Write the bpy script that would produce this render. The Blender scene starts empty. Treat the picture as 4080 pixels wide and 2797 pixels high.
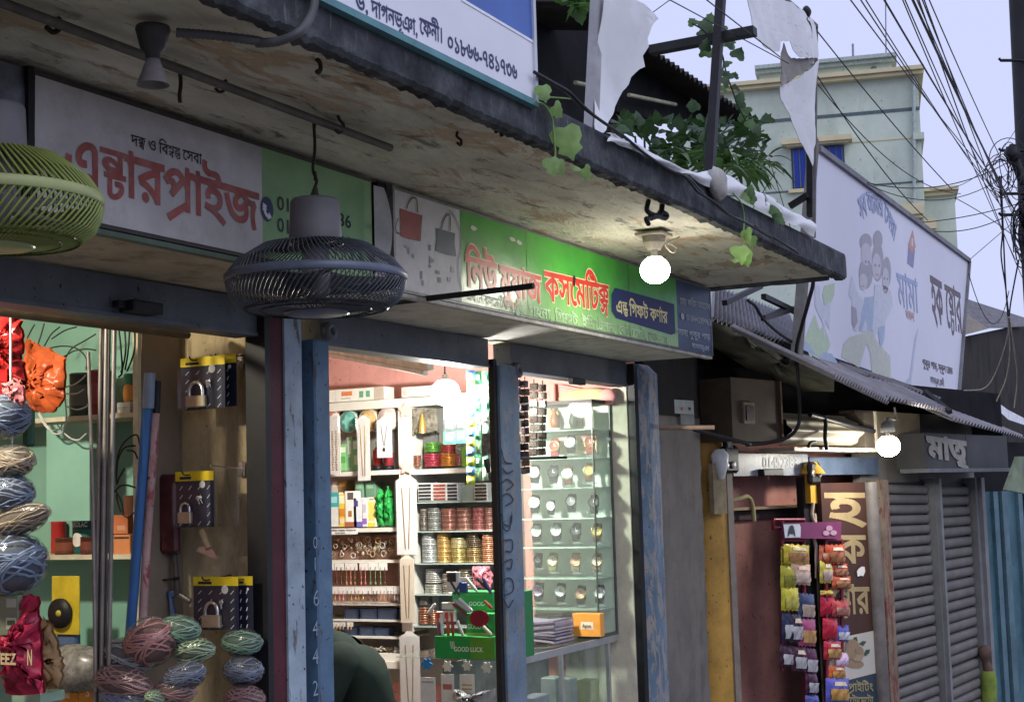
import bpy, math, random
from mathutils import Vector, Matrix
from mathutils.geometry import tessellate_polygon

random.seed(7)
rnd = random.uniform
sc = bpy.context.scene
COL = sc.collection

# ------------------------------------------------------------------ camera
FOCAL = 5900.0  # focal length in pixels of a 4080 px wide picture
CAM = Vector((0.0,-3.0,1.55))
RIGHT = Vector((0.46121572,-0.88683076,-0.02848267)).normalized()
UPV = Vector((-0.07363086,-0.07024398,0.99480867))
UPV =(UPV-RIGHT*UPV.dot(RIGHT)).normalized()
FWD = UPV.cross(RIGHT).normalized()
cam_data = bpy.data.cameras.new('camera')
cam_data.sensor_width = 36.0
cam_data.lens = FOCAL/4080.0*36.0
cam_data.clip_start = 0.05
cam_data.clip_end = 600.0
cam = bpy.data.objects.new('camera',cam_data)
COL.objects.link(cam)
cam.matrix_world = Matrix(((RIGHT.x,UPV.x,-FWD.x,CAM.x),(RIGHT.y,UPV.y,-FWD.y,CAM.y),(RIGHT.z,UPV.z,-FWD.z,CAM.z),(0,0,0,1)))
sc.camera = cam

# ------------------------------------------------------------------ sky, sun, exposure
SUN_EL, SUN_ROT = math.radians(34), math.radians(205)
world = bpy.data.worlds.new('World')
sc.world = world
world.use_nodes = True
wn = world.node_tree.nodes
wl = world.node_tree.links
bg = wn['Background']
sky = wn.new('ShaderNodeTexSky')
sky.sky_type = 'NISHITA'
sky.sun_disc = False
sky.sun_elevation = SUN_EL
sky.sun_rotation = SUN_ROT
sky.dust_density = 4.0
cloud = wn.new('ShaderNodeMix')  # an even cloud deck in front of the clear sky
cloud.data_type = 'RGBA'
cloud.inputs[0].default_value = 0.93
cloud.inputs[7].default_value =(6.5,7.05,10.1,1)
wl.new(sky.outputs[0],cloud.inputs[6])
wl.new(cloud.outputs[2],bg.inputs[0])
bg.inputs[1].default_value = 0.105
sun_data = bpy.data.lights.new('sun','SUN')
sun_data.energy = 0.9
sun_data.angle = math.radians(50)
sun_data.color =(0.93,0.95,1.0)
sun = bpy.data.objects.new('sun',sun_data)
COL.objects.link(sun)
# light travels from the open street side, over the camera's shoulder
sun.rotation_euler = Vector((0.30,0.62,-0.55)).to_track_quat('-Z','Y').to_euler()
sc.view_settings.view_transform = 'Standard'
sc.view_settings.look = 'None'
sc.view_settings.exposure = 0.0
sc.view_settings.gamma = 1.0
sc.cycles.use_denoising = True
sc.cycles.max_bounces = 7
sc.cycles.diffuse_bounces = 3
sc.cycles.glossy_bounces = 3
sc.cycles.transmission_bounces = 6
sc.cycles.transparent_max_bounces = 14
sc.cycles.sample_clamp_indirect = 4.0
sc.cycles.caustics_reflective = False
sc.cycles.caustics_refractive = False

# ------------------------------------------------------------------ measuring helpers
# a picture point (2324 x 1593 units) on a known plane of the place -> world point
PS = 4080.0/2324.0
def _ray(p):
 x, y = p[0]*PS, p[1]*PS
 return RIGHT*((x-2040.0)/FOCAL)+UPV*((1398.5-y)/FOCAL)+FWD
def onX(p,X):
 d = _ray(p); return CAM+d*((X-CAM.x)/d.x)
FR =[Matrix.Identity(4)]  # frame in which the current row of shops is laid out (identity: the two-shop building)
def set_frame(angle=0.0,pivot=(0,0,0)):
 FR[0] = Matrix.Translation(pivot)@Matrix.Rotation(angle,4,'Z')@Matrix.Translation(-Vector(pivot))
def onY(p,Y):
 inv = FR[0].inverted(); c = inv@CAM; d = inv.to_3x3()@_ray(p)
 return c+d*((Y-c.y)/d.y)
def onZ(p,Z):
 d = _ray(p); return CAM+d*((Z-CAM.z)/d.z)
def onD(p,dist):
 return CAM+_ray(p)*dist
OX ={1:0.0,2:569.6,3:1139.2,4:1697.4}
OY ={'A':0.0,'B':387.3,'C':774.7,'D':1160.3}
def q(cell,cx,cy):
 return(OX[int(cell[1])]+cx*0.2717,OY[cell[0]]+cy*0.2717)

 # ------------------------------------------------------------------ materials
MATS ={}
def _m(name):
 m = bpy.data.materials.new(name); m.use_nodes = True
 n = m.node_tree.nodes; return m, n, m.node_tree.links, n['Principled BSDF']
def coords(n,l,scale=(1,1,1)):
 t = n.new('ShaderNodeTexCoord'); mp = n.new('ShaderNodeMapping')
 mp.inputs['Scale'].default_value = scale
 l.new(t.outputs['Object'],mp.inputs[0]); return mp.outputs[0]
def geo(n,l,scale=(1,1,1)):
 t = n.new('ShaderNodeNewGeometry'); mp = n.new('ShaderNodeMapping')
 mp.inputs['Scale'].default_value = scale
 l.new(t.outputs['Position'],mp.inputs[0]); return mp.outputs[0]
def noise(n,l,vec,scale,detail=6,rough=0.6,dist=0.0):
 t = n.new('ShaderNodeTexNoise'); t.inputs['Scale'].default_value = scale
 t.inputs['Detail'].default_value = detail; t.inputs['Roughness'].default_value = rough
 t.inputs['Distortion'].default_value = dist
 l.new(vec,t.inputs['Vector']); return t.outputs['Fac']
def ramp(n,l,fac,stops):
 r = n.new('ShaderNodeValToRGB'); e = r.color_ramp.elements
 while len(e)<len(stops):e.new(0.5)
 for i,(p,c)in enumerate(stops):
  e[i].position = p; e[i].color =(*c,1)if len(c)==3 else c
 l.new(fac,r.inputs[0]); return r.outputs[0]
def mixc(n,l,fac,a,b):
 x = n.new('ShaderNodeMix'); x.data_type = 'RGBA'
 for s, v in((0,fac),(6,a),(7,b)):
  if hasattr(v,'is_linked'):l.new(v,x.inputs[s])
  elif s:x.inputs[s].default_value =(*v,1)
  else:x.inputs[s].default_value = v
 return x.outputs[2]
def bump(n,l,bsdf,h,strength=0.3,dist=0.01):
 b = n.new('ShaderNodeBump'); b.inputs['Strength'].default_value = strength
 b.inputs['Distance'].default_value = dist
 l.new(h,b.inputs['Height']); l.new(b.outputs[0],bsdf.inputs['Normal'])
def plain(name,col,rough=0.5,metal=0.0,var=0.25,vscale=14.0,dirt=0.0,dirtcol=(0.05,0.045,0.04),bmp=0.0,bscale=60.0,coat=0.0,spec=0.3):
 """an everyday material: base colour with blotches, grime and a little relief"""
 if name in MATS:return MATS[name]
 m, n, l, b = _m(name)
 v = geo(n,l)
 f = noise(n,l,v,vscale,5,0.6)
 lo = tuple(c*(1-var)for c in col); hi = tuple(min(1,c*(1+var*0.7))for c in col)
 c = ramp(n,l,f,[(0.3,lo),(0.7,hi)])
 if dirt>0:
  d = noise(n,l,v,vscale*2.3,8,0.75)
  k = ramp(n,l,d,[(0.62-dirt*0.35,(0,0,0)),(0.80-dirt*0.25,(dirt,dirt,dirt))])
  c = mixc(n,l,k,c,dirtcol)
 l.new(c,b.inputs['Base Color'])
 b.inputs['Roughness'].default_value = rough
 b.inputs['Metallic'].default_value = metal
 b.inputs['Specular IOR Level'].default_value = spec
 if coat:b.inputs['Coat Weight'].default_value = coat
 if bmp>0:
  bump(n,l,b,noise(n,l,v,bscale,5,0.6),bmp,0.004)
 MATS[name] = m; return m
def flat(name,col,rough=0.55):
 """flat print or small plastic: only a faint wear variation"""
 return plain(name,col,rough,var=0.10,vscale=30)
def chipped(name,col,under,chip=0.55,rough=0.5,streak=True,col2=None,scale=1.0):
 """old paint: blotchy, scratched, with chips that show what lies below"""
 if name in MATS:return MATS[name]
 m, n, l, b = _m(name)
 v = geo(n,l)
 f = noise(n,l,v,6*scale,6,0.65)
 c = ramp(n,l,f,[(0.28,tuple(x*0.65 for x in col)),(0.55,col),(0.78,col2 or tuple(min(1,x*1.35)for x in col))])
 v2 = geo(n,l,(1,1,0.25 if streak else 1))
 s = noise(n,l,v2,26*scale,8,0.7,0.6)
 k = ramp(n,l,s,[(chip,(0,0,0)),(chip+0.05,(1,1,1))])
 sp = noise(n,l,v,55*scale,3,0.5)
 k2 = ramp(n,l,sp,[(0.66,(0,0,0)),(0.70,(1,1,1))])
 c = mixc(n,l,k,c,under)
 c = mixc(n,l,k2,c,tuple(x*0.35 for x in under))
 l.new(c,b.inputs['Base Color']); b.inputs['Roughness'].default_value = rough; b.inputs['Specular IOR Level'].default_value = 0.3
 bump(n,l,b,k,-0.25,0.003)
 MATS[name] = m; return m
def emit(name,col,strength):
 if name in MATS:return MATS[name]
 m, n, l, b = _m(name)
 b.inputs['Base Color'].default_value =(0.9,0.9,0.9,1)
 b.inputs['Emission Color'].default_value =(*col,1)
 b.inputs['Emission Strength'].default_value = strength
 MATS[name] = m; return m
def clear(name,tint=(0.9,0.95,0.93),alpha=0.16,rough=0.06,bmp=0.0,bscale=40):
 """thin clear sheet: glass pane or plastic film"""
 if name in MATS:return MATS[name]
 m, n, l, b = _m(name)
 out = n['Material Output']
 tr = n.new('ShaderNodeBsdfTransparent'); tr.inputs[0].default_value =(*tint,1)
 mx = n.new('ShaderNodeMixShader')
 b.inputs['Base Color'].default_value =(*tint,1); b.inputs['Roughness'].default_value = rough
 gl = n.new('ShaderNodeBsdfGlossy'); gl.inputs['Roughness'].default_value = rough
 fr = n.new('ShaderNodeLayerWeight'); fr.inputs[0].default_value = 0.5
 pw = n.new('ShaderNodeMath'); pw.operation = 'POWER'; pw.inputs[1].default_value = 3.5; l.new(fr.outputs['Facing'],pw.inputs[0])
 ma = n.new('ShaderNodeMath'); ma.operation = 'MULTIPLY_ADD'; ma.inputs[1].default_value = 0.55; ma.inputs[2].default_value = 0.03; l.new(pw.outputs[0],ma.inputs[0])
 l.new(ma.outputs[0],mx.inputs[0]); l.new(tr.outputs[0],mx.inputs[1]); l.new(gl.outputs[0],mx.inputs[2])
 m2 = n.new('ShaderNodeMixShader'); m2.inputs[0].default_value = alpha*0.35
 l.new(mx.outputs[0],m2.inputs[1]); l.new(b.outputs[0],m2.inputs[2]); l.new(m2.outputs[0],out.inputs[0])
 if bmp:
  bp_ = n.new('ShaderNodeBump'); bp_.inputs['Strength'].default_value = bmp; bp_.inputs['Distance'].default_value = 0.02
  l.new(noise(n,l,geo(n,l),bscale,4,0.6,0.5),bp_.inputs['Height'])
  for k in(b,gl):l.new(bp_.outputs[0],k.inputs['Normal'])
  l.new(bp_.outputs[0],fr.inputs['Normal'])
 MATS[name] = m; return m

 # ------------------------------------------------------------------ mesh helpers
class MB:
 def __init__(s):s.v =[]; s.f =[]; s.sm =[]
 def add(s,vs,fs,smooth=False):
  o = len(s.v); s.v+=[Vector(p)for p in vs]
  for f in fs:s.f.append(tuple(i+o for i in f)); s.sm.append(smooth)
  return s
 def box(s,a,b):
  x0, y0, z0 =(min(a[i],b[i])for i in range(3)); x1, y1, z1 =(max(a[i],b[i])for i in range(3))
  return s.add([(x0,y0,z0),(x1,y0,z0),(x1,y1,z0),(x0,y1,z0),(x0,y0,z1),(x1,y0,z1),(x1,y1,z1),(x0,y1,z1)],[(0,3,2,1),(4,5,6,7),(0,1,5,4),(1,2,6,5),(2,3,7,6),(3,0,4,7)])
 def cbox(s,c,d,bev=0.0,rot=None):
  """box by centre and size; bev chamfers its edges"""
  M = rot or Matrix.Identity(3)
  hx, hy, hz = d[0]/2, d[1]/2, d[2]/2
  if bev<=0:
   o =[(-hx,-hy,-hz),(hx,-hy,-hz),(hx,hy,-hz),(-hx,hy,-hz),(-hx,-hy,hz),(hx,-hy,hz),(hx,hy,hz),(-hx,hy,hz)]
   return s.add([Vector(c)+M@Vector(p)for p in o],[(0,3,2,1),(4,5,6,7),(0,1,5,4),(1,2,6,5),(2,3,7,6),(3,0,4,7)])
  e = min(bev,hx*.9,hy*.9,hz*.9)
  vs =[]; idx ={}
  for sx in(-1,1):
   for sy in(-1,1):
    for sz in(-1,1):
     for ax in range(3):
      p =[sx*(hx-e),sy*(hy-e),sz*(hz-e)]
      p[ax] =(sx*hx,sy*hy,sz*hz)[ax]
      idx[(sx,sy,sz,ax)] = len(vs); vs.append(Vector(c)+M@Vector(p))
  fs =[]
  for ax in range(3):
   o1, o2 =[i for i in range(3)if i!=ax]
   for sg in(-1,1):
    def k(a,b):
     t =[0,0,0]; t[ax] = sg; t[o1] = a; t[o2] = b; return idx[(*t,ax)]
    fs.append((k(-1,-1),k(1,-1),k(1,1),k(-1,1)))
  for ax in range(3):
   o1, o2 =[i for i in range(3)if i!=ax]
   for a in(-1,1):
    for b in(-1,1):
     def k(sg,fx):
      t =[0,0,0]; t[ax] = sg; t[o1] = a; t[o2] = b; return idx[(*t,fx)]
     fs.append((k(-1,o1),k(1,o1),k(1,o2),k(-1,o2)))
  for sx in(-1,1):
   for sy in(-1,1):
    for sz in(-1,1):fs.append(tuple(idx[(sx,sy,sz,a)]for a in range(3)))
  return s.add(vs,fs)
 def tube(s,pts,r,n=8,closed=False,caps=True):
  pts =[Vector(p)for p in pts]; N = len(pts)
  rr = r if isinstance(r,(list,tuple))else[r]*N
  rings =[]; up = None
  for i, p in enumerate(pts):
   if closed:t = pts[(i+1)%N]-pts[i-1]
   else:t = pts[min(i+1,N-1)]-pts[max(i-1,0)]
   if t.length<1e-9:t = Vector((0,0,1))
   t.normalize()
   if up is None:up = t.orthogonal().normalized()
   up = up-t*up.dot(t)
   if up.length<1e-6:up = t.orthogonal()
   up.normalize(); w = t.cross(up)
   rings.append([p+(up*math.cos(a)+w*math.sin(a))*rr[i]for a in(2*math.pi*k/n for k in range(n))])
  vs =[v for g in rings for v in g]; fs =[]
  for i in range(N if closed else N-1):
   j =(i+1)%N
   for k in range(n):fs.append((i*n+k,i*n+(k+1)%n,j*n+(k+1)%n,j*n+k))
  s.add(vs,fs,True)
  if caps and not closed:
   s.add(rings[0],[tuple(range(n-1,-1,-1))]); s.add(rings[-1],[tuple(range(n))])
  return s
 def lathe(s,prof,c=(0,0,0),n=24,M=None,smooth=True):
  """prof: list of (radius, height)"""
  M = M or Matrix.Identity(3); c = Vector(c); vs =[]; fs =[]
  for r, z in prof:
   for k in range(n):
    a = 2*math.pi*k/n; vs.append(c+M@Vector((r*math.cos(a),r*math.sin(a),z)))
  for i in range(len(prof)-1):
   for k in range(n):fs.append((i*n+k,i*n+(k+1)%n,(i+1)*n+(k+1)%n,(i+1)*n+k))
  return s.add(vs,fs,smooth)
 def ell(s,c,r,M=None,n=16,m=10,jit=0.0):
  M = M or Matrix.Identity(3); c = Vector(c); vs =[]; fs =[]
  for i in range(m+1):
   th = math.pi*i/m
   for k in range(n):
    a = 2*math.pi*k/n; j = 1+rnd(-jit,jit)
    vs.append(c+M@Vector((r[0]*math.sin(th)*math.cos(a)*j,r[1]*math.sin(th)*math.sin(a)*j,r[2]*math.cos(th)*j)))
  for i in range(m):
   for k in range(n):fs.append((i*n+k,(i+1)*n+k,(i+1)*n+(k+1)%n,i*n+(k+1)%n))
  return s.add(vs,fs,True)
 def poly(s,pts,ext=None):
  """flat polygon (possibly concave), optionally extruded by vector ext"""
  pts =[Vector(p)for p in pts]
  tri = tessellate_polygon([pts])
  s.add(pts,[tuple(t)for t in tri])
  if ext is not None:
   e = Vector(ext); n = len(pts)
   s.add([p+e for p in pts],[tuple(reversed(t))for t in tri])
   s.add(pts+[p+e for p in pts],[(i,(i+1)%n,n+(i+1)%n,n+i)for i in range(n)])
  return s
 def grid(s,fn,nu,nv,smooth=True):
  vs =[fn(i/nu,j/nv)for j in range(nv+1)for i in range(nu+1)]
  fs =[(j*(nu+1)+i,j*(nu+1)+i+1,(j+1)*(nu+1)+i+1,(j+1)*(nu+1)+i)for j in range(nv)for i in range(nu)]
  return s.add(vs,fs,smooth)
 def weld(s,tol=4):
  idx ={}; vs =[]; mp =[]
  for v in s.v:
   k =(round(v.x,tol),round(v.y,tol),round(v.z,tol))
   if k not in idx:idx[k] = len(vs); vs.append(v)
   mp.append(idx[k])
  fs =[]; sm =[]
  for f, q_ in zip(s.f,s.sm):
   g_ = tuple(dict.fromkeys(mp[i]for i in f))
   if len(g_)>2:fs.append(g_); sm.append(q_)
  s.v, s.f, s.sm = vs, fs, sm; return s
 def mesh(s,name):
  me = bpy.data.meshes.new(name)
  me.from_pydata([tuple(v)for v in s.v],[],s.f)
  me.polygons.foreach_set('use_smooth',s.sm)
  me.update(); return me
def build(name,mb,mat,parent=None,label=None,cat=None,group=None,kind=None,world=True,recalc=False):
 """link the collected shapes as ONE mesh object; world=True: vertices are world points"""
 if world and FR[0]!=Matrix.Identity(4):
  for i, v in enumerate(mb.v):mb.v[i] = FR[0]@v
 if parent is not None and world:
  inv = parent_world(parent).inverted()
  for i, v in enumerate(mb.v):mb.v[i] = inv@v
 off = None
 if parent is None and world and mb.v:
  off = Vector((sum(v.x for v in mb.v)/len(mb.v),sum(v.y for v in mb.v)/len(mb.v),min(v.z for v in mb.v)))
  for i, v in enumerate(mb.v):mb.v[i] = v-off
 me = mb.mesh(name)
 if recalc:
  import bmesh
  bm = bmesh.new(); bm.from_mesh(me); bmesh.ops.recalc_face_normals(bm,faces=bm.faces); bm.to_mesh(me); bm.free()
 o = bpy.data.objects.new(name,me); COL.objects.link(o)
 if off is not None:o.location = off
 for m in(mat if isinstance(mat,(list,tuple))else[mat]):me.materials.append(m)
 if parent is not None:o.parent = parent
 tag(o,label,cat,group,kind); return o
def tag(o,label=None,cat=None,group=None,kind=None):
 if label:o['label'] = label
 if cat:o['category'] = cat
 if group:o['group'] = group
 if kind:o['kind'] = kind
 return o
def parent_world(o):
 M = Matrix.LocRotScale(o.location,o.rotation_euler,o.scale)
 return parent_world(o.parent)@M if o.parent else M
def thing(name,label,cat,loc=(0,0,0),rot=(0,0,0),group=None):
 o = bpy.data.objects.new(name,None); COL.objects.link(o)
 o.empty_display_size = 0.05
 o.location = FR[0]@Vector(loc); o.rotation_euler = rot
 return tag(o,label,cat,group)
def kids(o):return[c for c in bpy.data.objects if c.parent==o]
def dup(root,loc=None,rot=None,label=None,group=None,mats=None,scale=None,parent=None):
 r = root.copy(); COL.objects.link(r); r.parent = parent
 if loc is not None:r.location = loc
 if rot is not None:r.rotation_euler = rot
 if scale is not None:r.scale = scale
 if label:r['label'] = label
 if group:r['group'] = group
 for c in list(root.children):dup(c,parent=r)
 return r
def recolor(o,mat):
 """give one copy its own colour without copying the mesh"""
 o.material_slots[0].link = 'OBJECT'; o.material_slots[0].material = mat
def rotz(a):return Matrix.Rotation(a,3,'Z')
def rotx(a):return Matrix.Rotation(a,3,'X')
def roty(a):return Matrix.Rotation(a,3,'Y')
def frame3(xdir,zdir=(0,0,1)):
 """3x3 matrix with local x along xdir and local z near zdir"""
 x = Vector(xdir).normalized(); z = Vector(zdir); z =(z-x*z.dot(x)).normalized(); y = z.cross(x)
 return Matrix((x,y,z)).transposed()
def bar(m,a,b,w,d):
 a, b = Vector(a), Vector(b); M = frame3(b-a,(0,1,0)); m.cbox((a+b)/2,((b-a).length,w,d),0,M); return m
def sag(a,b,d,n=14):
 a, b = Vector(a), Vector(b)
 return[a.lerp(b,i/n)-Vector((0,0,1))*d*4*(i/n)*(1-i/n)for i in range(n+1)]
def smooth_path(pts,k=6):
 """Catmull-Rom through the points"""
 P =[Vector(p)for p in pts]; P =[P[0]*2-P[1]]+P+[P[-1]*2-P[-2]]; out =[]
 for i in range(1,len(P)-2):
  for j in range(k):
   t = j/k; a, b, c, d = P[i-1], P[i], P[i+1], P[i+2]
   out.append(0.5*((2*b)+(c-a)*t+(2*a-5*b+4*c-d)*t*t+(3*b-a-3*c+d)*t**3))
 out.append(P[-2]); return out

 # ------------------------------------------------------------------ lettering
_glyphs ={}
def _glyph(ch):
 """outline of one character of the built-in font: ([contours], advance) at size 1"""
 if ch in _glyphs:return _glyphs[ch]
 def raw(txt):
  cu = bpy.data.curves.new('g','FONT'); cu.body = txt; cu.size = 1.0
  ob = bpy.data.objects.new('g',cu); COL.objects.link(ob)
  dg = bpy.context.evaluated_depsgraph_get()
  c2 = ob.evaluated_get(dg).to_curve(dg)
  cons =[]
  for sp in c2.splines:
   bp = sp.bezier_points; N = len(bp); pts =[]
   for i in range(N):
    a, b = bp[i], bp[(i+1)%N]
    p0, p1, p2, p3 = a.co, a.handle_right, b.co, b.handle_left
    p2, p3 = b.handle_left, b.co
    straight =(p1-p0).cross(p3-p0).length<1e-5 and(p2-p0).cross(p3-p0).length<1e-5
    for j in range(1 if straight else 4):
     t = j/4; s = 1-t
     w = p0*s**3+p1*3*s*s*t+p2*3*s*t*t+p3*t**3
     if not pts or(Vector((w.x,w.y))-pts[-1]).length>1e-4:pts.append(Vector((w.x,w.y)))
   if len(pts)>2:cons.append(pts)
  ob.evaluated_get(dg).to_curve_clear()
  bpy.data.objects.remove(ob); bpy.data.curves.remove(cu)
  return cons
 cons = raw(ch)
 w = raw(ch+'I'); base = raw('I')
 adv = 0.3
 try:
  mi = min(p.x for p in base[0])
  last =[c for c in w if abs((max(p.x for p in c)-min(p.x for p in c))-(max(p.x for p in base[0])-mi))<2e-3 and abs(max(p.y for p in c)-max(p.y for p in base[0]))<2e-3]
  adv = max(min(p.x for p in c)for c in last)-mi
 except Exception:pass
 if cons and _area(max(cons,key=lambda c:abs(_area(c))))<0:cons =[c[::-1]for c in cons]
 _glyphs[ch] =(cons,adv); return _glyphs[ch]
def _area(c):return 0.5*sum(c[i-1].x*c[i].y-c[i].x*c[i-1].y for i in range(len(c)))
def _bold(c,e):
 """move a contour outwards by e (holes shrink because they turn the other way)"""
 n = len(c); out =[]
 for i in range(n):
  a = c[i]-c[i-1]; b = c[(i+1)%n]-c[i]
  na = Vector((a.y,-a.x)); nb = Vector((b.y,-b.x))
  if na.length>0:na.normalize()
  if nb.length>0:nb.normalize()
  m = na+nb
  if m.length<0.3:out.append(c[i]+na*e); continue
  m.normalize(); out.append(c[i]+m*(e/max(0.5,m.dot(na))))
 return out
HEAD = 0.62  # height of the Bengali headline at size 1
def layout(text,bold=0.0,track=0.0):
 """text in visual order. '{ab}' stacks b under a, '^' a reph, '~' an r-stroke below the letter before."""
 out =[]; x = 0.0; i = 0; lastx = 0.0; lastw = 0.5
 while i<len(text):
  ch = text[i]
  if ch==' ':x+=0.26; i+=1; continue
  if ch=='{':
   j = text.index('}',i); body = text[i+1:j]; i = j+1
   c1, a1 = _glyph(body[0]); c2, a2 = _glyph(body[1])
   for c in c1:out.append([Vector((x+p.x*0.86,HEAD+(p.y-HEAD)*0.60))for p in c])
   for c in c2:out.append([Vector((x+0.14*a1+p.x*0.74,0.27+(p.y-HEAD)*0.60))for p in c])
   lastx, lastw = x, max(a1*0.86,a2*0.8); x+=lastw+track; continue
  if ch=='^':
   out.append([Vector((lastx+lastw*0.75+dx,0.66+dy))for dx,dy in((0,0),(0.06,0),(0.16,0.17),(0.09,0.18))]); i+=1; continue
  if ch=='~':
   out.append([Vector((lastx+lastw*0.15+dx,-0.02+dy))for dx,dy in((0,-0.10),(0.05,-0.17),(0.42,0.06),(0.42,0.14))]); i+=1; continue
  cs, adv = _glyph(ch); i+=1
  for c in cs:out.append([Vector((x+p.x,p.y))for p in c])
  if ch not in '\u09c1\u09c2\u09c3\u0981':lastx, lastw = x, adv
  x+=adv+(track if adv>0.05 else 0)
 if bold:out =[_bold(c,bold)for c in out]
 return out, x
def lettering(mb,text,origin,ux,uy,size,bold=0.0,width=None,track=0.0,lift=0.0,path=None,rows=44):
 """flat letters on a plane: ux, uy unit vectors of the plane; lift raises them off it along ux x uy.
    The outlines are filled row by row (non-zero winding), so overlapping strokes stay solid."""
 cons, w = layout(text,bold,track)
 if not cons:return mb
 sx = size if width is None else width/max(w,1e-6)
 ux, uy = Vector(ux).normalized(), Vector(uy).normalized(); nz = ux.cross(uy).normalized(); o = Vector(origin)
 def put(x,y):
  if path:return path(x*sx,y*size,lift)
  return o+ux*(x*sx)+uy*(y*size)+nz*lift
 y0 = min(p.y for c in cons for p in c); y1 = max(p.y for c in cons for p in c)
 h = 1.0/rows; y = y0
 segs =[(c[i-1],c[i])for c in cons for i in range(len(c))if c[i-1].y!=c[i].y]
 while y<y1:
  ym = y+h/2; hits =[]
  for a, b in segs:
   if(a.y<=ym)!=(b.y<=ym):
    t =(ym-a.y)/(b.y-a.y); hits.append((a.x+(b.x-a.x)*t,1 if b.y>a.y else-1))
  hits.sort(); wn_ = 0
  for k,(xx,d)in enumerate(hits):
   if wn_==0:xs = xx
   wn_+=d
   if wn_==0 and xx-xs>1e-4:
    mb.add([put(xs,y),put(xx,y),put(xx,y+h),put(xs,y+h)],[(0,1,2,3)])
  y+=h
 return mb

 # ================================================================== materials of the place
def soffit_mat():
 m, n, l, b = _m('peeling_soffit_paint')
 v = geo(n,l,(0.55,1.25,1)); v1 = geo(n,l)
 base = ramp(n,l,noise(n,l,v,3.2,8,0.62,0.4),[(0.28,(0.36,0.33,0.26)),(0.42,(0.60,0.565,0.45)),(0.58,(0.78,0.75,0.62)),(0.8,(0.60,0.63,0.54))])
 rust = noise(n,l,v,4.3,9,0.68,0.8)
 k = ramp(n,l,rust,[(0.55,(0,0,0)),(0.585,(0.66,0.66,0.66)),(0.66,(0.55,0.55,0.55)),(0.71,(0,0,0))])
 c = mixc(n,l,k,base,(0.44,0.25,0.115))
 v3 = geo(n,l,(0.5,1.6,1))
 dark = noise(n,l,v3,9.0,10,0.72,0.5)
 k2 = ramp(n,l,dark,[(0.56,(0,0,0)),(0.64,(0.75,0.75,0.75))])
 c = mixc(n,l,k2,c,(0.05,0.043,0.032))
 moss = noise(n,l,v1,2.1,6,0.6)
 k3 = ramp(n,l,moss,[(0.52,(0,0,0)),(0.72,(0.45,0.45,0.45))])
 c = mixc(n,l,k3,c,(0.17,0.175,0.115))
 l.new(c,b.inputs['Base Color']); b.inputs['Roughness'].default_value = 0.75
 h = mixc(n,l,0.55,rust,dark)
 bump(n,l,b,h,0.9,0.05)
 return m
def fascia_mat():
 m, n, l, b = _m('mouldy_concrete_edge')
 v = geo(n,l); vs = geo(n,l,(1,1,0.22))
 a = noise(n,l,v,7,9,0.72)
 c = ramp(n,l,a,[(0.3,(0.02,0.023,0.026)),(0.5,(0.06,0.066,0.075)),(0.66,(0.12,0.13,0.14)),(0.8,(0.20,0.21,0.21))])
 s = noise(n,l,vs,38,6,0.7,0.3)
 k = ramp(n,l,s,[(0.6,(0,0,0)),(0.72,(0.55,0.55,0.55))])
 c = mixc(n,l,k,c,(0.26,0.28,0.29))
 t = noise(n,l,v,3,5,0.6)
 k2 = ramp(n,l,t,[(0.55,(0,0,0)),(0.7,(0.7,0.7,0.7))])
 c = mixc(n,l,k2,c,(0.012,0.014,0.014))
 l.new(c,b.inputs['Base Color']); b.inputs['Roughness'].default_value = 0.8; b.inputs['Specular IOR Level'].default_value = 0.2
 bump(n,l,b,a,0.9,0.02); return m
def wall_mat(name,col,stain,kk=0.5,sc_=3.0,b_=0.35):
 m, n, l, b = _m(name)
 v = geo(n,l); vs = geo(n,l,(1,1,0.35))
 a = noise(n,l,v,sc_,9,0.68)
 c = ramp(n,l,a,[(0.3,tuple(x*0.72 for x in col)),(0.55,col),(0.75,tuple(min(1,x*1.18)for x in col))])
 s = noise(n,l,vs,sc_*2.2,8,0.7,0.4)
 k = ramp(n,l,s,[(kk,(0,0,0)),(kk+0.17,(0.8,0.8,0.8))])
 c = mixc(n,l,k,c,stain)
 sp = noise(n,l,v,sc_*18,3,0.5)
 k2 = ramp(n,l,sp,[(0.68,(0,0,0)),(0.72,(0.7,0.7,0.7))])
 c = mixc(n,l,k2,c,tuple(x*0.3 for x in col))
 l.new(c,b.inputs['Base Color']); b.inputs['Roughness'].default_value = 0.78; b.inputs['Specular IOR Level'].default_value = 0.06 if col[0]<0.06 else 0.25
 bump(n,l,b,a,b_,0.01); return m
M_SOFFIT = soffit_mat(); M_FASCIA = fascia_mat()
M_TANSOF = wall_mat('tan_beam_plaster',(0.46,0.39,0.28),(0.19,0.15,0.10),0.5,4)
M_GREYSOF = wall_mat('grey_beam_boards',(0.52,0.52,0.47),(0.24,0.23,0.20),0.5,4)
M_TANWALL = wall_mat('tan_stained_wall',(0.50,0.40,0.24),(0.24,0.19,0.115),0.46,3.2)
M_PINK = wall_mat('pink_shop_wall',(0.70,0.34,0.30),(0.42,0.20,0.17),0.60,2.5,0.15)
M_JAMB = wall_mat('dirty_cream_jamb',(0.62,0.58,0.48),(0.22,0.17,0.12),0.56,5)
M_CONC = wall_mat('bare_grey_render',(0.145,0.133,0.12),(0.065,0.06,0.054),0.52,4,0.6)
M_DARKW = wall_mat('sooty_shaded_wall',(0.016,0.016,0.018),(0.006,0.006,0.007),0.5,3)  # soot, blackened further for the shade under the roofs
M_LINTEL = chipped('steel_blue_lintel_paint',(0.115,0.13,0.155),(0.035,0.032,0.03),0.63,0.5)
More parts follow.
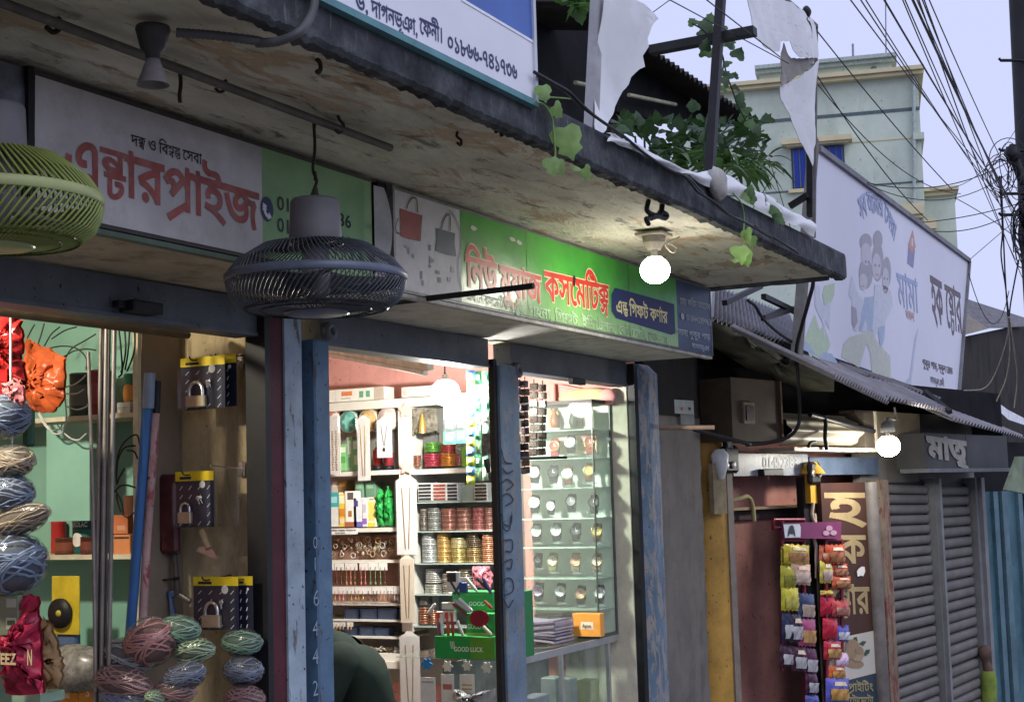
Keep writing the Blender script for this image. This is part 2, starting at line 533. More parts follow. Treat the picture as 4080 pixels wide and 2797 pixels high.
M_BLUE = chipped('bright_blue_post_paint',(0.088,0.16,0.255),(0.07,0.08,0.10),0.57,0.55,col2=(0.14,0.225,0.33))
M_LBLUE = chipped('pale_blue_wall_paint',(0.31,0.39,0.47),(0.11,0.11,0.11),0.575,0.65)
M_DBLUE = chipped('dark_blue_recess_paint',(0.018,0.045,0.105),(0.03,0.03,0.04),0.64,0.5)
M_BLUE2 = chipped('worn_blue_grey_post_paint',(0.13,0.19,0.26),(0.19,0.18,0.17),0.54,0.55,col2=(0.20,0.27,0.34))
M_BURG = chipped('burgundy_door_paint',(0.075,0.016,0.024),(0.04,0.015,0.02),0.68,0.6)
M_BLACK = plain('black_steel',(0.012,0.012,0.014),0.5,0.0,0.3,20)
M_FLOOR = wall_mat('dusty_cement_floor',(0.24,0.22,0.19),(0.12,0.11,0.10),0.5,3)
M_ROAD = plain('dusty_concrete_road',(0.20,0.19,0.175),0.85,0,0.4,3,0.4,(0.11,0.10,0.09),0.6,90)

# ================================================================== ground
GZ = -0.45  # road level; the shops stand on a plinth
g = MB()
g.add([(-120,-160,GZ),(220,-160,GZ),(220,160,GZ),(-120,160,GZ)],[(0,1,2,3)])
build('road',g,M_ROAD,kind='structure',world=False)

# ================================================================== the two-shop building with its concrete canopy
ZS, YS = 2.235, -0.45  # underside of the sign beam, plane of the signs
ZC, YC = 2.58, -1.14  # underside and front edge of the canopy
XE = 7.25
shop = thing('shop_building','two open shops under one mouldy concrete canopy with peeling paint beneath','building',(4.0,0.0,0.0))
def part(name,mb,mat,parent=shop,**k):return build(name,mb,mat,parent,**k)
def slabgrid(x0,x1,y0,y1,z,nx,ny,amp):
 return lambda u, w:Vector((x0+(x1-x0)*u,y0+(y1-y0)*w,z+rnd(-amp,amp)))
m = MB(); m.box((-0.4,YC+0.055,ZC+0.012),(XE-0.06,2.6,ZC+0.115)); part('canopy_slab',m,M_SOFFIT)
# rough front and end edge of the slab, with a crumbling lower lip
def edge_strip(p0,p1,inward,n,name,drop=0.0):
 p0, p1, inward = Vector(p0), Vector(p1), Vector(inward)
 m = MB(); prof =[]
 for i in range(n+1):
  c = p0.lerp(p1,i/n); j = rnd(-0.006,0.006); lo = ZC-drop+rnd(-0.0025,0.003)-(rnd(0.003,0.008)if random.random()<0.05 else 0)
  prof.append([c+Vector((0,0,2.703-c.z))+inward*0.006*1,c+Vector((0,0,2.69-c.z))+inward*rnd(0,0.0015),c+Vector((0,0,2.64-c.z))+inward*rnd(-0.001,0.0015),c+Vector((0,0,lo+0.012-c.z))+inward*rnd(0,0.002),c+Vector((0,0,lo-c.z))+inward*0.012,c+Vector((0,0,lo+rnd(0,0.006)-c.z))+inward*(0.05+j),c+Vector((0,0,ZC+0.03-c.z))+inward*(0.085+j),c+Vector((0,0,2.703-c.z))+inward*0.085])
 vs =[p for r in prof for p in r]; k = len(prof[0])
 fs =[(i*k+a,(i+1)*k+a,(i+1)*k+(a+1)%k,i*k+(a+1)%k)for i in range(n)for a in range(k)]
 m.add(vs,fs); m.add(prof[0],[tuple(range(k))]); m.add(prof[-1],[tuple(range(k-1,-1,-1))])
 return part(name,m,M_FASCIA,recalc=True)
edge_strip((-0.4,YC,2.6),(XE,YC,2.6),(0,1,0),420,'canopy_edge',0.004)
edge_strip((XE,YC+0.087,2.6),(XE,-0.38,2.6),(-1,0,0),16,'canopy_edge',0.004)
# beam that carries the signs
m = MB(); m.box((-0.4,YS+0.02,ZS),(4.03,0.06,ZC+0.008)); part('sign_beam',m,M_TANSOF,label='tan plastered beam over the hardware shop')
m = MB(); m.box((4.034,YS+0.02,ZS-0.006),(5.30,0.06,ZC+0.008)); part('sign_beam',m,M_GREYSOF,label='grey boarded beam over the cosmetics shop')
m = MB(); m.box((5.304,YS+0.02,ZS-0.003),(7.14,0.06,ZC+0.008)); part('sign_beam',m,M_GREYSOF)
# lintels (rolling-shutter rails)
for x0, x1 in((-0.4,3.962),(4.33,5.586),(5.79,7.098)):
 m = MB(); m.box((x0,0.0,2.112),(x1,0.085,ZS-0.008)); m.box((x0,-0.006,2.104),(x1,0.09,2.117)); part('lintel',m,M_LINTEL)
 # pillar between the shops, strip by strip
m = MB(); m.box((3.964,-0.03,0.0),(3.992,0.05,ZS-0.008)); part('shutter_guide',m,M_BLACK)
m = MB(); m.box((3.992,-0.012,0.0),(4.088,0.06,ZS-0.008)); part('pillar_strip',m,M_BURG,label='burgundy painted strip of the pillar')
m = MB()
def lb(u,w):return Vector((4.088+0.1*u,-0.022+rnd(-0.0015,0.0015),(ZS-0.01)*w))
m.box((4.088,-0.020,0.0),(4.186,0.06,ZS-0.012)); part('pillar_strip',m,M_LBLUE,label='pale blue chipped strip of the pillar')
m = MB(); m.box((4.186,0.018,0.0),(4.236,0.06,ZS-0.008)); part('pillar_recess',m,M_DBLUE)
m = MB(); m.cbox((4.281,0.01,1.058),(0.092,0.10,2.116),0.006); part('guide_post',m,M_BLUE)
m = MB(); m.box((5.588,-0.022,0.0),(5.616,0.004,2.14)); part('shutter_guide',m,M_BLACK)
m = MB(); m.cbox((5.702,-0.02,1.06),(0.172,0.04,2.12),0.006); part('guide_post',m,M_BLUE2,label='worn blue-grey middle post with chalk scribbles')
m = MB(); m.box((7.10,-0.04,0.0),(7.148,0.0,ZS-0.015)); part('shutter_guide',m,M_BLACK)
m = MB(); m.cbox((7.262,-0.01,1.112),(0.226,0.14,2.224),0.05); part('guide_post',m,chipped('blue_half_worn_post',(0.10,0.16,0.235),(0.24,0.225,0.22),0.49,0.6,col2=(0.17,0.25,0.35)))
# locking lugs with a hole on the lintels
def lug(x,z,r=0.032):
 m = MB(); m.lathe([(r*0.42,-0.012),(r,-0.012),(r,0.012),(r*0.42,0.012),(r*0.42,-0.012)],(x,-0.03,z),20,rotx(math.pi/2))
 m.box((x-r,-0.02,z+r*0.75),(x+r*0.5,0.0,z+r*1.4)); part('lock_lug',m,M_LINTEL)
p = onY(q('B2',660,1340),-0.03); lug(p.x,p.z)
p = onY(q('C3',130,240),-0.03); lug(p.x,p.z,0.034)
# lock bracket on the left lintel
p = onY(q('B1',1160,1150),-0.02)
m = MB(); m.cbox((p.x,-0.03,p.z),(0.13,0.06,0.035),0.004); m.cbox((p.x-0.075,-0.02,p.z+0.004),(0.05,0.03,0.02),0.003); part('lock_bracket',m,M_BLACK)
p = onY(q('C3',640,335),-0.02)
m = MB(); m.cbox((p.x,-0.012,p.z),(0.14,0.03,0.03),0.004); part('lock_bracket',m,M_BLACK)
# inner walls, floor
m = MB(); m.box((4.05,0.06,0.0),(4.23,2.45,ZC)); part('partition_wall',m,M_TANWALL)
m = MB(); m.box((7.10,0.062,0.0),(7.36,2.45,ZC)); part('side_wall',m,M_PINK,label='pink plastered side wall of the cosmetics shop')
m = MB(); m.box((7.09,0.002,0.0),(7.147,0.0615,2.1)); m.box((7.09,0.0615,0.0),(7.0985,0.092,2.1)); m.box((7.09,0.092,0.0),(7.0985,0.40,0.815)); part('jamb',m,M_JAMB)
m = MB(); m.box((-0.4,2.45,0.0),(7.36,2.6,ZC)); part('back_wall',m,M_PINK)
m = MB(); m.box((-0.4,0.06,0.0),(-0.25,2.45,ZC)); part('side_wall',m,M_TANWALL)
m = MB(); m.box((-0.4,-0.55,GZ+0.004),(8.25,2.45,0.10)); part('shop_floor',m,M_FLOOR)
# bare render pillar beyond the second shop
m = MB()
N = 40
L =[Vector((7.374,0.03,GZ+0.01+(1.97-GZ)*i/N))for i in range(N+1)]
Rr =[Vector((8.235+rnd(-0.018,0.018),0.03,GZ+0.01+(1.97-GZ)*i/N))for i in range(N+1)]
for i in range(N):m.add([L[i],Rr[i],Rr[i+1],L[i+1]],[(0,1,2,3)]); m.add([Rr[i],Rr[i]+Vector((0.0,0.35,0)),Rr[i+1]+Vector((0.0,0.35,0)),Rr[i+1]],[(0,1,2,3)])
part('render_pillar',m,M_CONC)
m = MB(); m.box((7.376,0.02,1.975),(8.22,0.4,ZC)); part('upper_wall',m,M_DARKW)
# rough faded disc of old glue on the beam underside
p = onZ(q('B2',2080,1440),ZS-0.008)
m = MB(); m.poly([(p.x+0.10*math.cos(a)*rnd(.92,1.06),p.y+0.045*math.sin(a)*rnd(.9,1.08),ZS-0.0085)for a in(6.283*i/22 for i in range(22))]); part('paint_patch',m,plain('ochre_patch',(0.42,0.38,0.20),0.8))
# board joints on the grey underside are real gaps between the three beams; trim rail under the green sign
m = MB(); m.box((4.04,YS-0.012,ZS-0.02),(7.13,YS+0.018,ZS-0.007)); part('trim_rail',m,plain('dirty_white_trim',(0.42,0.41,0.37),0.6,0,0.35,9,0.5))
m = MB(); m.box((-0.4,YS-0.010,ZS-0.014),(4.02,YS+0.018,ZS-0.001)); part('trim_rail',m,plain('green_trim_rail',(0.12,0.17,0.13),0.6,0,0.3,9,0.4))

# ================================================================== signs
def sign_text(mb,text,pL,pR,h,Y,bold=0.0,frac=HEAD,lift=0.0,rows=44,fit=True):
 """letters on the plane y=Y; pL, pR: picture points of the headline's ends, h: picture height to the baseline"""
 a, b = onY(pL,Y), onY(pR,Y); dz = a.z-onY((pL[0],pL[1]+h),Y).z
 size = dz/frac; ux =(b-a)
 o = a-Vector((0,0,dz))
 return lettering(mb,text,o,ux,(0,0,1),size,bold,ux.length if fit else None,lift=lift,rows=rows)
M_DWHITE = plain('grimy_white_banner',(0.60,0.58,0.58),0.65,0,0.22,3.5,0.40,(0.28,0.25,0.22))
M_LGREEN = plain('pale_green_banner',(0.24,0.42,0.20),0.6,0,0.2,4,0.25,(0.12,0.18,0.10))
M_REDINK = plain('faded_red_ink',(0.40,0.10,0.085),0.6,0,0.4,9,0.5,(0.42,0.26,0.24))
M_INK = flat('black_ink',(0.02,0.02,0.022))
YB = YS-0.014
# --- left sign
s1 = thing('shop_sign','grimy white and green shop banner with big faded red lettering','sign',(2.8,YB,2.24))
xl = onY((79,300),YB).x; xm = onY((594,400),YB).x; xr = onY((843,480),YB).x
def bannergrid(x0,x1,z0,z1,Y,amp,nu,nv):
 def f(u,w):
  x = x0+(x1-x0)*u; z = z0+(z1-z0)*w
  return Vector((x,Y+amp*math.sin(x*23+z*9)*0.5+amp*math.sin(z*31-x*7)*0.5,z))
 return f
m = MB(); m.grid(bannergrid(xl,xm,ZS+0.012,2.566,YB,0.0005,24,8),24,8); build('banner_panel',m,M_DWHITE,s1)
m = MB(); m.grid(bannergrid(xm,xr,ZS+0.012,2.566,YB,0.0005,14,8),14,8); build('banner_panel',m,M_LGREEN,s1)
m = MB(); m.box((xl,YB+0.002,ZS+0.002),(xr,YB+0.03,ZS+0.012)); m.box((xl,YB+0.002,2.566),(xr,YB+0.03,2.578)); build('frame',m,plain('dark_sign_frame',(0.06,0.055,0.05),0.6),s1)
m = MB(); sign_text(m,'এ{নট}ারপ~াইজ',(146,312),(586,442),96,YB-0.0015,0.022,rows=90); build('lettering',m,M_REDINK,s1)
m = MB(); sign_text(m,'দ{কষ} ও িব{শব}{সত} েসবা',(298,306),(458,352),23,YB-0.0015,0.012,rows=60); build('lettering',m,M_INK,s1)
m = MB()
for(x0,y0), t in(((629,444),'01866741736'),((629,493),'01812300736')):
 sign_text(m,t,(x0,y0),(797,y0+46),31,YB-0.0015,0.010,0.70,rows=50)
sign_text(m,'36',(752,535),(793,545),30,YB-0.0015,0.010,0.70)
build('lettering',m,M_INK,s1)
c = onY((606,475),YB-0.0015)
m = MB(); m.poly([c+Vector((0.030*math.cos(a),0,0.036*math.sin(a)))for a in(6.283*i/28 for i in range(28))]); build('phone_badge',m,flat('navy_ink',(0.015,0.035,0.10)),s1)
m = MB()
arc =[c+Vector((0.017*math.cos(a)+0.004,-0.0008,0.022*math.sin(a)+0.002))for a in(math.radians(x)for x in range(150,311,16))]
for i in range(len(arc)-1):
 d =(arc[i+1]-arc[i]).normalized(); nn = Vector((d.z,0,-d.x))*(0.0055 if 2<i<7 else 0.009)
 m.add([arc[i]-nn,arc[i+1]-nn,arc[i+1]+nn,arc[i]+nn],[(0,1,2,3)])
build('phone_mark',m,flat('white_ink',(0.75,0.77,0.78)),s1)
# dark frame bars and rag at the sign's left end
m = MB(); m.box((xl-0.03,YB-0.01,ZS),(xl-0.012,YB+0.03,ZC)); build('frame_bar',m,M_BLACK,s1)
def rag(u,w):
 x = xl-0.32+0.29*u; return Vector((x,YB+0.012+0.012*math.sin(u*9+w*3),ZS+0.005+0.335*w))
m = MB(); m.grid(rag,16,8); o = build('torn_banner',m,plain('black_white_rag',(0.20,0.21,0.24),0.7,0,0.9,8),None,'crumpled black and white banner scrap beside the red lettered sign','banner')
# torn end of the green banner and the gap post between the two signs
def flap(u,w):
 x = xr+0.055*u*(1-0.5*math.sin(w*3)); return Vector((x,YB-0.01-0.05*u*math.sin(w*3.0),ZS+0.02+0.30*w))
m = MB(); m.grid(flap,8,10); build('torn_flap',m,M_DWHITE,s1)
xg0, xg1 = onY((866,560),YB).x, onY((889,560),YB).x
m = MB(); m.box((xg0,YS-0.005,ZS-0.01),(xg1-0.012,YS+0.02,ZC)); build('sign_gap_post',m,M_BLACK,shop)
m = MB(); m.box((xg1-0.012,YS-0.03,ZS-0.005),(xg1,YS+0.02,ZC-0.004)); build('sign_edge_bar',m,plain('grey_alu',(0.25,0.26,0.25),0.5,0.3,0.3,10,0.4),shop)
m = MB(); m.tube([onY(q('B2',1180,480),YS-0.03)+Vector((0.02,0.02,0)),onY(q('B2',1120,490),YS-0.05)],0.008,8); build('sign_bolt',m,M_BLACK,shop)

# --- green sign
x0 = onY((890,560),YB).x; xw = onY((1046,600),YB).x; xb = onY((1537,720),YB).x; x1 = onY((1613,730),YB).x
def green_mat():
 m, n, l, b = _m('glossy_green_print')
 v = geo(n,l)
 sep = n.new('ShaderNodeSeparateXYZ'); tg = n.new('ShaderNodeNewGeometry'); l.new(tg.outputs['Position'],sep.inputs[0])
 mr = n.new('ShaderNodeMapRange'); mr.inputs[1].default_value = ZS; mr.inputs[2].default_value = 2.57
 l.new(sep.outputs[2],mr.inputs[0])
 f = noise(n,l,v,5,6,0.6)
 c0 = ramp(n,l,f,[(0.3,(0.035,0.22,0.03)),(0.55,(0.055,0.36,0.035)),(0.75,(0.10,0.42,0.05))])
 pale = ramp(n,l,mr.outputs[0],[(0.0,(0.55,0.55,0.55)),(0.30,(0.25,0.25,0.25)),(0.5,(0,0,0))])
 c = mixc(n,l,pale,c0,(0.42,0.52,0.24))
 d = noise(n,l,geo(n,l,(1,1,0.4)),10,9,0.75,0.4)
 k = ramp(n,l,d,[(0.58,(0,0,0)),(0.72,(0.6,0.6,0.6))])
 c = mixc(n,l,k,c,(0.08,0.12,0.07))
 l.new(c,b.inputs['Base Color']); b.inputs['Roughness'].default_value = 0.32
 bump(n,l,b,noise(n,l,v,9,3,0.5),0.25,0.01); return m
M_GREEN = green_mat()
s2 = thing('shop_sign','green cosmetics shop sign with red lettering and two printed handbags','sign',(5.6,YB,2.24))
zb, zt = ZS+0.004, 2.568
m = MB(); m.grid(bannergrid(x0,xw,zb,zt,YB,0.0004,12,6),12,6); build('sign_panel',m,plain('scuffed_white_print',(0.55,0.54,0.52),0.55,0,0.2,6,0.4,(0.30,0.29,0.28)),s2)
cuts =[xw,onY((1196,640),YB).x,onY((1325,680),YB).x,onY((1428,700),YB).x,xb]
for i in range(4):
 yb = YB-0.0006*(i%2)
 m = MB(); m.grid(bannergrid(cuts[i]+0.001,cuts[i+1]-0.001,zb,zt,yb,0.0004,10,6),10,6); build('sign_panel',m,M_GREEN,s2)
m = MB(); m.grid(bannergrid(xb,x1,zb-0.004,zt,YB,0.0004,8,6),8,6); build('sign_panel',m,plain('navy_print',(0.018,0.05,0.13),0.4,0,0.35,5,0.25,(0.02,0.03,0.04)),s2)
m = MB(); m.box((x0,YB+0.002,ZS-0.004),(x1,YB+0.028,ZS+0.003)); m.box((x0,YB+0.002,2.569),(x1,YB+0.028,2.579)); m.box((x1,YB-0.002,ZS-0.004),(x1+0.012,YB+0.03,2.579)); build('frame',m,plain('thin_steel_frame',(0.16,0.17,0.16),0.5,0.4,0.3,12,0.3),s2)
YL = YB-0.0018
M_OUT = plain('cream_outline_ink',(0.72,0.60,0.38),0.45,0,0.15,8)
M_RED = plain('bright_red_ink',(0.60,0.045,0.022),0.4,0,0.22,7)
for bold, mat, yy in((0.050,M_OUT,YL),(0.020,M_RED,YL-0.0007)):
 m = MB()
 sign_text(m,'িনউ',(1058,583),(1127,601),62,yy,bold,rows=60)
 sign_text(m,'মুয়াজ',(1135,604),(1227,629),62,yy,bold*0.9,rows=60)
 sign_text(m,'কসেমিট{কস}',(1236,617),(1381,651),62,yy,bold,rows=60)
 build('lettering',m,mat,s2)
bp =[onY(pt,YL)for pt in((1396,653),(1530,690),(1533,756),(1524,760),(1398,722),(1388,706),(1388,668))]
m = MB(); m.poly(bp); build('badge',m,flat('navy_badge_ink',(0.02,0.03,0.12)),s2)
m = MB(); sign_text(m,'এ{নড} িগফট কণ^ার',(1398,682),(1514,709),27,YL-0.0007,0.020,rows=54); build('lettering',m,flat('pale_yellow_ink',(0.75,0.68,0.36)),s2)
m = MB()
sign_text(m,'েমাঃ কিরম আহেমদ',(1543,676),(1611,691),14,YL-0.001,0.012)
sign_text(m,'01844289963',(1558,713),(1614,726),14,YL-0.001,0.02,0.70)
sign_text(m,'েনানা পুকুর পাড়',(1535,746),(1611,760),13,YL-0.001,0.012)
sign_text(m,'দাগনভূঞা',(1570,779),(1609,787),10,YL-0.001,0.012)
build('lettering',m,flat('faded_white_ink',(0.42,0.46,0.50)),s2)
m = MB(); c = onY((1549,718),YL-0.001); m.poly([c+Vector((0.022*math.cos(a),0,0.017*math.sin(a)))for a in(6.283*i/18 for i in range(18))]); build('phone_badge',m,flat('faded_white_ink',(0.42,0.46,0.50)),s2)
m = MB()
sign_text(m,'এখােন কসেমিটকস, চুিড়,',(1062,660),(1190,692),20,YL-0.001,0.010)
sign_text(m,'গহনা, িগফট, ইিমেটশন, েবিবেসট, েখলনা,',(1200,693),(1520,765),21,YL-0.001,0.016)
build('lettering',m,plain('washed_white_ink',(0.36,0.52,0.32),0.5,0,0.5,12),s2)
# printed handbags and small printed goods
def printed(pts,mat,name,dy=0.0):
 m = MB(); m.poly([onY(pt,YL-dy)for pt in pts]); return build(name,m,mat,s2)
B = lambda*a:[q('B2',a[i],a[i+1])for i in range(0,len(a),2)]
printed(B(1243,315,1330,345,1434,375,1425,470,1418,592,1330,575,1255,550,1248,430),plain('brick_red_print',(0.30,0.055,0.05),0.5,0,0.25,14),'printed_bag')
printed(B(1545,480,1620,500,1705,525,1700,600,1715,720,1620,700,1540,670,1552,570),plain('slate_print',(0.075,0.10,0.115),0.5,0,0.25,14),'printed_bag')
def handle(pts,r,mat):
 m = MB(); P = smooth_path([onY(pt,YL-0.001)for pt in pts],5)
 for i in range(len(P)-1):
  d =(P[i+1]-P[i]).normalized(); nn = Vector((-d.z,0,d.x))*r
  m.add([P[i]-nn,P[i+1]-nn,P[i+1]+nn,P[i]+nn],[(0,1,2,3)])
 build('printed_handle',m,mat,s2)
handle(B(1300,320,1320,265,1350,228,1380,235,1392,290,1392,355),0.0028,flat('dark_red_line',(0.16,0.05,0.05)))
handle(B(1232,400,1212,450,1215,510,1250,530),0.0022,flat('dark_red_line',(0.16,0.05,0.05)))
handle(B(1590,490,1610,420,1640,370,1665,385,1665,500),0.003,flat('slate_line',(0.06,0.07,0.08)))
handle(B(1660,330,1720,420,1755,540,1758,650,1735,750,1740,900,1770,1000),0.0022,flat('grey_line',(0.25,0.25,0.24)))
for k in range(15):
 cx, cy = rnd(1210,1710), rnd(600,960)
 if cx>1520 and cy<760:cy = rnd(800,950)
 w, h = rnd(10,32), rnd(22,70)
 printed(B(cx,cy,cx+w,cy+w*.28,cx+w*rnd(.8,1.1),cy+w*.28+h,cx,cy+h),flat(random.choice(['print_grey','print_teal','print_dark','print_rose']),(0,0,0))if False else flat('goods_ink_%d'%(k%4),[(0.27,0.28,0.28),(0.16,0.22,0.24),(0.36,0.33,0.33),(0.2,0.19,0.2)][k%4]),'printed_item')
 # small paper and bolt marks on the sign
for(px,py)in((2185,575),(1860,480),(2240,600)):
 c = onY(q('B2',px,py),YL); m = MB(); m.poly([c+Vector((0.026*math.cos(a)*rnd(.7,1.2),0,0.008*math.sin(a)*rnd(.8,1.3)))for a in(6.283*i/14 for i in range(14))]); build('paint_splash',m,flat('splash_white',(0.6,0.62,0.5)),s2)
m = MB(); c = onY(q('B3',605,915),YL-0.003); m.poly([c+Vector((0.014*math.cos(a)*rnd(.6,1.3),0,0.022*math.sin(a)*rnd(.6,1.3)))for a in(6.283*i/14 for i in range(14))]); build('hole',m,M_BLACK,s2)

# --- upper blue and white signboard standing on the canopy edge
YU = YC-0.012
M_UWHITE = plain('pale_lavender_panel',(0.72,0.73,0.80),0.45,0,0.06,2,0.05)
s3 = thing('signboard','clean white and blue signboard with a phone number standing on the canopy edge','sign',(3.2,YU,2.705))
xR = onY((1213,232),YU).x; xL = 1.0
zB = onY((1213,236),YU).z
m = MB(); m.box((xL,YU,zB),(xR,YU+0.035,zB+0.9)); build('board',m,M_UWHITE,s3)
# blue field: edge line runs from (755*... ) along the board and drops to the right
e1 = onY(q('A2',1760,0),YU-0.001); e2 = onY(q('A3',255,350),YU-0.001)
m = MB(); m.poly([e1,e2,Vector((e2.x,e2.y,zB+0.9)),Vector((e1.x-1.2,e1.y,zB+0.9)),Vector((e1.x-1.2,e1.y,e1.z+(e1.z-e2.z)/(e2.x-e1.x)*1.2))]); build('blue_field',m,plain('royal_blue_print',(0.055,0.13,0.42),0.4,0,0.2,3),s3)
d =(e2-e1).normalized(); nn = Vector((d.z,0,-d.x))*0.004
m = MB(); m.poly([e1-nn+Vector((0,-.001,0)),e2-nn+Vector((0,-.001,0)),e2+nn+Vector((0,-.001,0)),e1+nn+Vector((0,-.001,0))]); build('white_line',m,flat('white_line_ink',(0.8,0.82,0.88)),s3)
m = MB(); m.box((xL,YU-0.012,zB-0.012),(xR+0.004,YU+0.04,zB+0.006)); build('frame',m,plain('teal_frame',(0.10,0.24,0.27),0.5,0,0.25,9,0.3),s3)
m = MB(); m.box((xR-0.004,YU-0.008,zB-0.005),(xR+0.012,YU+0.042,zB+0.9)); build('frame',m,plain('pale_alu',(0.55,0.57,0.62),0.4,0.3,0.1,8),s3)
m = MB()
sign_text(m,'ড,',(806,-17),(836,-2),34,YU-0.002,0.010,rows=60); sign_text(m,'দাগনভূঞা,',(843,1),(948,50),34,YU-0.002,0.010,rows=60)
sign_text(m,'েফনী।',(953,41),(1005,66),34,YU-0.002,0.010,rows=60)
sign_text(m,'০১৮৬৬-৭৪১৭৩৬',(1015,78),(1174,152),33,YU-0.002,0.010,0.60,rows=60)
build('lettering',m,flat('indigo_ink',(0.03,0.04,0.13)),s3)

# ================================================================== things hanging under the canopy
M_RUSTD = plain('rusty_dark_iron',(0.035,0.026,0.02),0.75,0.2,0.4,30)
M_BULBW = plain('white_lamp_plastic',(0.78,0.78,0.75),0.4,0,0.06,20)
def bulb(name,label,top,r,strength,col=(1.0,0.95,0.82),holder=True,hmat=None,cord=0.0):
 """LED bulb hanging cap-up at 'top' (point where its cap starts); only the lower dome gives light"""
 t = thing(name,label,'light bulb',top)
 m = MB(); m.lathe([(0.0,0.0),(0.013,0.0),(0.0135,-0.022),(0.018,-0.026),(r*0.50,-0.030)],(0,0,0),24); build('lamp_body',m,M_BULBW,t,world=False)
 zc = -0.030-r*0.82
 m = MB(); m.lathe([(r*math.cos(a)*(1 if a>-0.3 else 0.97),zc-r*0.92*math.sin(a))for a in(-0.15+(math.pi/2+0.15)*i/9 for i in range(10))],(0,0,0),24)
 m2 = MB(); m2.lathe([(r*math.cos(a),zc-r*0.92*math.sin(a))for a in(-1.05+0.90*i/5 for i in range(6))],(0,0,0),24); build('lamp_collar',m2,emit('lamp_collar_%s'%name+str(strength),col,strength*0.10),t,world=False)
 build('lamp_dome',m,emit('lamp_glow_%s'%name+str(strength),col,strength),t,world=False)
 return t
 # canopy bulb with its square batten holder
pb = onZ((1485,575),2.50)
cb = bulb('light_bulb','lit bulb hanging below the canopy in front of the green sign',(pb.x,pb.y,2.512),0.060,110.0)
h = thing('lamp_holder','old square plastic lamp holder on the canopy above the lit bulb','lamp holder',(pb.x,pb.y,2.512))
m = MB(); m.cbox((0,0,0.062),(0.12,0.12,0.012),0.004); build('base_plate',m,plain('aged_cream_plastic',(0.42,0.38,0.32),0.5,0,0.3,20,0.3),h,world=False)
m = MB(); m.lathe([(0.05,0.056),(0.046,0.03),(0.034,0.012),(0.027,0.001),(0.0,0.001)],(0,0,0),8,smooth=False); build('socket',m,plain('aged_cream_plastic',(0.42,0.38,0.32)),h,world=False)
m = MB(); m.tube(smooth_path([(0.05,0,0.05),(0.09,-0.02,0.045),(0.12,-0.05,0.02),(0.10,-0.04,0.0),(0.075,-0.02,0.03),(0.11,-0.05,0.055),(0.13,-0.06,0.066)]),0.0035,6); build('flex',m,plain('aged_cream_plastic',(0.42,0.38,0.32)),h,world=False)
# black double-armed iron bracket beside it
c = onZ(q('B3',1290,290),ZC)
t = thing('iron_bracket','black bent iron bracket with two hooked arms under the canopy','bracket',c)
S = 0.0021
def B3v(px,py,Yd=0.0):return onY(q('B3',px,py),c.y+Yd)
m = MB()
m.tube(smooth_path([B3v(1225,250),B3v(1210,330),B3v(1250,370),B3v(1230,400),B3v(1205,405),B3v(1225,450)]),0.009,8)
m.tube(smooth_path([B3v(1345,265),B3v(1335,340),B3v(1375,370),B3v(1360,400),B3v(1300,385),B3v(1240,400)]),0.010,8)
m.tube(smooth_path([B3v(1245,370),B3v(1300,380),B3v(1330,345)]),0.012,8)
build('bracket_arm',m,M_BLACK,t)
# hooks in the soffit
def hook(pts,label,r=0.0042):
 P =[onZ(pts[0],ZC+0.01)]; Y = P[0].y
 P+=[onY(p,Y)for p in pts[1:]]
 m = MB(); m.tube(smooth_path(P,5),r,7)
 return build('ceiling_hook',m,M_RUSTD,None,label,'hook','iron hooks in the canopy underside')
hk = 'small rusty iron hook sticking out of the peeling canopy underside'
hook([q('A1',480,150),q('A1',500,190),q('A1',490,250),q('A1',440,270),q('A1',385,228)],hk,0.006)
hook([q('A1',1880,670),q('A1',1895,710),q('A1',1870,760),q('A1',1830,768),q('A1',1800,742)],hk,0.004)
hook([q('A1',1505,610),q('A1',1510,700),q('A1',1500,800),q('A1',1505,860)],'straight rusty iron pin hanging from the canopy underside',0.005)
hook([q('A2',548,495),q('A2',575,530),q('A2',580,580),q('A2',565,608),q('A2',548,596)],hk,0.0055)
hook([q('A2',725,970),q('A2',745,1010),q('A2',775,1050),q('A2',765,1095),q('A2',735,1112),q('A2',700,1085)],hk)
hook([q('A2',1725,1105),q('A2',1720,1140),q('A2',1755,1175),q('A2',1750,1215),q('A2',1725,1195)],hk)
hook([q('A2',2050,1080),q('A2',2048,1110)],'tiny black wire end under the canopy lip',0.006)
hook([q('A2',2085,1095),q('A2',2098,1140)],'tiny bent black wire end under the canopy lip',0.006)
# iron pipe under the soffit
a, b = onZ((-20,-2),2.558), onZ((886,336),2.558)
m = MB(); m.tube([a,b],0.011,12); build('iron_pipe',m,plain('grey_iron_pipe',(0.13,0.115,0.10),0.6,0.2,0.35,9,0.5,(0.05,0.03,0.02)),None,'long straight iron pipe fixed below the canopy','pipe')
# flared bulb holder
p = onZ((347,60),2.575)
t = thing('lamp_socket','unlit grey flared lamp socket hanging from the canopy','lamp',p)
t.scale =(.8,.8,.8)
m = MB(); m.lathe([(0.0,0.0),(0.045,-0.002),(0.047,-0.012),(0.042,-0.03),(0.034,-0.062),(0.022,-0.075),(0.020,-0.092),(0.0,-0.092)],(0,0,0),24); build('base',m,plain('dark_grey_bakelite',(0.05,0.045,0.045),0.5,0,0.3,18,0.4),t,world=False)
m = MB(); m.lathe([(0.017,-0.084),(0.019,-0.095),(0.042,-0.158),(0.044,-0.162),(0.040,-0.160),(0.017,-0.095)],(0,0,0),24); build('shade',m,plain('dusty_grey_shade',(0.20,0.185,0.185),0.5,0,0.3,18,0.3),t,world=False)
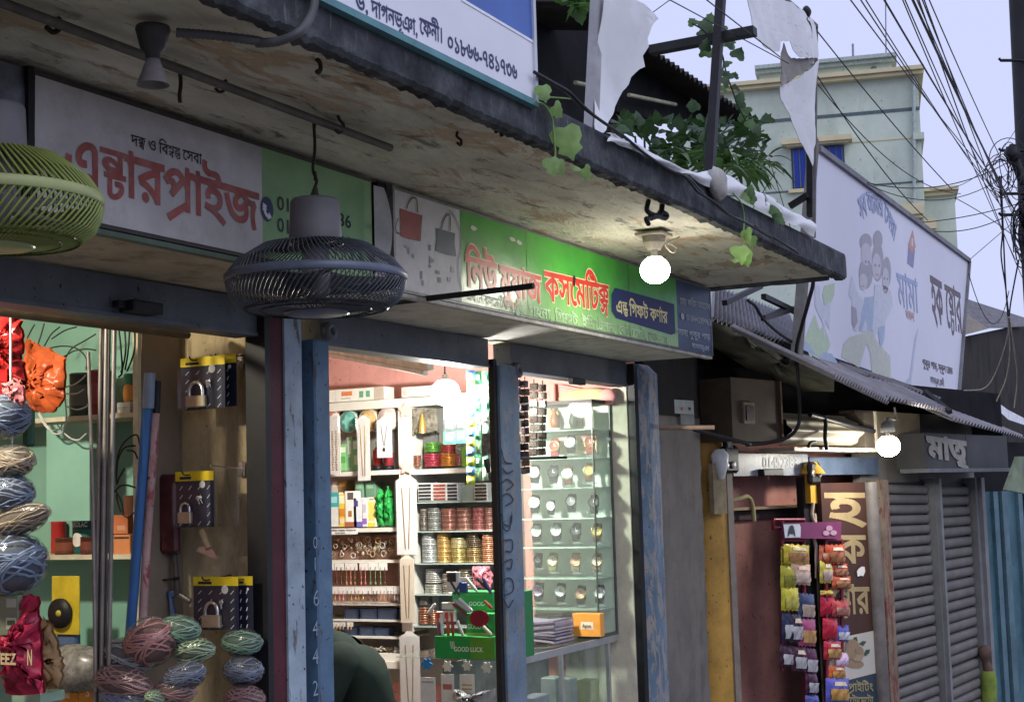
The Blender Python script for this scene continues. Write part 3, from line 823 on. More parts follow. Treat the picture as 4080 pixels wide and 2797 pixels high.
# corrugated conduit from the socket over the canopy edge
P =[onZ(q('A1',1470,275),2.562),onZ(q('A1',1800,300),2.56),onZ(q('A1',2150,345),2.555),onZ(q('A2',60,362),2.552),onZ(q('A2',240,345),2.548),onY(q('A2',400,270),YC-0.03),onY(q('A2',490,150),YC-0.03),onY(q('A2',525,40),YC-0.03),onY(q('A2',530,-60),YC-0.025)]
m = MB(); Q = smooth_path(P,16); m.tube(Q,[0.0095+0.0016*(i%2)for i in range(len(Q))],10)
build('flexible_conduit',m,plain('grey_ribbed_conduit',(0.085,0.085,0.09),0.5,0,0.2,12),None,'grey ribbed conduit bending over the canopy edge','conduit')

# ---------------------------------------------------------------- hanging fans
def fan(loc,R,rimz,mats,label,motor=(0.072,0.108),rib=0.0019,nr=96):
 cage_m, rim_m, motor_m, blade_m = mats
 t = thing('hanging_fan',label,'fan',loc)
 if motor:
  m = MB(); r, hgt = motor
  m.lathe([(0.0,0.11+hgt),(r*0.86,0.108+hgt),(r*0.93,0.10+hgt),(r,0.105),(r*0.98,0.098),(0.0,0.098)],(0,0,0),28); build('motor_housing',m,motor_m,t,world=False)
 top =[(R*0.30,0.100),(R*0.60,0.088),(R*0.86,0.048),(R*0.985,0.010)]
 bot =[(R*0.985,-0.010),(R*0.965,-0.036),(R*0.91,-0.062),(R*0.80,-0.082),(R*0.30,-0.092)]
 m = MB()
 for k in range(nr):
  a = 2*math.pi*k/nr
  m.tube([(r*math.cos(a+0.10*i),r*math.sin(a+0.10*i),z)for i,(r,z)in enumerate(top)],rib,4,caps=False)
 build('upper_guard',m,cage_m,t,world=False)
 m = MB()
 for k in range(nr):
  a = 2*math.pi*k/nr
  m.tube([(r*math.cos(a-0.09*i),r*math.sin(a-0.09*i),z)for i,(r,z)in enumerate(bot)],rib,4,caps=False)
 m.lathe([(R*0.81,-0.080),(R*0.77,-0.088),(R*0.81,-0.080)],n=48); m.lathe([(R*0.62,-0.084),(R*0.60,-0.090),(R*0.62,-0.084)],n=48)
 build('lower_guard',m,cage_m,t,world=False)
 m = MB(); m.lathe([(R*0.985,0.012),(R,0.009),(R*1.005,0.0),(R,-0.009),(R*0.985,-0.012),(R*0.975,0.0),(R*0.985,0.012)],n=64)
 m.lathe([(R*0.31,0.103),(R*0.31,0.094),(R*0.27,0.094),(R*0.27,0.103),(R*0.31,0.103)],n=40)
 m.box((R*0.99,-0.012,-0.018),(R*1.03,0.012,0.016)); build('rim',m,rim_m,t,world=False)
 m = MB(); m.lathe([(0.0,-0.089),(R*0.34,-0.091),(R*0.36,-0.095),(R*0.32,-0.100),(0.0,-0.101)],n=32); build('badge_plate',m,rim_m,t,world=False)
 for k in range(5):
  a0 = 2*math.pi*k/5
  def bl(u,w):
   r = R*(0.14+0.74*u); a = a0+(w-0.5)*(0.95-0.30*u); z = 0.022*(w-0.5)*2*(1-0.3*u)-0.012
   return Vector((r*math.cos(a),r*math.sin(a),z))
  m = MB(); m.grid(bl,6,5); build('blade',m,blade_m,t,world=False)
 m = MB(); m.lathe([(0,0.09),(R*0.15,0.09),(R*0.16,-0.03),(R*0.1,-0.06),(0,-0.065)],n=24); build('hub',m,motor_m,t,world=False)
 return t
M_FGREY = plain('grey_fan_plastic',(0.16,0.155,0.165),0.5,0,0.15,14,0.15)
M_FCAGE = plain('dark_blue_grey_fan_wire',(0.075,0.085,0.105),0.4,0.1,0.2,14)
M_FRIM = plain('blue_grey_fan_rim',(0.11,0.13,0.18),0.38,0.1,0.2,14)
M_FBLADE = plain('smoke_fan_blade',(0.05,0.05,0.055),0.35,0,0.2,14)
fp = onZ((712,280),ZC)
f1 = fan((fp.x,fp.y,2.152),0.246,0,(M_FCAGE,M_FRIM,M_FGREY,M_FBLADE),'grey hanging fan with a round wire cage between the two shop signs')
# its cord and hanger
m = MB(); m.tube(smooth_path([(0,0,ZC+0.005-2.152),(0.004,0,0.36),(-0.004,0.002,0.30),(0.01,0,0.27),(-0.004,0,0.24),(0,0,0.215)]),0.0045,7)
m.tube(smooth_path([(0.0,0,0.40),(-0.02,-0.02,0.425),(-0.03,-0.03,0.43)]),0.0035,6)
m.tube(smooth_path([(0.0,0,0.27),(-0.025,-0.02,0.285),(-0.02,-0.02,0.27),(-0.045,-0.03,0.28)]),0.003,6)
m.tube(smooth_path([(0.004,0,0.255),(0.012,0.0,0.24),(0.02,0.0,0.212)]),0.003,6); build('hanger_cord',m,M_RUSTD,f1,world=False)
m = MB(); m.lathe([(0.006,0.245),(0.014,0.225),(0.020,0.214),(0.0,0.213)],n=14); build('hanger_cap',m,plain('olive_plastic',(0.06,0.055,0.03),0.5),f1,world=False)
# yellow-green fan at the left
gp = onY((-8,455),-0.72)
M_GFAN = plain('yellow_green_fan_plastic',(0.21,0.26,0.07),0.4,0,0.18,10,0.15)
M_GRIM = plain('pale_green_fan_rim',(0.32,0.36,0.16),0.4,0,0.15,10)
f2 = fan((gp.x,gp.y,gp.z),0.212,0,(M_GFAN,M_GRIM,M_FGREY,plain('clear_grey_blade',(0.22,0.22,0.22),0.15,0,0.3,30)),'yellow-green caged hanging fan beside the red lettered sign',(0.06,0.09),0.0028,84)
m = MB(); m.tube([(0,0,0.2),(0,0,ZC+0.005-gp.z)],0.005,7); build('hanger_cord',m,M_RUSTD,f2,world=False)
# black iron bar that sticks out from the pillar beside the grey fan
a, b = onX((760,703),4.3), onX((1211,649),4.3)
m = MB(); m.tube([Vector((4.3,-0.035,a.z)),Vector((4.3,b.y,b.z))],0.0105,10); build('iron_bar',m,M_BLACK,None,'thin black iron bar sticking out from the blue pillar','bar')
# second bar: bare bamboo stick by the grey pillar
a, b = onX((1449,972),7.42), onX((1621,970),7.42)
m = MB(); m.tube([Vector((a.x-0.06,a.y,a.z)),b],0.012,8); build('bamboo_stick',m,plain('pale_brown_stick',(0.30,0.20,0.15),0.7,0,0.25,20),None,'pale brown stick reaching across the grey concrete pillar','stick')

# ---------------------------------------------------------------- cables along the canopy edge
M_CABLE = plain('black_cable',(0.02,0.02,0.022),0.55,0,0.2,20)
def cable(pts,r,label,name='cable',group=None,mat=None,k=7):
 m = MB(); m.tube(smooth_path(pts,k),r,6); return build(name,m,mat or M_CABLE,None,label,'cable',group)
YF = YC-0.014
A3 = lambda*a:[q('A3',a[i],a[i+1])for i in range(0,len(a),2)]
B3 = lambda*a:[q('B3',a[i],a[i+1])for i in range(0,len(a),2)]
B4 = lambda*a:[q('B4',a[i],a[i+1])for i in range(0,len(a),2)]
C4 = lambda*a:[q('C4',a[i],a[i+1])for i in range(0,len(a),2)]
cable([onY(p,YF-0.02)for p in A3(270,605,420,690,560,770,640,850,760,960,900,1060,1030,1150,1200,1290,1400,1420,1520,1470,1600,1560)+B3(1640,180,1780,270,1900,370,2060,450,2250,560)+B4(60,470,250,580,420,690)],0.0055,'black cable running along the dark canopy edge below the torn banners')
cable([onY(p,YF-0.012)for p in A3(290,640,480,740,620,860,770,975,920,1075,1120,1230,1330,1370,1480,1460)+B3(1560,60,1700,210,1870,360,2000,410,2200,520)+B4(0,440,200,560,400,660)],0.0035,'thin grey cable looping along the canopy edge',mat=plain('grey_cable',(0.10,0.10,0.11),0.6))
# thick cable that drops from the canopy's end to the meter
cable([onX(q('B4',430,690),7.27),onX(q('B4',500,780),7.29),onX(q('B4',545,920),7.4),onX(q('B4',510,1080),7.6),onX(q('B4',450,1300),7.8),onX(q('B4',405,1500),8.0),onX(q('C4',420,330),8.1),onX(q('C4',432,560),8.2),onX(q('C4',420,700),8.2),onX(q('C4',350,790),8.2),onX(q('C4',200,840),8.15),onX(q('C4',0,862),8.05),onX(q('C3',2060,855),7.9),onX(q('C3',1850,800),7.7),onX(q('C3',1680,755),7.55),onX(q('C3',1600,735),7.5)],0.011,'thick black cable dropping from the canopy end to the meter box')

# ================================================================== hardware shop (seen: its far side wall, plane x = const)
def rectX(pl,pr,X):
 a, b = onX(pl,X), onX(pr,X); return(max(a.y,b.y),min(a.y,b.y),min(a.z,b.z),max(a.z,b.z))
def rc(cell,x0,y0,x1,y1,X):
 """rectangle of the picture on the plane x=X -> (yFar, yNear, z0, z1)"""
 c = onX(q(cell,(x0+x1)/2,(y0+y1)/2),X)
 yl, yr = onX(q(cell,x0,(y0+y1)/2),X).y, onX(q(cell,x1,(y0+y1)/2),X).y
 zt_, zb_ = onX(q(cell,(x0+x1)/2,y0),X).z, onX(q(cell,(x0+x1)/2,y1),X).z
 return(yl,yr,zb_,zt_)
def bX(m,r,X,d,bev=0.0):
 """box with its face on x=X, going d away from the viewer"""
 return m.cbox((X+d/2,(r[0]+r[1])/2,(r[2]+r[3])/2),(d,abs(r[0]-r[1]),r[3]-r[2]),bev)
def sub(r,u0,v0,u1,v1):
 """part of a rectangle; u from its left, v from its top, 0..1"""
 y = lambda u:r[0]+(r[1]-r[0])*u; z = lambda v:r[3]+(r[2]-r[3])*v
 return(y(u0),y(u1),z(v1),z(v0))
UX, UZ =(0,-1,0),(0,0,1)  # reading directions on such a plane
def txtX(m,s,r,X,bold=0.02,frac=0.72):
 return lettering(m,s,(X,r[0],r[2]),UX,UZ,(r[3]-r[2])/frac,bold,abs(r[0]-r[1]),rows=26)
XF = 3.84
cab = thing('shelf_cabinet','mint green shelf cabinet with cream shelves in the hardware shop','cabinet',(XF,1.2,0.1))
M_MINTP = plain('mint_green_paint',(0.23,0.45,0.36),0.55,0,0.14,3,0.22,(0.12,0.25,0.20))
M_CREAMP = plain('dirty_cream_wood',(0.58,0.54,0.40),0.6,0,0.2,10,0.35,(0.25,0.20,0.14))
m = MB(); m.box((4.035,0.40,0.1),(4.047,2.44,2.45)); build('back_panel',m,M_MINTP,cab)
m = MB(); m.box((XF+0.004,0.392,0.1),(4.047,0.412,2.45)); build('end_panel',m,plain('grey_brown_panel',(0.21,0.17,0.13),0.7,0,0.2,6,0.25),cab)
y0 = onX(q('C1',1130,400),XF).y; y1 = onX(q('C1',1172,400),XF).y
m = MB(); m.box((XF-0.012,y1,0.1),(XF+0.004,y0,2.45)); build('upright',m,M_CREAMP,cab)
def shelf(cell,cy,th,mat=M_CREAMP,parent=cab,X=XF,X2=4.034,ya=2.44,yb=0.413,nm='shelf'):
 z = onX(q(cell,700,cy),X).z; m = MB(); m.box((X,yb,z-th),(X2,ya,z)); build(nm,m,mat,parent); return z
zs1 = shelf('C1',618,0.016); zs2 = shelf('D1',362,0.016)
z3 = onX(q('D1',700,1180),XF).z
m = MB(); m.box((XF,0.413,z3-0.02),(4.034,2.44,z3)); build('shelf',m,M_MINTP,cab)
r = rc('C1',388,690,748,1500,XF-0.01); m = MB(); bX(m,r,XF-0.01,0.008); build('mint_board',m,M_MINTP,cab,label='hanging mint green board')
# tins and boxes on the cabinet's shelves
def tin(cell,x0,x1,y0,y1,X,col,label,band=None,cat='tin',name='paint_tin',text=None,disc=None,z0=None):
 r = rc(cell,x0,y0,x1,y1,X); R = abs(r[0]-r[1])/2; c =((X+R),(r[0]+r[1])/2); zb = r[2]if z0 is None else z0
 t = thing(name,label,cat,(c[0],c[1],zb)); h = r[3]-zb
 m = MB(); m.lathe([(0,0),(R*0.97,0),(R,0.006),(R*0.97,0.012),(R*0.97,h*0.93),(R,h*0.94),(R,h*0.97),(R*0.93,h),(R*0.9,h*0.985),(0,h*0.985)],(0,0,0),26); build('body',m,flat('tin_'+'_'.join('%02d'%int(v*99)for v in col),col,0.35),t,world=False)
 if band:
  m = MB(); m.lathe([(R*0.975,h*0.25),(R*0.975,h*0.72)],(0,0,0),26); build('label_band',m,flat('band_'+'_'.join('%02d'%int(v*99)for v in band),band,0.4),t,world=False)
 if text:
  m = MB(); lettering(m,text,(0,0,0),(1,0,0),(0,0,1),h*0.20,0.02,R*1.35,path=lambda sx,y,z:Vector((-R*1.004*math.cos((sx-R*0.67)/R),-R*1.004*math.sin((sx-R*0.67)/R),h*0.80+y)),rows=26); build('lettering',m,flat('tin_text',(0.75,0.78,0.75)),t,world=False)
 if disc:
  dc, rr, zz = disc; m = MB()
  pts =[(-R*1.0*math.cos(math.asin(max(-.9,min(.9,rr*math.cos(a))))),R*rr*math.cos(a),h*zz+R*rr*math.sin(a))for a in(6.283*i/18 for i in range(18))]
  m.add([Vector(p)*1.0+Vector((-.002,0,0))for p in pts]+[(-R-0.003,0,h*zz)],[(i,(i+1)%18,18)for i in range(18)]); build('label_disc',m,flat('disc_'+'_'.join('%02d'%int(v*99)for v in dc),dc),t,world=False)
 return t
XT = XF+0.03
tin('C1',525,700,262,618,XT,(0.03,0.05,0.045),'dark grey-green bucket on the upper cabinet shelf',(0.10,0.11,0.11),'bucket','bucket',z0=zs1)
tin('C1',690,840,238,618,XT,(0.16,0.03,0.04),'maroon paint tin on the upper cabinet shelf behind the rods',(0.22,0.05,0.06),z0=zs1)
tin('C1',985,1150,265,560,XT,(0.03,0.15,0.09),'green paint tin with a round orange label on the upper cabinet shelf',disc=((0.50,0.22,0.06),.70,.5),z0=zs1)
tin('D1',395,490,85,240,XT+.1,(0.42,0.03,0.03),'red tin at the back of the lower cabinet shelf',z0=zs2)
tin('D1',540,748,72,362,XT+.02,(0.02,0.10,0.09),'dark green NEROLAC paint tin on the lower cabinet shelf',(0.03,0.16,0.13),text='NEROLAC',disc=((0.72,0.66,0.60),.42,.42),z0=zs2)
tin('D1',412,555,222,362,XT-.01,(0.11,0.035,0.02),'small brown tin before the red tin on the lower cabinet shelf',(0.20,0.06,0.03),z0=zs2)
tin('D1',636,748,212,362,XT-.02,(0.08,0.025,0.02),'small dark brown tin before the green paint tin',(0.16,0.05,0.03),z0=zs2)
def pbox(name,label,cat,cell,rr,X,d,col,patches=(),texts=(),bev=0.002,group=None,rough=0.45):
 """packet or carton facing the viewer: body and flat printed patches"""
 r = rc(cell,*rr,X); t = thing(name,label,cat,(X+d/2,(r[0]+r[1])/2,r[2]),group=group)
 cn = lambda c:'_'.join('%02d'%int(v*99)for v in c)
 m = MB(); bX(m,r,X,d,bev); build('body',m,flat('pack_'+cn(col),col,rough),t)
 for i,(u0,v0,u1,v1,c)in enumerate(patches):
  m = MB(); s_ = sub(r,u0,v0,u1,v1); xx = X-0.0008*(1+i*0.6); m.add([(xx,s_[0],s_[2]),(xx,s_[1],s_[2]),(xx,s_[1],s_[3]),(xx,s_[0],s_[3])],[(0,1,2,3)]); build('print',m,flat('pack_'+cn(c),c,rough),t)
 for(s,u0,v0,u1,v1,c)in texts:
  m = MB(); txtX(m,s,sub(r,u0,v0,u1,v1),X-0.004); build('lettering',m,flat('pack_'+cn(c),c),t)
 return t
pbox('carton','small white carton lying on the upper cabinet shelf','carton','C1',(975,508,1085,600),XT-.02,.08,(0.62,0.62,0.56),[(.1,.4,.9,.6,(0.45,0.5,0.45))])
pbox('brick_pack','orange wrapped block stacked on top on the lower cabinet shelf','block','D1',(945,30,1065,190),XT,.09,(0.52,0.17,0.07),[(.3,.55,.85,.8,(0.55,0.3,0.2))])
pbox('brick_pack','orange wrapped block lying beneath another on the lower cabinet shelf','block','D1',(945,195,1085,362),XT,.10,(0.56,0.22,0.09),[(.05,.1,.95,.2,(0.06,0.04,0.03))])
pbox('carton','dark brown carton behind the orange blocks','carton','C1',(1030,1285,1130,1590),XT+.05,.1,(0.16,0.07,0.04))
# grinding disc blister hung below
g_ = thing('disc_pack','black round grinding disc in a yellow blister pack','blister pack',onX(q('D1',540,1030),XF-.03))
r = rc('D1',430,540,660,1030,XF-.03); m = MB(); bX(m,r,XF-.03,.006,.002); build('card',m,plain('yellow_card',(0.55,0.42,0.03),0.45),g_)
c = onX(q('D1',500,850),XF-.04); R = abs(r[0]-r[1])*.40; Rm = frame3((0,-1,0),(0,0,1))
m = MB(); m.lathe([(R*.12,-.006),(R,-.006),(R,.006),(R*.12,.006),(R*.12,-.006)],c,28,roty(math.pi/2)); build('disc',m,M_BLACK,g_)
m = MB(); m.lathe([(0,-.009),(R*.22,-.009),(R*.22,.009),(0,.009)],c,18,roty(math.pi/2)); build('disc_core',m,flat('disc_core',(0.45,0.40,0.05)),g_)
pbox('tool_pack','blue plastic tool pack hanging below the grinding disc','tool pack','D1',(475,1020,640,1200),XF-.02,.02,(0.05,0.10,0.20),[(.1,.1,.9,.5,(0.09,0.15,0.26))])
pbox('carton','orange carton with dark print at the foot of the cabinet','carton','D1',(485,1420,650,1593),XF-.12,.12,(0.62,0.27,0.03),[(.15,.3,.75,.38,(0.15,0.08,0.03)),(.2,.55,.6,.8,(0.7,0.6,0.4))])
pbox('carton','orange carton marked with a big letter S at the foot of the cabinet','carton','D1',(655,1420,790,1593),XF-.13,.12,(0.66,0.30,0.04),[],[('S',.5,.3,.75,.7,(0.75,0.72,0.6))])
M_FILM = clear('clear_plastic_film',(0.93,0.93,0.93),0.10,0.14,0.35,30)
# cloudy bag of fittings behind the rods
c = onX(q('D1',650,1310),XF-.12); m = MB(); m.ell(c,(.08,.15,.075),None,18,10,.08); build('bag_of_fittings',m,plain('crumpled_grey_bag',(0.25,0.24,0.22),0.25,0,0.6,30,0.4),None,'cloudy plastic bag of fittings on the orange cartons','bag')

# --- long stock leaning in the doorway
XR_ = 3.55
M_ROD = plain('grey_steel_rod',(0.26,0.24,0.22),0.45,0.4,0.3,9,0.3,(0.10,0.07,0.05))
for i,(xt,xb_,rr,col)in enumerate(((845,790,.006,0),(868,815,.005,1),(890,842,.0065,0),(915,872,.005,1),(958,905,.007,0))):
 a, b = onX(q('B1',xt,1230),XR_+.02*(i%2)), onX(q('D1',xb_,1593),XR_+.02*(i%2))
 d = b-a; m = MB(); m.tube([a,b,b+d*0.42],rr,8); build('steel_rod',m,M_ROD if col==0 else plain('dark_steel_rod',(0.10,0.09,0.08),0.5,0.3,0.3,9),None,'long thin steel rod standing in a bundle in the hardware shop doorway','rod','steel rods bundled in the doorway')
a, b = onX(q('C1',738,90),XR_-.03), onX(q('C1',775,1270),XR_-.03); m = MB(); m.tube([a,b,onX(q('D1',800,1500),XR_-.03)],.006,8); build('steel_rod',m,M_ROD,None,'single shorter steel rod standing apart from the bundle','rod')
def lean(label,p,r,mat,X=3.72,name='plastic_pipe',caps=None):
 P =[onX(q(*v),X)for v in p]; d = P[-1]-P[-2]; P.append(P[-1]+d*0.8); m = MB(); m.tube(P,r,12); return build(name,m,mat,None,label,'pipe')
lean('blue plastic pipe leaning beside the tan wall',(('C1',1248,270),('C1',1205,900),('D1',1150,200),('D1',1090,1000)),.0165,plain('blue_pvc',(0.04,0.13,0.33),0.35,0,0.15,8,0.2))
a, b = onX(q('C1',1252,265),3.718), onX(q('C1',1240,560),3.718); m = MB(); m.tube([a,b],.0185,12); build('pipe_sleeve',m,plain('grey_blue_sleeve',(0.20,0.26,0.34),0.4,0,0.2,20),None,'grey-blue sleeve on the top of the blue pipe','sleeve')
lean('worn pink-brown pole leaning behind the blue pipe',(('C1',1300,600),('C1',1270,1100),('D1',1225,300),('D1',1190,980)),.0135,chipped('worn_pink_pole',(0.42,0.27,0.26),(0.28,0.06,0.07),0.52,0.5),3.74,'painted_pole')
a, b = onX(q('C1',1315,330),3.745), onX(q('C1',1305,610),3.745); m = MB(); m.tube([a,b],.0125,10); build('pole_grip',m,M_BLACK,None,'black grip on top of the pink-brown pole','grip')
# rail behind the lintel
a, b = onY(q('B1',150,1200),0.22), onY(q('B1',1570,1375),0.22); m = MB(); m.tube([a-(b-a)*.3,b],.013,8); build('hanging_rail',m,plain('brown_wood_rail',(0.14,0.10,0.06),0.7),None,'thin wooden rail under the lintel of the hardware shop','rail')
# bundles of thin cable
def loops(label,pts,r,col,name='cable_coil'):
 t = thing(name,label,'cable',pts[0][0]);
 for P in pts:
  m = MB(); m.tube(smooth_path(P,6),r,5,caps=False); build('strand',m,plain('wire_%02d'%int(col*99),(col,col,col*0.95),0.45),t)
 return t
C1X = lambda X, *a:[onX(q('C1',a[i],a[i+1]),X)for i in range(0,len(a),2)]
loops('loose white cable loops over the upper cabinet shelf',[C1X(3.78,530,385,620,360,690,310,715,280),C1X(3.78,560,440,640,435,700,400),C1X(3.77,560,545,640,570,720,545,735,520),C1X(3.76,330,600,390,700,450,770,520,755,555,640,545,480),C1X(3.76,320,600,360,680,420,740,500,730,520,690),C1X(3.77,540,770,600,815,660,820,720,770),C1X(3.78,480,700,520,745,560,790)],.0028,0.55)
loops('thin black cable ends fanning out above the red bag',[C1X(3.7,225,-20,260,-90,290,-140),C1X(3.7,320,20,345,-60,370,-150),C1X(3.72,370,40,430,-60,500,-120),C1X(3.72,400,60,520,40,640,60,720,140,720,240),C1X(3.72,530,130,620,80,720,65,800,75),C1X(3.73,540,150,600,60,700,0,800,-60),C1X(3.73,430,-20,540,-90,640,-120)],.0026,0.03)
loops('black cable hanks hanging on the cabinet upright',[C1X(3.8,990,-120,1010,60,1020,250,990,300),C1X(3.8,1040,-120,1050,60,1030,200,1010,260),C1X(3.8,1085,-120,1070,80,1045,240),C1X(3.8,1120,-120,1125,60,1090,180,1060,250),C1X(3.8,1170,870,1140,780,1050,830,990,930,970,1080,975,1200),C1X(3.8,1130,870,1040,890,985,1000,975,1180,1000,1130,1040,1060),C1X(3.8,960,1260,1000,1210,1060,1200,1130,1220),C1X(3.8,970,1280,1000,1400,1060,1470,1120,1430),C1X(3.8,1060,910,1120,920,1150,980),C1X(3.8,960,1240,1010,1330,1030,1440)],.0032,0.02)

# --- padlock blister packs on hooks of the tan wall
M_CLEAR = clear('blister_plastic',(0.97,0.97,0.98),0.02,0.05)
M_NAVY = flat('navy_card',(0.012,0.014,0.035)); M_YCARD = plain('yellow_header_card',(0.66,0.50,0.02),0.45,0,0.12,30); M_STEEL = plain('bright_steel',(0.62,0.63,0.64),0.25,0.9,0.1,30); M_BRASS = plain('brushed_pale_brass',(0.50,0.44,0.30),0.35,0.6,0.12,60)
def padlock(label,cell,rr,X,lock=(.18,.55,.62,.95),half=False,tilt=0.0):
 r = rc(cell,*rr,X); w, h = abs(r[0]-r[1]), r[3]-r[2]
 t = thing('padlock_pack',label,'padlock pack',(X,(r[0]+r[1])/2,r[2]))
 m = MB(); bX(m,r,X,.003,.001); build('card',m,M_NAVY,t)
 m = MB(); bX(m,sub(r,0,0,1,.17),X-.0015,.002); build('header',m,M_YCARD,t)
 m = MB(); bX(m,sub(r,.12,.09,.42,.14),X-.0025,.001); build('header_print',m,M_NAVY,t)
 m = MB()
 for i in range(4 if not half else 2):
  for j in range(5):
   u, v =(.12+.24*i if not half else .2+.4*i), .26+.16*j
   if .2<u<.75 and .45<v<.9 and not half:continue
   s_ = sub(r,u,v,u+.07,v+.07); xx = X-.002
   m.add([(xx,s_[0]+.002,s_[2]),(xx,s_[0]-.002,s_[2]),(xx,s_[1]-.002,s_[3]),(xx,s_[1]+.002,s_[3])],[(0,1,2,3)])
 tag(build('dash_print',m,flat('pale_dash_ink',(0.62,0.60,0.52)),t),kind='stuff')
 cc = sub(r,.72,.24,.72,.24); c = Vector((X-.003,cc[0],cc[2]))
 m = MB(); m.poly([c+Vector((0,w*.075*math.cos(a),w*.075*math.sin(a)))for a in(6.283*i/16 for i in range(16))]); build('round_mark',m,flat('white_mark',(0.72,0.72,0.70)),t)
 if not half:
  b = sub(r,*lock); bw = abs(b[0]-b[1]); yc =(b[0]+b[1])/2; zt_ = b[2]+(b[3]-b[2])*.55
  m = MB(); m.cbox((X-.012,yc,(b[2]+zt_)/2),(.016,bw,zt_-b[2]),.003); build('lock_body',m,M_BRASS,t)
  rr_ = bw*.34; m = MB(); m.tube([(X-.012,yc+rr_,zt_-.004),(X-.012,yc+rr_,zt_+rr_*.5)]+[(X-.012,yc+rr_*math.cos(a),zt_+rr_*.5+rr_*math.sin(a)*1.1)for a in(math.pi*i/10 for i in range(1,10))]+[(X-.012,yc-rr_,zt_+rr_*.5),(X-.012,yc-rr_,zt_-.004)],bw*.085,10); build('shackle',m,M_STEEL,t)
  k = sub(r,.66,.50,.66,.50); m = MB()
  for j in range(3):
   p = Vector((X-.008-.002*j,k[0]+rnd(-.006,.006),k[2])); d = Vector((0,rnd(-.8,.3),-1)).normalized(); m.tube([p,p+d*h*.10],[.0035,.002],6); m.ell(p+Vector((0,0,.004)),(.002,.008,.007),None,10,6)
  build('keys',m,M_STEEL,t)
  m = MB(); bX(m,sub(r,-.02,.18,1.0,1.0),X-.026,.022,.008); build('blister',m,M_CLEAR,t)
 m = MB(); hp = sub(r,.35,.06,.35,.06); m.tube(smooth_path([(X+.08,hp[0]-.03,hp[2]+.012),(X+.02,hp[0]-.012,hp[2]+.004),(X-.02,hp[0],hp[2]),(X-.03,hp[0]+.004,hp[2]+.012)],5),.0025,6); build('hook',m,M_BLACK,t)
 return t
padlock('padlock pack with a large brass lock hanging uppermost on the tan wall','C1',(1510,130,1880,570),3.90)
padlock('second padlock pack half hidden behind the uppermost one','C1',(1790,110,1975,545),3.945,half=True)
padlock('padlock pack with a small brass lock in the middle of the tan wall','C1',(1468,1085,1785,1550),3.90,(.14,.56,.48,.93))
padlock('padlock pack with a steel grey lock hanging above the rope bundles','D1',(1615,545,1990,990),3.90,(.26,.52,.66,.95))
padlock('second padlock pack peeking out beside the one above the rope bundles','D1',(1985,540,2112,985),3.93,half=True)
r = rc('C1',1790,1040,1990,1540,3.955); m = MB(); bX(m,r,3.955,.01,.003); build('clear_bag',m,M_CLEAR,None,'empty clear plastic bag hanging behind the middle padlock pack','bag')
for(cell,px,py)in(('C1',2010,165),('C1',2020,1065)):
 c = onX(q(cell,px,py),4.04); m = MB(); m.cbox(c,(.012,.02,.05),.002); m.tube([c,c+Vector((-.14,.02,.012))],.0025,6); build('wall_hook',m,M_STEEL,None,'steel hook plate beside the %s padlock pack'%('uppermost' if py<500 else 'middle'),'hook')
r = rc('C1',1300,1110,1470,1593,3.93); m = MB(); bX(m,(r[0],r[1],r[2]-.07,r[3]),3.93,.03,.01); build('dark_pouch',m,plain('dark_red_pouch',(0.09,0.025,0.03),0.4,0,0.6,12),None,'dark red plastic pouch hanging behind the pink-brown pole','pouch')
# scraper with a wooden handle
sp = thing('paint_scraper','paint scraper with a wooden handle hanging under the middle padlock pack','scraper',onX(q('D1',1780,390),3.98))
a, b, c = onX(q('D1',1680,155),3.98), onX(q('D1',1720,260),3.98), onX(q('D1',1745,310),3.98)
m = MB(); m.tube([a,a.lerp(b,.4),b,c],[.011,.014,.010,.012],10); build('handle',m,plain('pale_wood_handle',(0.45,0.33,0.17),0.5,0,0.2,30),sp)
m = MB(); m.poly([onX(q('D1',*p),3.98)for p in((1655,300),(1760,290),(1812,380),(1780,388),(1640,330))],(.003,0,0)); build('blade',m,M_STEEL,sp)
# hammer-like tools in the dim corner
for(x0,y0,x1,y1,col,lab)in((1395,690,1480,900,(0.06,0.10,0.20),'blue handled tool standing behind the rope bundles'),(1340,650,1390,920,(0.12,0.02,0.02),'dark red handled tool standing behind the rope bundles'),(1300,330,1375,560,(0.10,0.10,0.11),'grey tool hanging on the tan wall'),(1440,330,1500,700,(0.07,0.06,0.055),'dark tool hanging on the tan wall')):
 a, b = onX(q('D1',(x0+x1)/2-15,y0),3.97), onX(q('D1',(x0+x1)/2+15,y1),3.97); m = MB(); m.tube([a,a.lerp(b,.3),b],[.012,.009,.012],8); m.cbox(a,(.02,.05,.022),.004); build('hand_tool',m,plain('tool_%02d'%int(col[2]*99+col[0]*50),col,0.5,0,0.3,20),None,lab,'tool')
m = MB(); m.tube([onX(q('D1',1510,700),3.96),onX(q('D1',1590,750),3.96)],.010,8); build('pipe_fitting',m,M_STEEL,None,'short shiny pipe fitting on the tan wall','fitting')
m = MB(); m.tube([onX(q('D1',1225,590),3.93),onX(q('D1',1500,555),3.96)],.004,6); build('peg',m,M_BLACK,None,'thin black peg sticking out of the tan wall','peg')

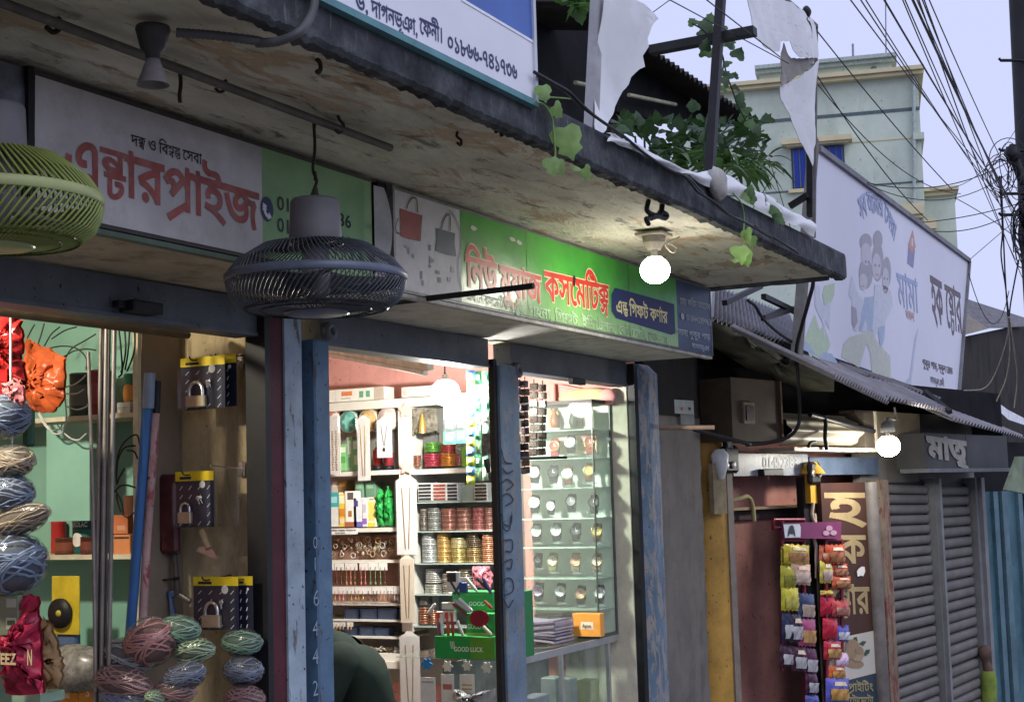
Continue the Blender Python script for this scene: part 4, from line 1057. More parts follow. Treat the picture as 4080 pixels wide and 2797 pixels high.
# --- rope bundles wrapped in plastic
def winding(seed,wob):
 R_ = random.Random(seed); P =[]; N = 420
 for i in range(N):
  t = i*0.21; z = 0.55*math.sin(t*0.93+seed)+0.42*math.sin(t*0.117+seed); z = max(-.93,min(.93,z)); rr = math.sqrt(1-z*z)*(1+R_.uniform(-.02,.05)); a = t+wob*math.sin(t*.31)+R_.uniform(-.05,.05); z+=R_.uniform(-.04,.04)
  P.append((rr*math.cos(a),rr*math.sin(a),z))
 m = MB(); m.tube(P,0.046,5,caps=False); return m
ROPE =[]
for sd in(1,2,3):
 rm = winding(sd*1.7,.5); ROPE.append(rm.mesh('rope_ball'))
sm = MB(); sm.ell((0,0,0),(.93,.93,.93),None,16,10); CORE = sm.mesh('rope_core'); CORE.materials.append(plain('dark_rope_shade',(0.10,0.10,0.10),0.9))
sm = MB(); sm.ell((0,0,0),(1.09,1.09,1.09),None,26,16,0.05); FILM = sm.mesh('bag_film'); FILM.materials.append(M_FILM)
rope_cols ={'blue':(0.20,0.28,0.44),'brown':(0.42,0.34,0.25),'red':(0.50,0.22,0.20),'green':(0.20,0.38,0.28),'grey':(0.50,0.53,0.54),'maroon':(0.40,0.21,0.21),'navy':(0.15,0.19,0.29),'sage':(0.30,0.42,0.26)}
_rk =[0]
def rope(cell,cx,cy,rx,ry,X,col,label,rot=0.0):
 k = _rk[0]; _rk[0]+=1
 c = onX(q(cell,cx,cy),X); sy = abs(onX(q(cell,cx+rx,cy),X).y-c.y); sz = abs(onX(q(cell,cx,cy-ry),X).z-c.z)
 t = thing('rope_bundle',label,'rope bundle',c,(rot,0,0),'rope bundles wrapped in plastic'); s = Vector((min(sy,sz)*1.1,sy,sz))
 o = bpy.data.objects.new('rope',ROPE[k%3]); COL.objects.link(o); o.parent = t; o.scale = s; o.rotation_euler =(0,(k%4)*0.0,0)
 if not o.data.materials:o.data.materials.append(M_BLACK)
 recolor(o,plain('rope_'+col,rope_cols[col],0.5,0,0.35,25,0.0,bmp=0.5,bscale=300))
 f = bpy.data.objects.new('core',CORE); COL.objects.link(f); f.parent = t; f.scale = s; recolor(f,plain('rope_dark_'+col,tuple(v*.28 for v in rope_cols[col]),0.9))  # core is a darkened rope colour, painted shade between the strands
 f = bpy.data.objects.new('plastic_wrap',FILM); COL.objects.link(f); f.parent = t; f.scale = s
 return t
XP = 3.60
for(cx,cy,rx,ry,col,lab,rot)in((1500,985,150,115,'green','green rope bundle at the back of the heap under the padlock pack',.1),(1260,1085,170,190,'red','pale red rope bundle on top of the heap',-.4),(1620,1165,155,105,'sage','pale green rope bundle in the middle of the heap',-.1),(1080,1200,195,125,'grey','silvery grey rope bundle on the heap beside the steel rods',.2),(1540,1375,160,115,'navy','dark blue rope bundle in the heap below the pale green one',-.25),(1030,1425,215,130,'maroon','maroon rope bundle low in the heap beside the steel rods',.15),(1460,1500,150,110,'maroon','small maroon rope bundle below the dark blue one',0),(1050,1570,200,110,'blue','blue rope bundle at the bottom of the heap',.15),(1290,1560,70,75,'sage','small clear wrapped green rope bundle at the bottom of the heap',0)):
 rope('D1',cx,cy,rx,ry,XP-(.06 if cy>1300 else 0)+(.05 if cx>1450 else 0),col,lab,rot)
rope('D1',2020,1095,150,110,3.92,'green','dim green rope bundle hanging by the black door edge')
rope('D1',2030,1330,145,120,3.90,'navy','dim blue rope bundle hanging by the black door edge below the green one')
rope('D1',2040,1560,150,110,3.88,'maroon','dim brown rope bundle at the foot of the black door edge')
XC = 3.25
for(cell,cx,cy,rx,ry,col,lab,rot)in(('C1',70,620,125,175,'blue','grey-blue rope bundle topmost in the hanging string of bundles',.2),('C1',105,1000,150,130,'brown','brown rope bundle hanging below the grey-blue one',0),('C1',90,1270,150,150,'blue','blue rope bundle hanging between two brown ones',0),('C1',160,1500,230,120,'brown','long brown rope bundle hanging below the blue one',-.25),('D1',110,440,200,240,'blue','big blue rope bundle lowest in the hanging string',-.35)):
 rope(cell,cx,cy,rx,ry,XC,col,lab,rot)
def crumple(name,label,cat,pts,X,d,mat,seed=0,patches=()):
 """slack bag: outline on x=X, front pushed out in folds"""
 P =[onX(q(*p),X)for p in pts]; c = sum(P,Vector())/len(P); R_ = random.Random(seed); n0 = len(P); loop =[]
 for i, p in enumerate(P):loop+=[p.lerp(P[(i+1)%n0],t)+Vector((0,R_.uniform(-.007,.007),R_.uniform(-.007,.007)))for t in(0,.2,.4,.6,.8)]
 m = MB(); n = len(loop); rings =[]
 for j in range(6):
  t = j/6; rings.append([lp.lerp(c,t)+Vector((-d*math.sin(t*math.pi/2)+(R_.uniform(-d,d)*.35 if j else 0),R_.uniform(-.01,.01)if j else 0,R_.uniform(-.01,.01)if j else 0))for lp in loop])
 for j in range(5):
  for i in range(n):m.add([rings[j][i],rings[j][(i+1)%n],rings[j+1][(i+1)%n],rings[j+1][i]],[(0,1,2,3)],True)
 tip = c+Vector((-d,0,0))
 for i in range(n):m.add([rings[-1][i],rings[-1][(i+1)%n],tip],[(0,1,2)],True)
 m.add([lp+Vector((.01,0,0))for lp in loop],[tuple(range(n-1,-1,-1))])
 return build(name,m.weld(),mat,None,label,cat)
M_REDP = plain('glossy_red_plastic',(0.42,0.02,0.02),0.22,0,0.4,14,bmp=1.0,bscale=22)
crumple('red_bag','shiny red plastic bag hanging at the top left of the hardware shop','bag',(('B1',-60,1160),('B1',110,1150),('B1',165,1250),('B1',180,1450),('B1',170,1593),('C1',195,180),('C1',205,400),('C1',120,520),('C1',-60,480)),XC+.05,.06,M_REDP,1)
crumple('orange_bag','orange-red plastic bag of goods hanging before the mint cabinet','bag',(('C1',235,-15),('C1',330,30),('C1',528,125),('C1',535,300),('C1',540,480),('C1',430,610),('C1',300,590),('C1',225,560),('C1',240,380),('C1',180,240)),3.62,.05,plain('translucent_orange_red',(0.50,0.10,0.03),0.25,0,0.5,16,bmp=1.0,bscale=26),2)
crumple('pink_bag','pale pink plastic bag beside the topmost rope bundle','bag',(('C1',0,360),('C1',160,310),('C1',200,420),('C1',190,560),('C1',60,470)),XC-.02,.02,plain('pale_pink_film',(0.50,0.16,0.17),0.3,0,0.4,20),3)
crumple('crimson_pack','crimson plastic pack with yellow print hanging lowest at the left','pack',(('D1',150,690),('D1',310,700),('D1',325,900),('D1',340,1100),('D1',362,1490),('D1',340,1520),('D1',40,1525),('D1',25,1300),('D1',-40,1040),('D1',150,1030)),XC,.05,plain('crimson_plastic',(0.36,0.02,0.06),0.25,0,0.35,12,bmp=1.0,bscale=24),4)
m = MB(); txtX(m,'EEZ',rc('D1',5,1180,135,1275,XC-.06),XC-.062,.03); txtX(m,'N',rc('D1',220,1150,265,1280,XC-.06),XC-.058,.03); o = build('pack_lettering',m,flat('pale_yellow_print',(0.62,0.52,0.30)),None)
pk =[x for x in COL.objects if x.name.startswith('crimson_pack')][0]; o.parent = pk; o.location = o.location-pk.location
pbox('cup_pack','grey-green blister card with two round cups beside the crimson pack','blister pack','D1',(-40,700,148,1035),XC-.03,.02,(0.17,0.20,0.14),[(.5,.08,.95,.3,(0.35,0.38,0.33)),(.5,.55,.95,.85,(0.35,0.38,0.33)),(.55,.62,.9,.74,(0.05,0.08,0.04))])
crumple('brown_paper_bag','brown paper bag behind the crimson pack','bag',(('D1',345,880),('D1',420,960),('D1',500,1180),('D1',520,1300),('D1',500,1480),('D1',380,1470),('D1',340,1200)),XC+.12,.04,plain('brown_paper',(0.33,0.21,0.10),0.7,0,0.25,12),6)
m = MB(); m.tube(smooth_path([onX(q('B1',90,1100),XC),onX(q('C1',90,300),XC),onX(q('C1',100,800),XC),onX(q('D1',100,100),XC)],5),.004,6); build('hanging_string',m,plain('white_string',(0.5,0.5,0.5),0.7),None,'string holding the column of rope bundles','string')
pbox('blue_tag','small white and blue packet under the lintel at the far left','packet','B1',(0,1075,105,1150),XC,.02,(0.45,0.5,0.62),[(.6,.0,1,1,(0.05,0.08,0.25))])
r = rc('C1',175,560,248,880,XC+.1); m = MB(); bX(m,r,XC+.1,.03,.008); build('green_strip',m,plain('green_film',(0.02,0.10,0.05),0.3),None,'dark green plastic strip beside the topmost rope bundle','packet')
pbox('mint_tub','mint green tub at the bottom left below the crimson pack','tub','D1',(95,1515,340,1600),XC+.1,.1,(0.28,0.42,0.33))
# the shop's own lamp, above the counter out of sight from the street
hb = bulb('light_bulb','lit bulb hanging inside the hardware shop behind the lintel',(2.75,0.50,2.33),0.04,1400.0,(1.0,0.90,0.72))
m = MB(); m.tube([(2.75,0.50,2.32),(2.75,0.50,ZC+0.012)],.004,6); build('hanging_flex',m,M_CABLE,None,'black flex holding the hardware shop bulb','flex')

# ================================================================== cosmetics shop (its far side wall: shelves, watch cabinet, counter)
XW = 6.80
unit = thing('wall_shelving','off-white wall shelving full of cosmetics and bangles on the pink wall','shelving',(XW,1.3,0.1))
M_SHELF = plain('off_white_laminate',(0.66,0.64,0.57),0.45,0,0.1,8,0.15,(0.35,0.32,0.27))
M_GSH = plain('grey_glass_edge',(0.30,0.36,0.33),0.2,0,0.1,8)
M_BACKP = plain('grey_shelf_back',(0.36,0.36,0.33),0.6,0,0.15,5)
yL, yM0, yM1, yR = 2.2, onX((908,1100),XW).y, onX((931,1100),XW).y, onX((1128,1100),XW).y
def zX(cell,x,y,X=None):return onX(q(cell,x,y),XW if X is None else X).z
zh0, zh1 = zX('C2',925,570), zX('C2',925,500)
m = MB(); m.box((7.075,yR,0.55),(7.09,yL,zh1)); build('back_panel',m,M_BACKP,unit)
m = MB(); m.box((XW-0.01,yR,zh0),(7.075,yL,zh1)); build('header_board',m,M_SHELF,unit)
m = MB(); m.box((XW-0.008,yM1,zX('D2',1300,1000)),(7.074,yM0,zh0)); build('upright',m,M_SHELF,unit)
def sh_(y0,y1,z,th,mat=None,nm='shelf',X=XW,X2=7.074):
 m = MB(); m.box((X,min(y0,y1),z-th),(X2,max(y0,y1),z)); build(nm,m,mat or M_SHELF,unit); return z
zA = sh_(yL,yM0,zX('C2',990,1080),.024); zB = sh_(yL,yM0,zX('D2',850,140),.022); zC = sh_(yL,yM0,zX('D2',900,408),.010); zD = sh_(yL,yM0,zX('D2',900,768),.010)
zE = sh_(yL,yM0,zX('D2',900,905),.008); zF = sh_(yL,yM0,zX('D2',950,1045),.009); zG = sh_(yL,yM0,zX('D2',1050,1185),.045); sh_(yL,yM0,zX('D2',1050,1245),.035,X=XW-.03)
zR1 = sh_(yM1,yR,zX('C2',1600,1062),.026); zR2 = sh_(yM1,yR,zX('C2',1700,1335),.007,M_GSH,'glass_shelf'); zR3 = sh_(yM1,yR,zX('C2',1700,1580),.007,M_GSH,'glass_shelf')
zR4 = sh_(yM1,yR,zX('D2',1700,432),.007,M_GSH,'glass_shelf'); zR5 = sh_(yM1,yR,zX('D2',1700,692),.007,M_GSH,'glass_shelf'); zR6 = sh_(yM1,yR,zX('D2',1500,958),.007,M_GSH,'glass_shelf')
r = rc('D2',600,145,892,192,XW-.002); m = MB(); bX(m,r,XW-.003,.002); build('notice_strip',m,flat('white_paper',(0.74,0.74,0.72)),unit)
m = MB(); txtX(m,'বািক চািহয়া লজ্জা িদেবন না',sub(r,.05,.15,.95,.45),XW-.0045,.012); txtX(m,'ধন^যবাদ',sub(r,.35,.6,.65,.9),XW-.0045,.012); build('lettering',m,M_INK,unit)
# cartons on top of the header
def tall(name,label,cat,cell,rr,X,d,col,pats=(),tx=(),z0=None,**k):
 rr = list(rr)
 return pbox(name,label,cat,cell,rr,X,d,col,pats,tx,**k)
bxg = pbox('long_carton','long white carton with green print lying on the shelving top','carton','C2',(560,395,1115,500),XW+.02,.1,(0.72,0.70,0.63),[(.27,.05,.275,.95,(0.5,0.5,0.45)),(.36,.2,.52,.55,(0.62,0.20,0.08)),(.36,.68,.5,.82,(0.5,0.48,0.42)),(.63,.25,.69,.75,(0.12,0.32,0.22)),(.73,.25,.79,.75,(0.12,0.32,0.22)),(.08,.3,.15,.8,(0.12,0.32,0.22)),(.85,.0,1,1,(0.42,0.36,0.30))])
pbox('long_carton','pale grey carton lying on the shelving top beside the white one','carton','C2',(1255,375,1520,462),XW+.02,.1,(0.55,0.50,0.46),[(.05,.25,.16,.8,(0.42,0.38,0.35))])
# round gift tins behind the upper left bay
for i,(cx,cy,R_,col,lab)in enumerate(((690,672,78,(0.50,0.20,0.15),'red'),(838,672,76,(0.14,0.42,0.36),'teal'),(1000,660,78,(0.55,0.38,0.17),'golden'),(1168,645,84,(0.62,0.48,0.44),'pale pink'))):
 c = onX(q('C2',cx,cy),XW+.06); rr_ = abs(onX(q('C2',cx+R_,cy),XW+.06).y-c.y)
 t = thing('round_box','%s round gift box standing on edge in the upper left bay of the shelving'%lab,'box',c-Vector((0,0,rr_)))
 m = MB(); m.lathe([(0,-.03),(rr_*.9,-.03),(rr_,-.02),(rr_,.05),(0,.05)],c,30,roty(math.pi/2)); build('lid',m,plain('giftbox_%d'%i,col,0.35,0,0.25,30),t)
 m = MB(); m.lathe([(rr_*.97,-.034),(rr_*1.01,-.03),(rr_*1.01,-.015)],c,30,roty(math.pi/2)); build('rim',m,flat('giftbox_rim',(0.68,0.62,0.52)),t)
 m = MB(); m.poly([c+Vector((-.034-.0005,rr_*(.55+.12*math.cos(5*a))*math.cos(a),rr_*(.55+.12*math.cos(5*a))*math.sin(a)))for a in(6.283*k/40 for k in range(40))]); build('flower_print',m,plain('giftprint_%d'%i,tuple(min(1,v*1.25+.05)for v in col),0.4),t)
 # hanging jewellery strips
def strip(label,cell,rr,X,col,kind,name='jewellery_card'):
 r = rc(cell,*rr,X); t = thing(name,label,'jewellery card',(X,(r[0]+r[1])/2,r[2])); w = abs(r[0]-r[1])
 m = MB(); s_ =[(0,.06),(.25,.03),(.35,0),(.65,0),(.75,.03),(1,.06),(1,1),(0,1)]
 m.poly([Vector((X,r[0]+(r[1]-r[0])*u,r[3]+(r[2]-r[3])*v))for u,v in s_],(.003,0,0)); build('card',m,plain('card_%02d%02d%02d'%tuple(int(v*99)for v in col),col,0.35,0,0.08,20),t)
 m = MB()
 if kind=='chain':
  for u0, u1 in((.3,.42),(.7,.58)):m.tube(smooth_path([(X-.003,r[0]+(r[1]-r[0])*(u0+(u1-u0)*k/8),r[3]+(r[2]-r[3])*(.15+.78*k/8))for k in range(9)],3),.0022,5)
 elif kind=='beads':
  for k in range(16):
   for u in(.32,.66):m.ell((X-.004,r[0]+(r[1]-r[0])*(u+rnd(-.04,.04)),r[3]+(r[2]-r[3])*(.30+.62*k/15)),(.003,.0045,.005),None,6,4)
 elif kind=='pendant':
  m.tube(smooth_path([(X-.003,r[0]+(r[1]-r[0])*u,r[3]+(r[2]-r[3])*v)for u,v in((.3,.2),(.4,.5),(.5,.7),(.6,.5),(.7,.2))],5),.0012,5); m.ell((X-.005,(r[0]+r[1])/2,r[3]+(r[2]-r[3])*.8),(.004,.008,.011),None,10,6)
 build('jewellery',m,plain('aged_gold' if kind!='pendant' else 'dark_pendant',(0.42,0.28,0.10)if kind!='pendant' else(0.06,0.05,0.05),0.3,0.7),t)
 m = MB(); bX(m,sub(r,-.03,.05,1.03,1.01),X-.012,.010,.003); build('sleeve',m,M_CLEAR,t)
 return t
strip('white card with a golden bead chain hanging over the upper left bay','C2',(660,600,745,1112),XW-.05,(0.74,0.72,0.66),'beads')
strip('longer white card with a twisted golden chain hanging beside the bead chain','C2',(890,618,992,1162),XW-.05,(0.76,0.75,0.71),'chain')
strip('broad white card with a dark pendant necklace','C2',(1052,637,1175,970),XW-.04,(0.80,0.79,0.76),'pendant')
strip('long white necklace card hanging on the shelving upright','C2',(1215,1120,1385,1780),XW-.06,(0.74,0.73,0.69),'chain')
strip('narrow beige card with three golden chains on the shelving upright','D2',(1247,365,1365,928),XW-.07,(0.66,0.58,0.45),'chain')
strip('silvery foil pouch of chains hanging lowest on the upright','D2',(1247,1000,1412,1760),XW-.08,(0.60,0.59,0.55),'chain')
for i,(cx,cy)in enumerate(((1285,575),(1292,1045))):
 c = onX(q('C2',cx,cy),XW-.03); pts =[]
 for k in range(20):
  a = 6.283*k/20; R_ = .045*(1.0 if k%4==1 else .55 if k%2 else .75); pts.append(c+Vector((0,R_*math.cos(a),R_*math.sin(a))))
 m = MB(); m.poly(pts,(.006,0,0)); build('maple_hanger',m,flat('rose_plastic',(0.62,0.42,0.37)),None,'rose maple-leaf hanger %s the shelving upright'%('at the top of' if i==0 else 'halfway down'),'hanger')
 # upper-left bay goods
i = 0
for(x0,x1,y0,col,pats,lab)in((745,795,860,(0.22,0.55,0.20),[(.1,.1,.9,.3,(0.7,0.75,0.65)),(.1,.45,.9,.7,(0.10,0.36,0.10))],'green carton beside the bead chain card'),(798,850,800,(0.30,0.50,0.30),[(.2,.1,.8,.5,(0.62,0.72,0.60)),(.3,.6,.7,.9,(0.12,0.32,0.14))],'pale green bottle carton in the upper left bay'),(850,898,820,(0.20,0.48,0.22),[(.1,.05,.9,.3,(0.72,0.74,0.72)),(.2,.5,.8,.8,(0.6,0.7,0.5))],'green and white carton beside the twisted chain card'),(605,655,850,(0.30,0.52,0.26),[(.2,.2,.8,.6,(0.65,0.7,0.6))],'green carton at the inner end of the upper left bay')):
 r = rc('C2',x0,y0,x1,1080,XW+.03); tt = pbox('cosmetics_carton',lab,'carton','C2',(x0,y0,x1,1082),XW+.03,.05,col,pats)
for(x0,x1,y0,lab)in((1003,1070,842,'red hair oil bottle with a black base in the upper left bay'),(1092,1165,880,'dark red hair oil bottle beside the pendant card')):
 r = rc('C2',x0,y0,x1,1080,XW+.04); R_ = abs(r[0]-r[1])/2; h_ = r[3]-zA; t = thing('oil_bottle',lab,'bottle',(XW+.04+R_,(r[0]+r[1])/2,zA))
 m = MB(); m.lathe([(0,h_*.2),(R_,h_*.2),(R_,h_*.7),(R_*.5,h_*.82),(R_*.45,h_*.84)],(0,0,0),18); build('body',m,flat('bottle_red' if x0<1080 else 'bottle_dark_red',(0.50,0.03,0.03)if x0<1080 else(0.25,0.03,0.04),0.25),t,world=False)
 m = MB(); m.lathe([(0,0),(R_*1.02,0),(R_*1.02,h_*.2),(0,h_*.2)],(0,0,0),18); build('base',m,M_BLACK,t,world=False)
 m = MB(); m.lathe([(R_*.5,h_*.83),(R_*.5,h_),(0,h_)],(0,0,0),14); build('cap',m,flat('bottle_cap_white',(0.7,0.68,0.66)),t,world=False)
pbox('dark_carton','grey carton standing beside the pendant card','carton','C2',(1175,720,1250,1080),XW+.08,.1,(0.16,0.165,0.16))
# middle-left bay: creams
for(x0,x1,y0,col,pats,lab)in((600,662,1290,(0.72,0.30,0.04),[(.1,.84,.9,.98,(0.75,0.72,0.66)),(.55,.3,.9,.42,(0.12,0.06,0.04)),(.2,.12,.5,.2,(0.8,0.5,0.2))],'orange cream carton at the end of the row'),(655,738,1262,(0.66,0.67,0.64),[(0,0,1,.42,(0.05,0.36,0.38)),(.2,.12,.8,.3,(0.3,0.6,0.6))],'white carton with a teal top'),(728,792,1272,(0.72,0.52,0.06),[(.15,.05,.85,.3,(0.8,0.75,0.5)),(.15,.45,.85,.68,(0.6,0.22,0.03)),(.2,.75,.8,.9,(0.7,0.6,0.4))],'yellow carton with orange print'),(782,882,1250,(0.78,0.76,0.71),[(.25,.04,.75,.24,(0.10,0.09,0.09)),(.3,.55,.6,.72,(0.38,0.16,0.05)),(.0,.86,1,1,(0.35,0.12,0.06))],'tall white carton with a brown foot'),(856,935,1305,(0.74,0.75,0.76),[(.05,.1,.5,.3,(0.08,0.06,0.24)),(.3,.4,.8,.7,(0.62,0.68,0.72)),(.05,.82,.95,1,(0.16,0.14,0.48))],'white carton with navy print and a violet foot'),(925,972,1312,(0.72,0.70,0.72),[(.1,.2,.8,.5,(0.5,0.48,0.55)),(.1,.7,.9,.9,(0.26,0.13,0.42))],'slim white carton with a purple band'),(970,1042,1300,(0.76,0.74,0.60),[(.15,.15,.9,.8,(0.66,0.58,0.14)),(.3,.05,.8,.1,(0.3,0.25,0.2)),(.1,.86,.9,1,(0.62,0.56,0.05))],'pale yellow carton beside the green bags')):
 pbox('cream_carton',lab+' on the middle left shelf','carton','C2',(x0,y0,x1,1548),XW+.01,.045,col,pats)
for(x0,y0,x1,y1,col,lab)in((605,1180,680,1290,(0.30,0.31,0.28),'grey carton behind the orange cream carton'),(675,1170,720,1262,(0.55,0.53,0.48),'pale carton behind the teal topped carton'),(725,1160,800,1270,(0.36,0.22,0.08),'brown pouch behind the yellow carton'),(868,1165,935,1305,(0.18,0.34,0.22),'green carton behind the navy print carton'),(955,1170,1035,1300,(0.14,0.27,0.17),'dark green carton behind the pale yellow carton')):
 pbox('back_carton',lab,'carton','C2',(x0,y0,x1,y1),XW+.10,.08,col,[(.15,.2,.85,.45,tuple(min(1,v*1.7)for v in col))])
M_GBAG = plain('glossy_green_pouch',(0.03,0.34,0.07),0.15,0,0.45,30)
def pouch(label,cell,pts,X,d,mat,name='pouch',seed=1):return crumple(name,label,'pouch',[(cell,a,b)for a,b in pts],X,d,mat,seed)
pouch('glossy green pouch of herbs on the middle left shelf','C2',((1045,1540),(1050,1300),(1080,1220),(1120,1290),(1130,1540)),XW+.02,.03,M_GBAG,seed=3)
pouch('second glossy green pouch leaning on the first','C2',((1120,1540),(1125,1260),(1140,1200),(1190,1300),(1200,1535)),XW+.015,.03,M_GBAG,seed=5)
# earring jumble and earring cards
jb = thing('earring_tray','tray of jumbled gold and silver earrings in the lower left bay','earrings',onX(q('D2',900,400),XW+.05))
r = rc('D2',600,200,1240,405,XW+.10); m = MB(); bX(m,r,XW+.10,.01); build('brown_lining',m,plain('brown_cloth',(0.24,0.13,0.09),0.8),jb)
gm =[plain('jumble_%d'%k,c,0.3,0.4,0.3,50)for k,c in enumerate(((0.55,0.48,0.36),(0.32,0.25,0.17),(0.62,0.60,0.56),(0.16,0.12,0.09),(0.52,0.36,0.22)))]
for k in range(70):
 c = onX(q('D2',rnd(605,1190),rnd(225,370)),XW+rnd(.05,.085)); R_ = rnd(.007,.018); m = MB()
 if k%3:m.tube([c+Vector((rnd(-.004,.004),R_*math.cos(a),R_*math.sin(a)))for a in(6.283*i/10 for i in range(10))],R_*.22,5,closed=True)
 else:m.ell(c,(.006,R_*.8,R_*.9),None,8,6,.1)
 build('earring',m,gm[k%5],jb)
M_ECARD = flat('white_earring_card',(0.74,0.73,0.70))
def earcard(label,cell,x0,x1,y0,y1,yb,X,mats,n=2):
 r = rc(cell,x0,y0,x1,y1,X); t = thing('earring_card',label,'earring card',(X,(r[0]+r[1])/2,r[2]),group='earring cards on the left shelving'); m = MB(); bX(m,r,X,.002); build('card',m,M_ECARD,t)
 rb = rc(cell,x0,y1,x1,yb,X)
 for k in range(n):
  u =(k+.5)/n; y = r[0]+(r[1]-r[0])*u; m = MB(); m.tube([(X-.004,y,r[2]+.012),(X-.004,y,rb[2]+.006)],.0016,5); m.ell((X-.005,y,rb[2]+.008),(.004,.006,.010),None,8,6); m.ell((X-.004,y,(r[2]+rb[2])/2),(.003,.004,.006),None,6,5); m.ell((X-.003,y,r[2]+.014),(.002,.003,.003),None,6,4); build('earring',m,mats[k%len(mats)],t)
 return t
E1 = plain('ear_gold',(0.50,0.32,0.12),0.3,0.6); E2 = plain('ear_dark',(0.10,0.06,0.04),0.4); E3 = plain('ear_rose',(0.55,0.20,0.16),0.4); E4 = plain('ear_green',(0.16,0.27,0.13),0.4); E5 = plain('ear_silver',(0.55,0.55,0.55),0.3,0.7)
for x0, x1, mm_, lab in((615,692,[E5],'earring card with silvery long drops'),(698,776,[E2],'earring card with dark brown drops'),(784,888,[E1,E3],'wide earring card with rose and gold drops'),(905,975,[E3],'earring card with rosy drops'),(980,1062,[E4],'earring card with dark green drops'),(1066,1138,[E4,E2],'earring card with green and dark drops')):
 earcard(lab+' in the upper row','D2',x0,x1,428,490,612,XW-.01,mm_,3 if x1-x0>90 else 2)
for k,(x0,x1,mm_)in enumerate(((605,650,[E2]),(656,722,[E1]),(728,788,[E3]),(792,858,[E2,E1]),(865,915,[E1]),(918,1005,[E1,E2]),(1012,1070,[E2]),(1073,1130,[E1]),(1135,1185,[E2]),(1190,1240,[E5]))):
 earcard('white earring card with small drop earrings in the lower row','D2',x0,x1,632,688,745,XW-.01,mm_,2)
for k, x0 in enumerate((605,680,735,800)):
 earcard('small white ring card hanging under the lower shelves','D2',x0,x0+52,925 if k else 780,960 if k else 815,985 if k else 850,XW-.012,[E5,E1],2)
for(y,n)in((610,0),(760,0)):
 a, b = onX(q('D2',600,430 if y==610 else 632),XW-.008), onX(q('D2',1245,425 if y==610 else 628),XW-.008); m = MB(); m.tube([a,b],.003,6); build('card_rail',m,M_SHELF,unit)
m = MB(); r = rc('D2',600,430,1240,765,XW+.12); bX(m,r,XW+.12,.01); build('brown_lining',m,plain('rose_brown_cloth',(0.30,0.17,0.13),0.8),unit)
for i,(x0,x1,y0,y1,lab)in enumerate(((780,892,812,902,'upper'),(912,1050,812,902,'upper'),(1058,1215,808,902,'upper'),(775,885,962,1042,'lower'),(905,1022,962,1042,'lower'),(1030,1150,970,1042,'lower'))):
 pbox('ring_box','dark blue ring box on the %s small shelf'%lab,'box','D2',(x0,y0,x1,y1),XW+.05,.06,(0.06,0.10,0.19),[(.12,.2,.88,.85,(0.09,0.14,0.25))],group='blue ring boxes')
 # tray of hair clips
tr_ = thing('clip_tray','tray of cream and golden hair clips on the lowest shelf','tray',onX(q('D2',1050,1185),XW+.05))
for k in range(46):
 c = onX(q('D2',rnd(840,1225),rnd(1135,1178)),XW+rnd(.03,.10)); m = MB(); M3 = rotx(rnd(-1,1))@rotz(rnd(0,3)); m.cbox(c,(.02,rnd(.02,.05),.008),.003,M3); build('hair_clip',m,[M_ECARD,gm[0],E1][k%3],tr_)

 # right bay: bags, bangles
pouch('clear bag holding a golden perfume bottle in the upper right bay','C2',((1340,560),(1550,560),(1560,750),(1380,760),(1340,800)),XW+.03,.02,plain('smoky_clear_bag',(0.22,0.20,0.16),0.2,0,0.6,40),seed=9)
c = onX(q('C2',1432,690),XW-.01); m = MB(); m.tube([c-Vector((0,0,.05)),c+Vector((0,0,.02)),c+Vector((0,0,.055))],[.022,.016,.006],10); build('perfume_bottle',m,plain('gold_bottle',(0.50,0.35,0.10),0.25,0.6),None,'golden perfume bottle in a clear bag','bottle')
m = MB(); bX(m,rc('C2',1345,770,1560,1055,XW+.14),XW+.14,.02); build('dark_lining',m,plain('dark_grey_lining',(0.15,0.15,0.14),0.7),unit)
def bangles(label,cell,x0,x1,y0,y1,X,col,n,col2=None,metal=0.5):
 r = rc(cell,x0,y0,x1,y1,X); R_ = abs(r[0]-r[1])/2; h =(r[3]-r[2]); t = thing('bangle_stack',label,'bangles',(X+R_,(r[0]+r[1])/2,r[2]),group='bangle stacks on the glass shelves')
 nm = 'bangle_%02d_%02d_%02d'%tuple(int(v*99)for v in col)
 for k in range(n):
  z = h*(k+.5)/n; hh = h/n*.42; m = MB(); m.lathe([(R_*.90,z-hh),(R_,z-hh*.7),(R_*1.01,z),(R_,z+hh*.7),(R_*.90,z+hh),(R_*.88,z),(R_*.90,z-hh)],(0,0,0),20)
  build('bangle',m,plain(nm,col,0.3,metal,0.55,90)if(not col2 or k%3)else plain(nm+'b',col2,0.3,metal,0.5,90),t,world=False)
 return t
for(x0,x1,y0,y1,col,n,lab)in((1418,1545,842,925,(0.12,0.32,0.06),6,'green'),(1412,1550,935,1045,(0.42,0.06,0.09),8,'pink-red'),(1560,1680,850,930,(0.34,0.05,0.05),6,'dark red'),(1555,1685,935,1042,(0.52,0.20,0.04),8,'orange'),(1692,1760,865,930,(0.26,0.32,0.26),5,'pale grey-green'),(1692,1755,940,1035,(0.32,0.12,0.14),7,'dusky rose'),(1345,1400,950,1045,(0.24,0.10,0.07),7,'brown')):
 bangles(lab+' bangle stack on the upper right shelf','C2',x0,x1,y0,y1,XW+.02,col,n)
pbox('green_carton','slim green carton beside the bangles on the upper right shelf','carton','C2',(1755,880,1800,1050),XW+.03,.05,(0.15,0.32,0.05))
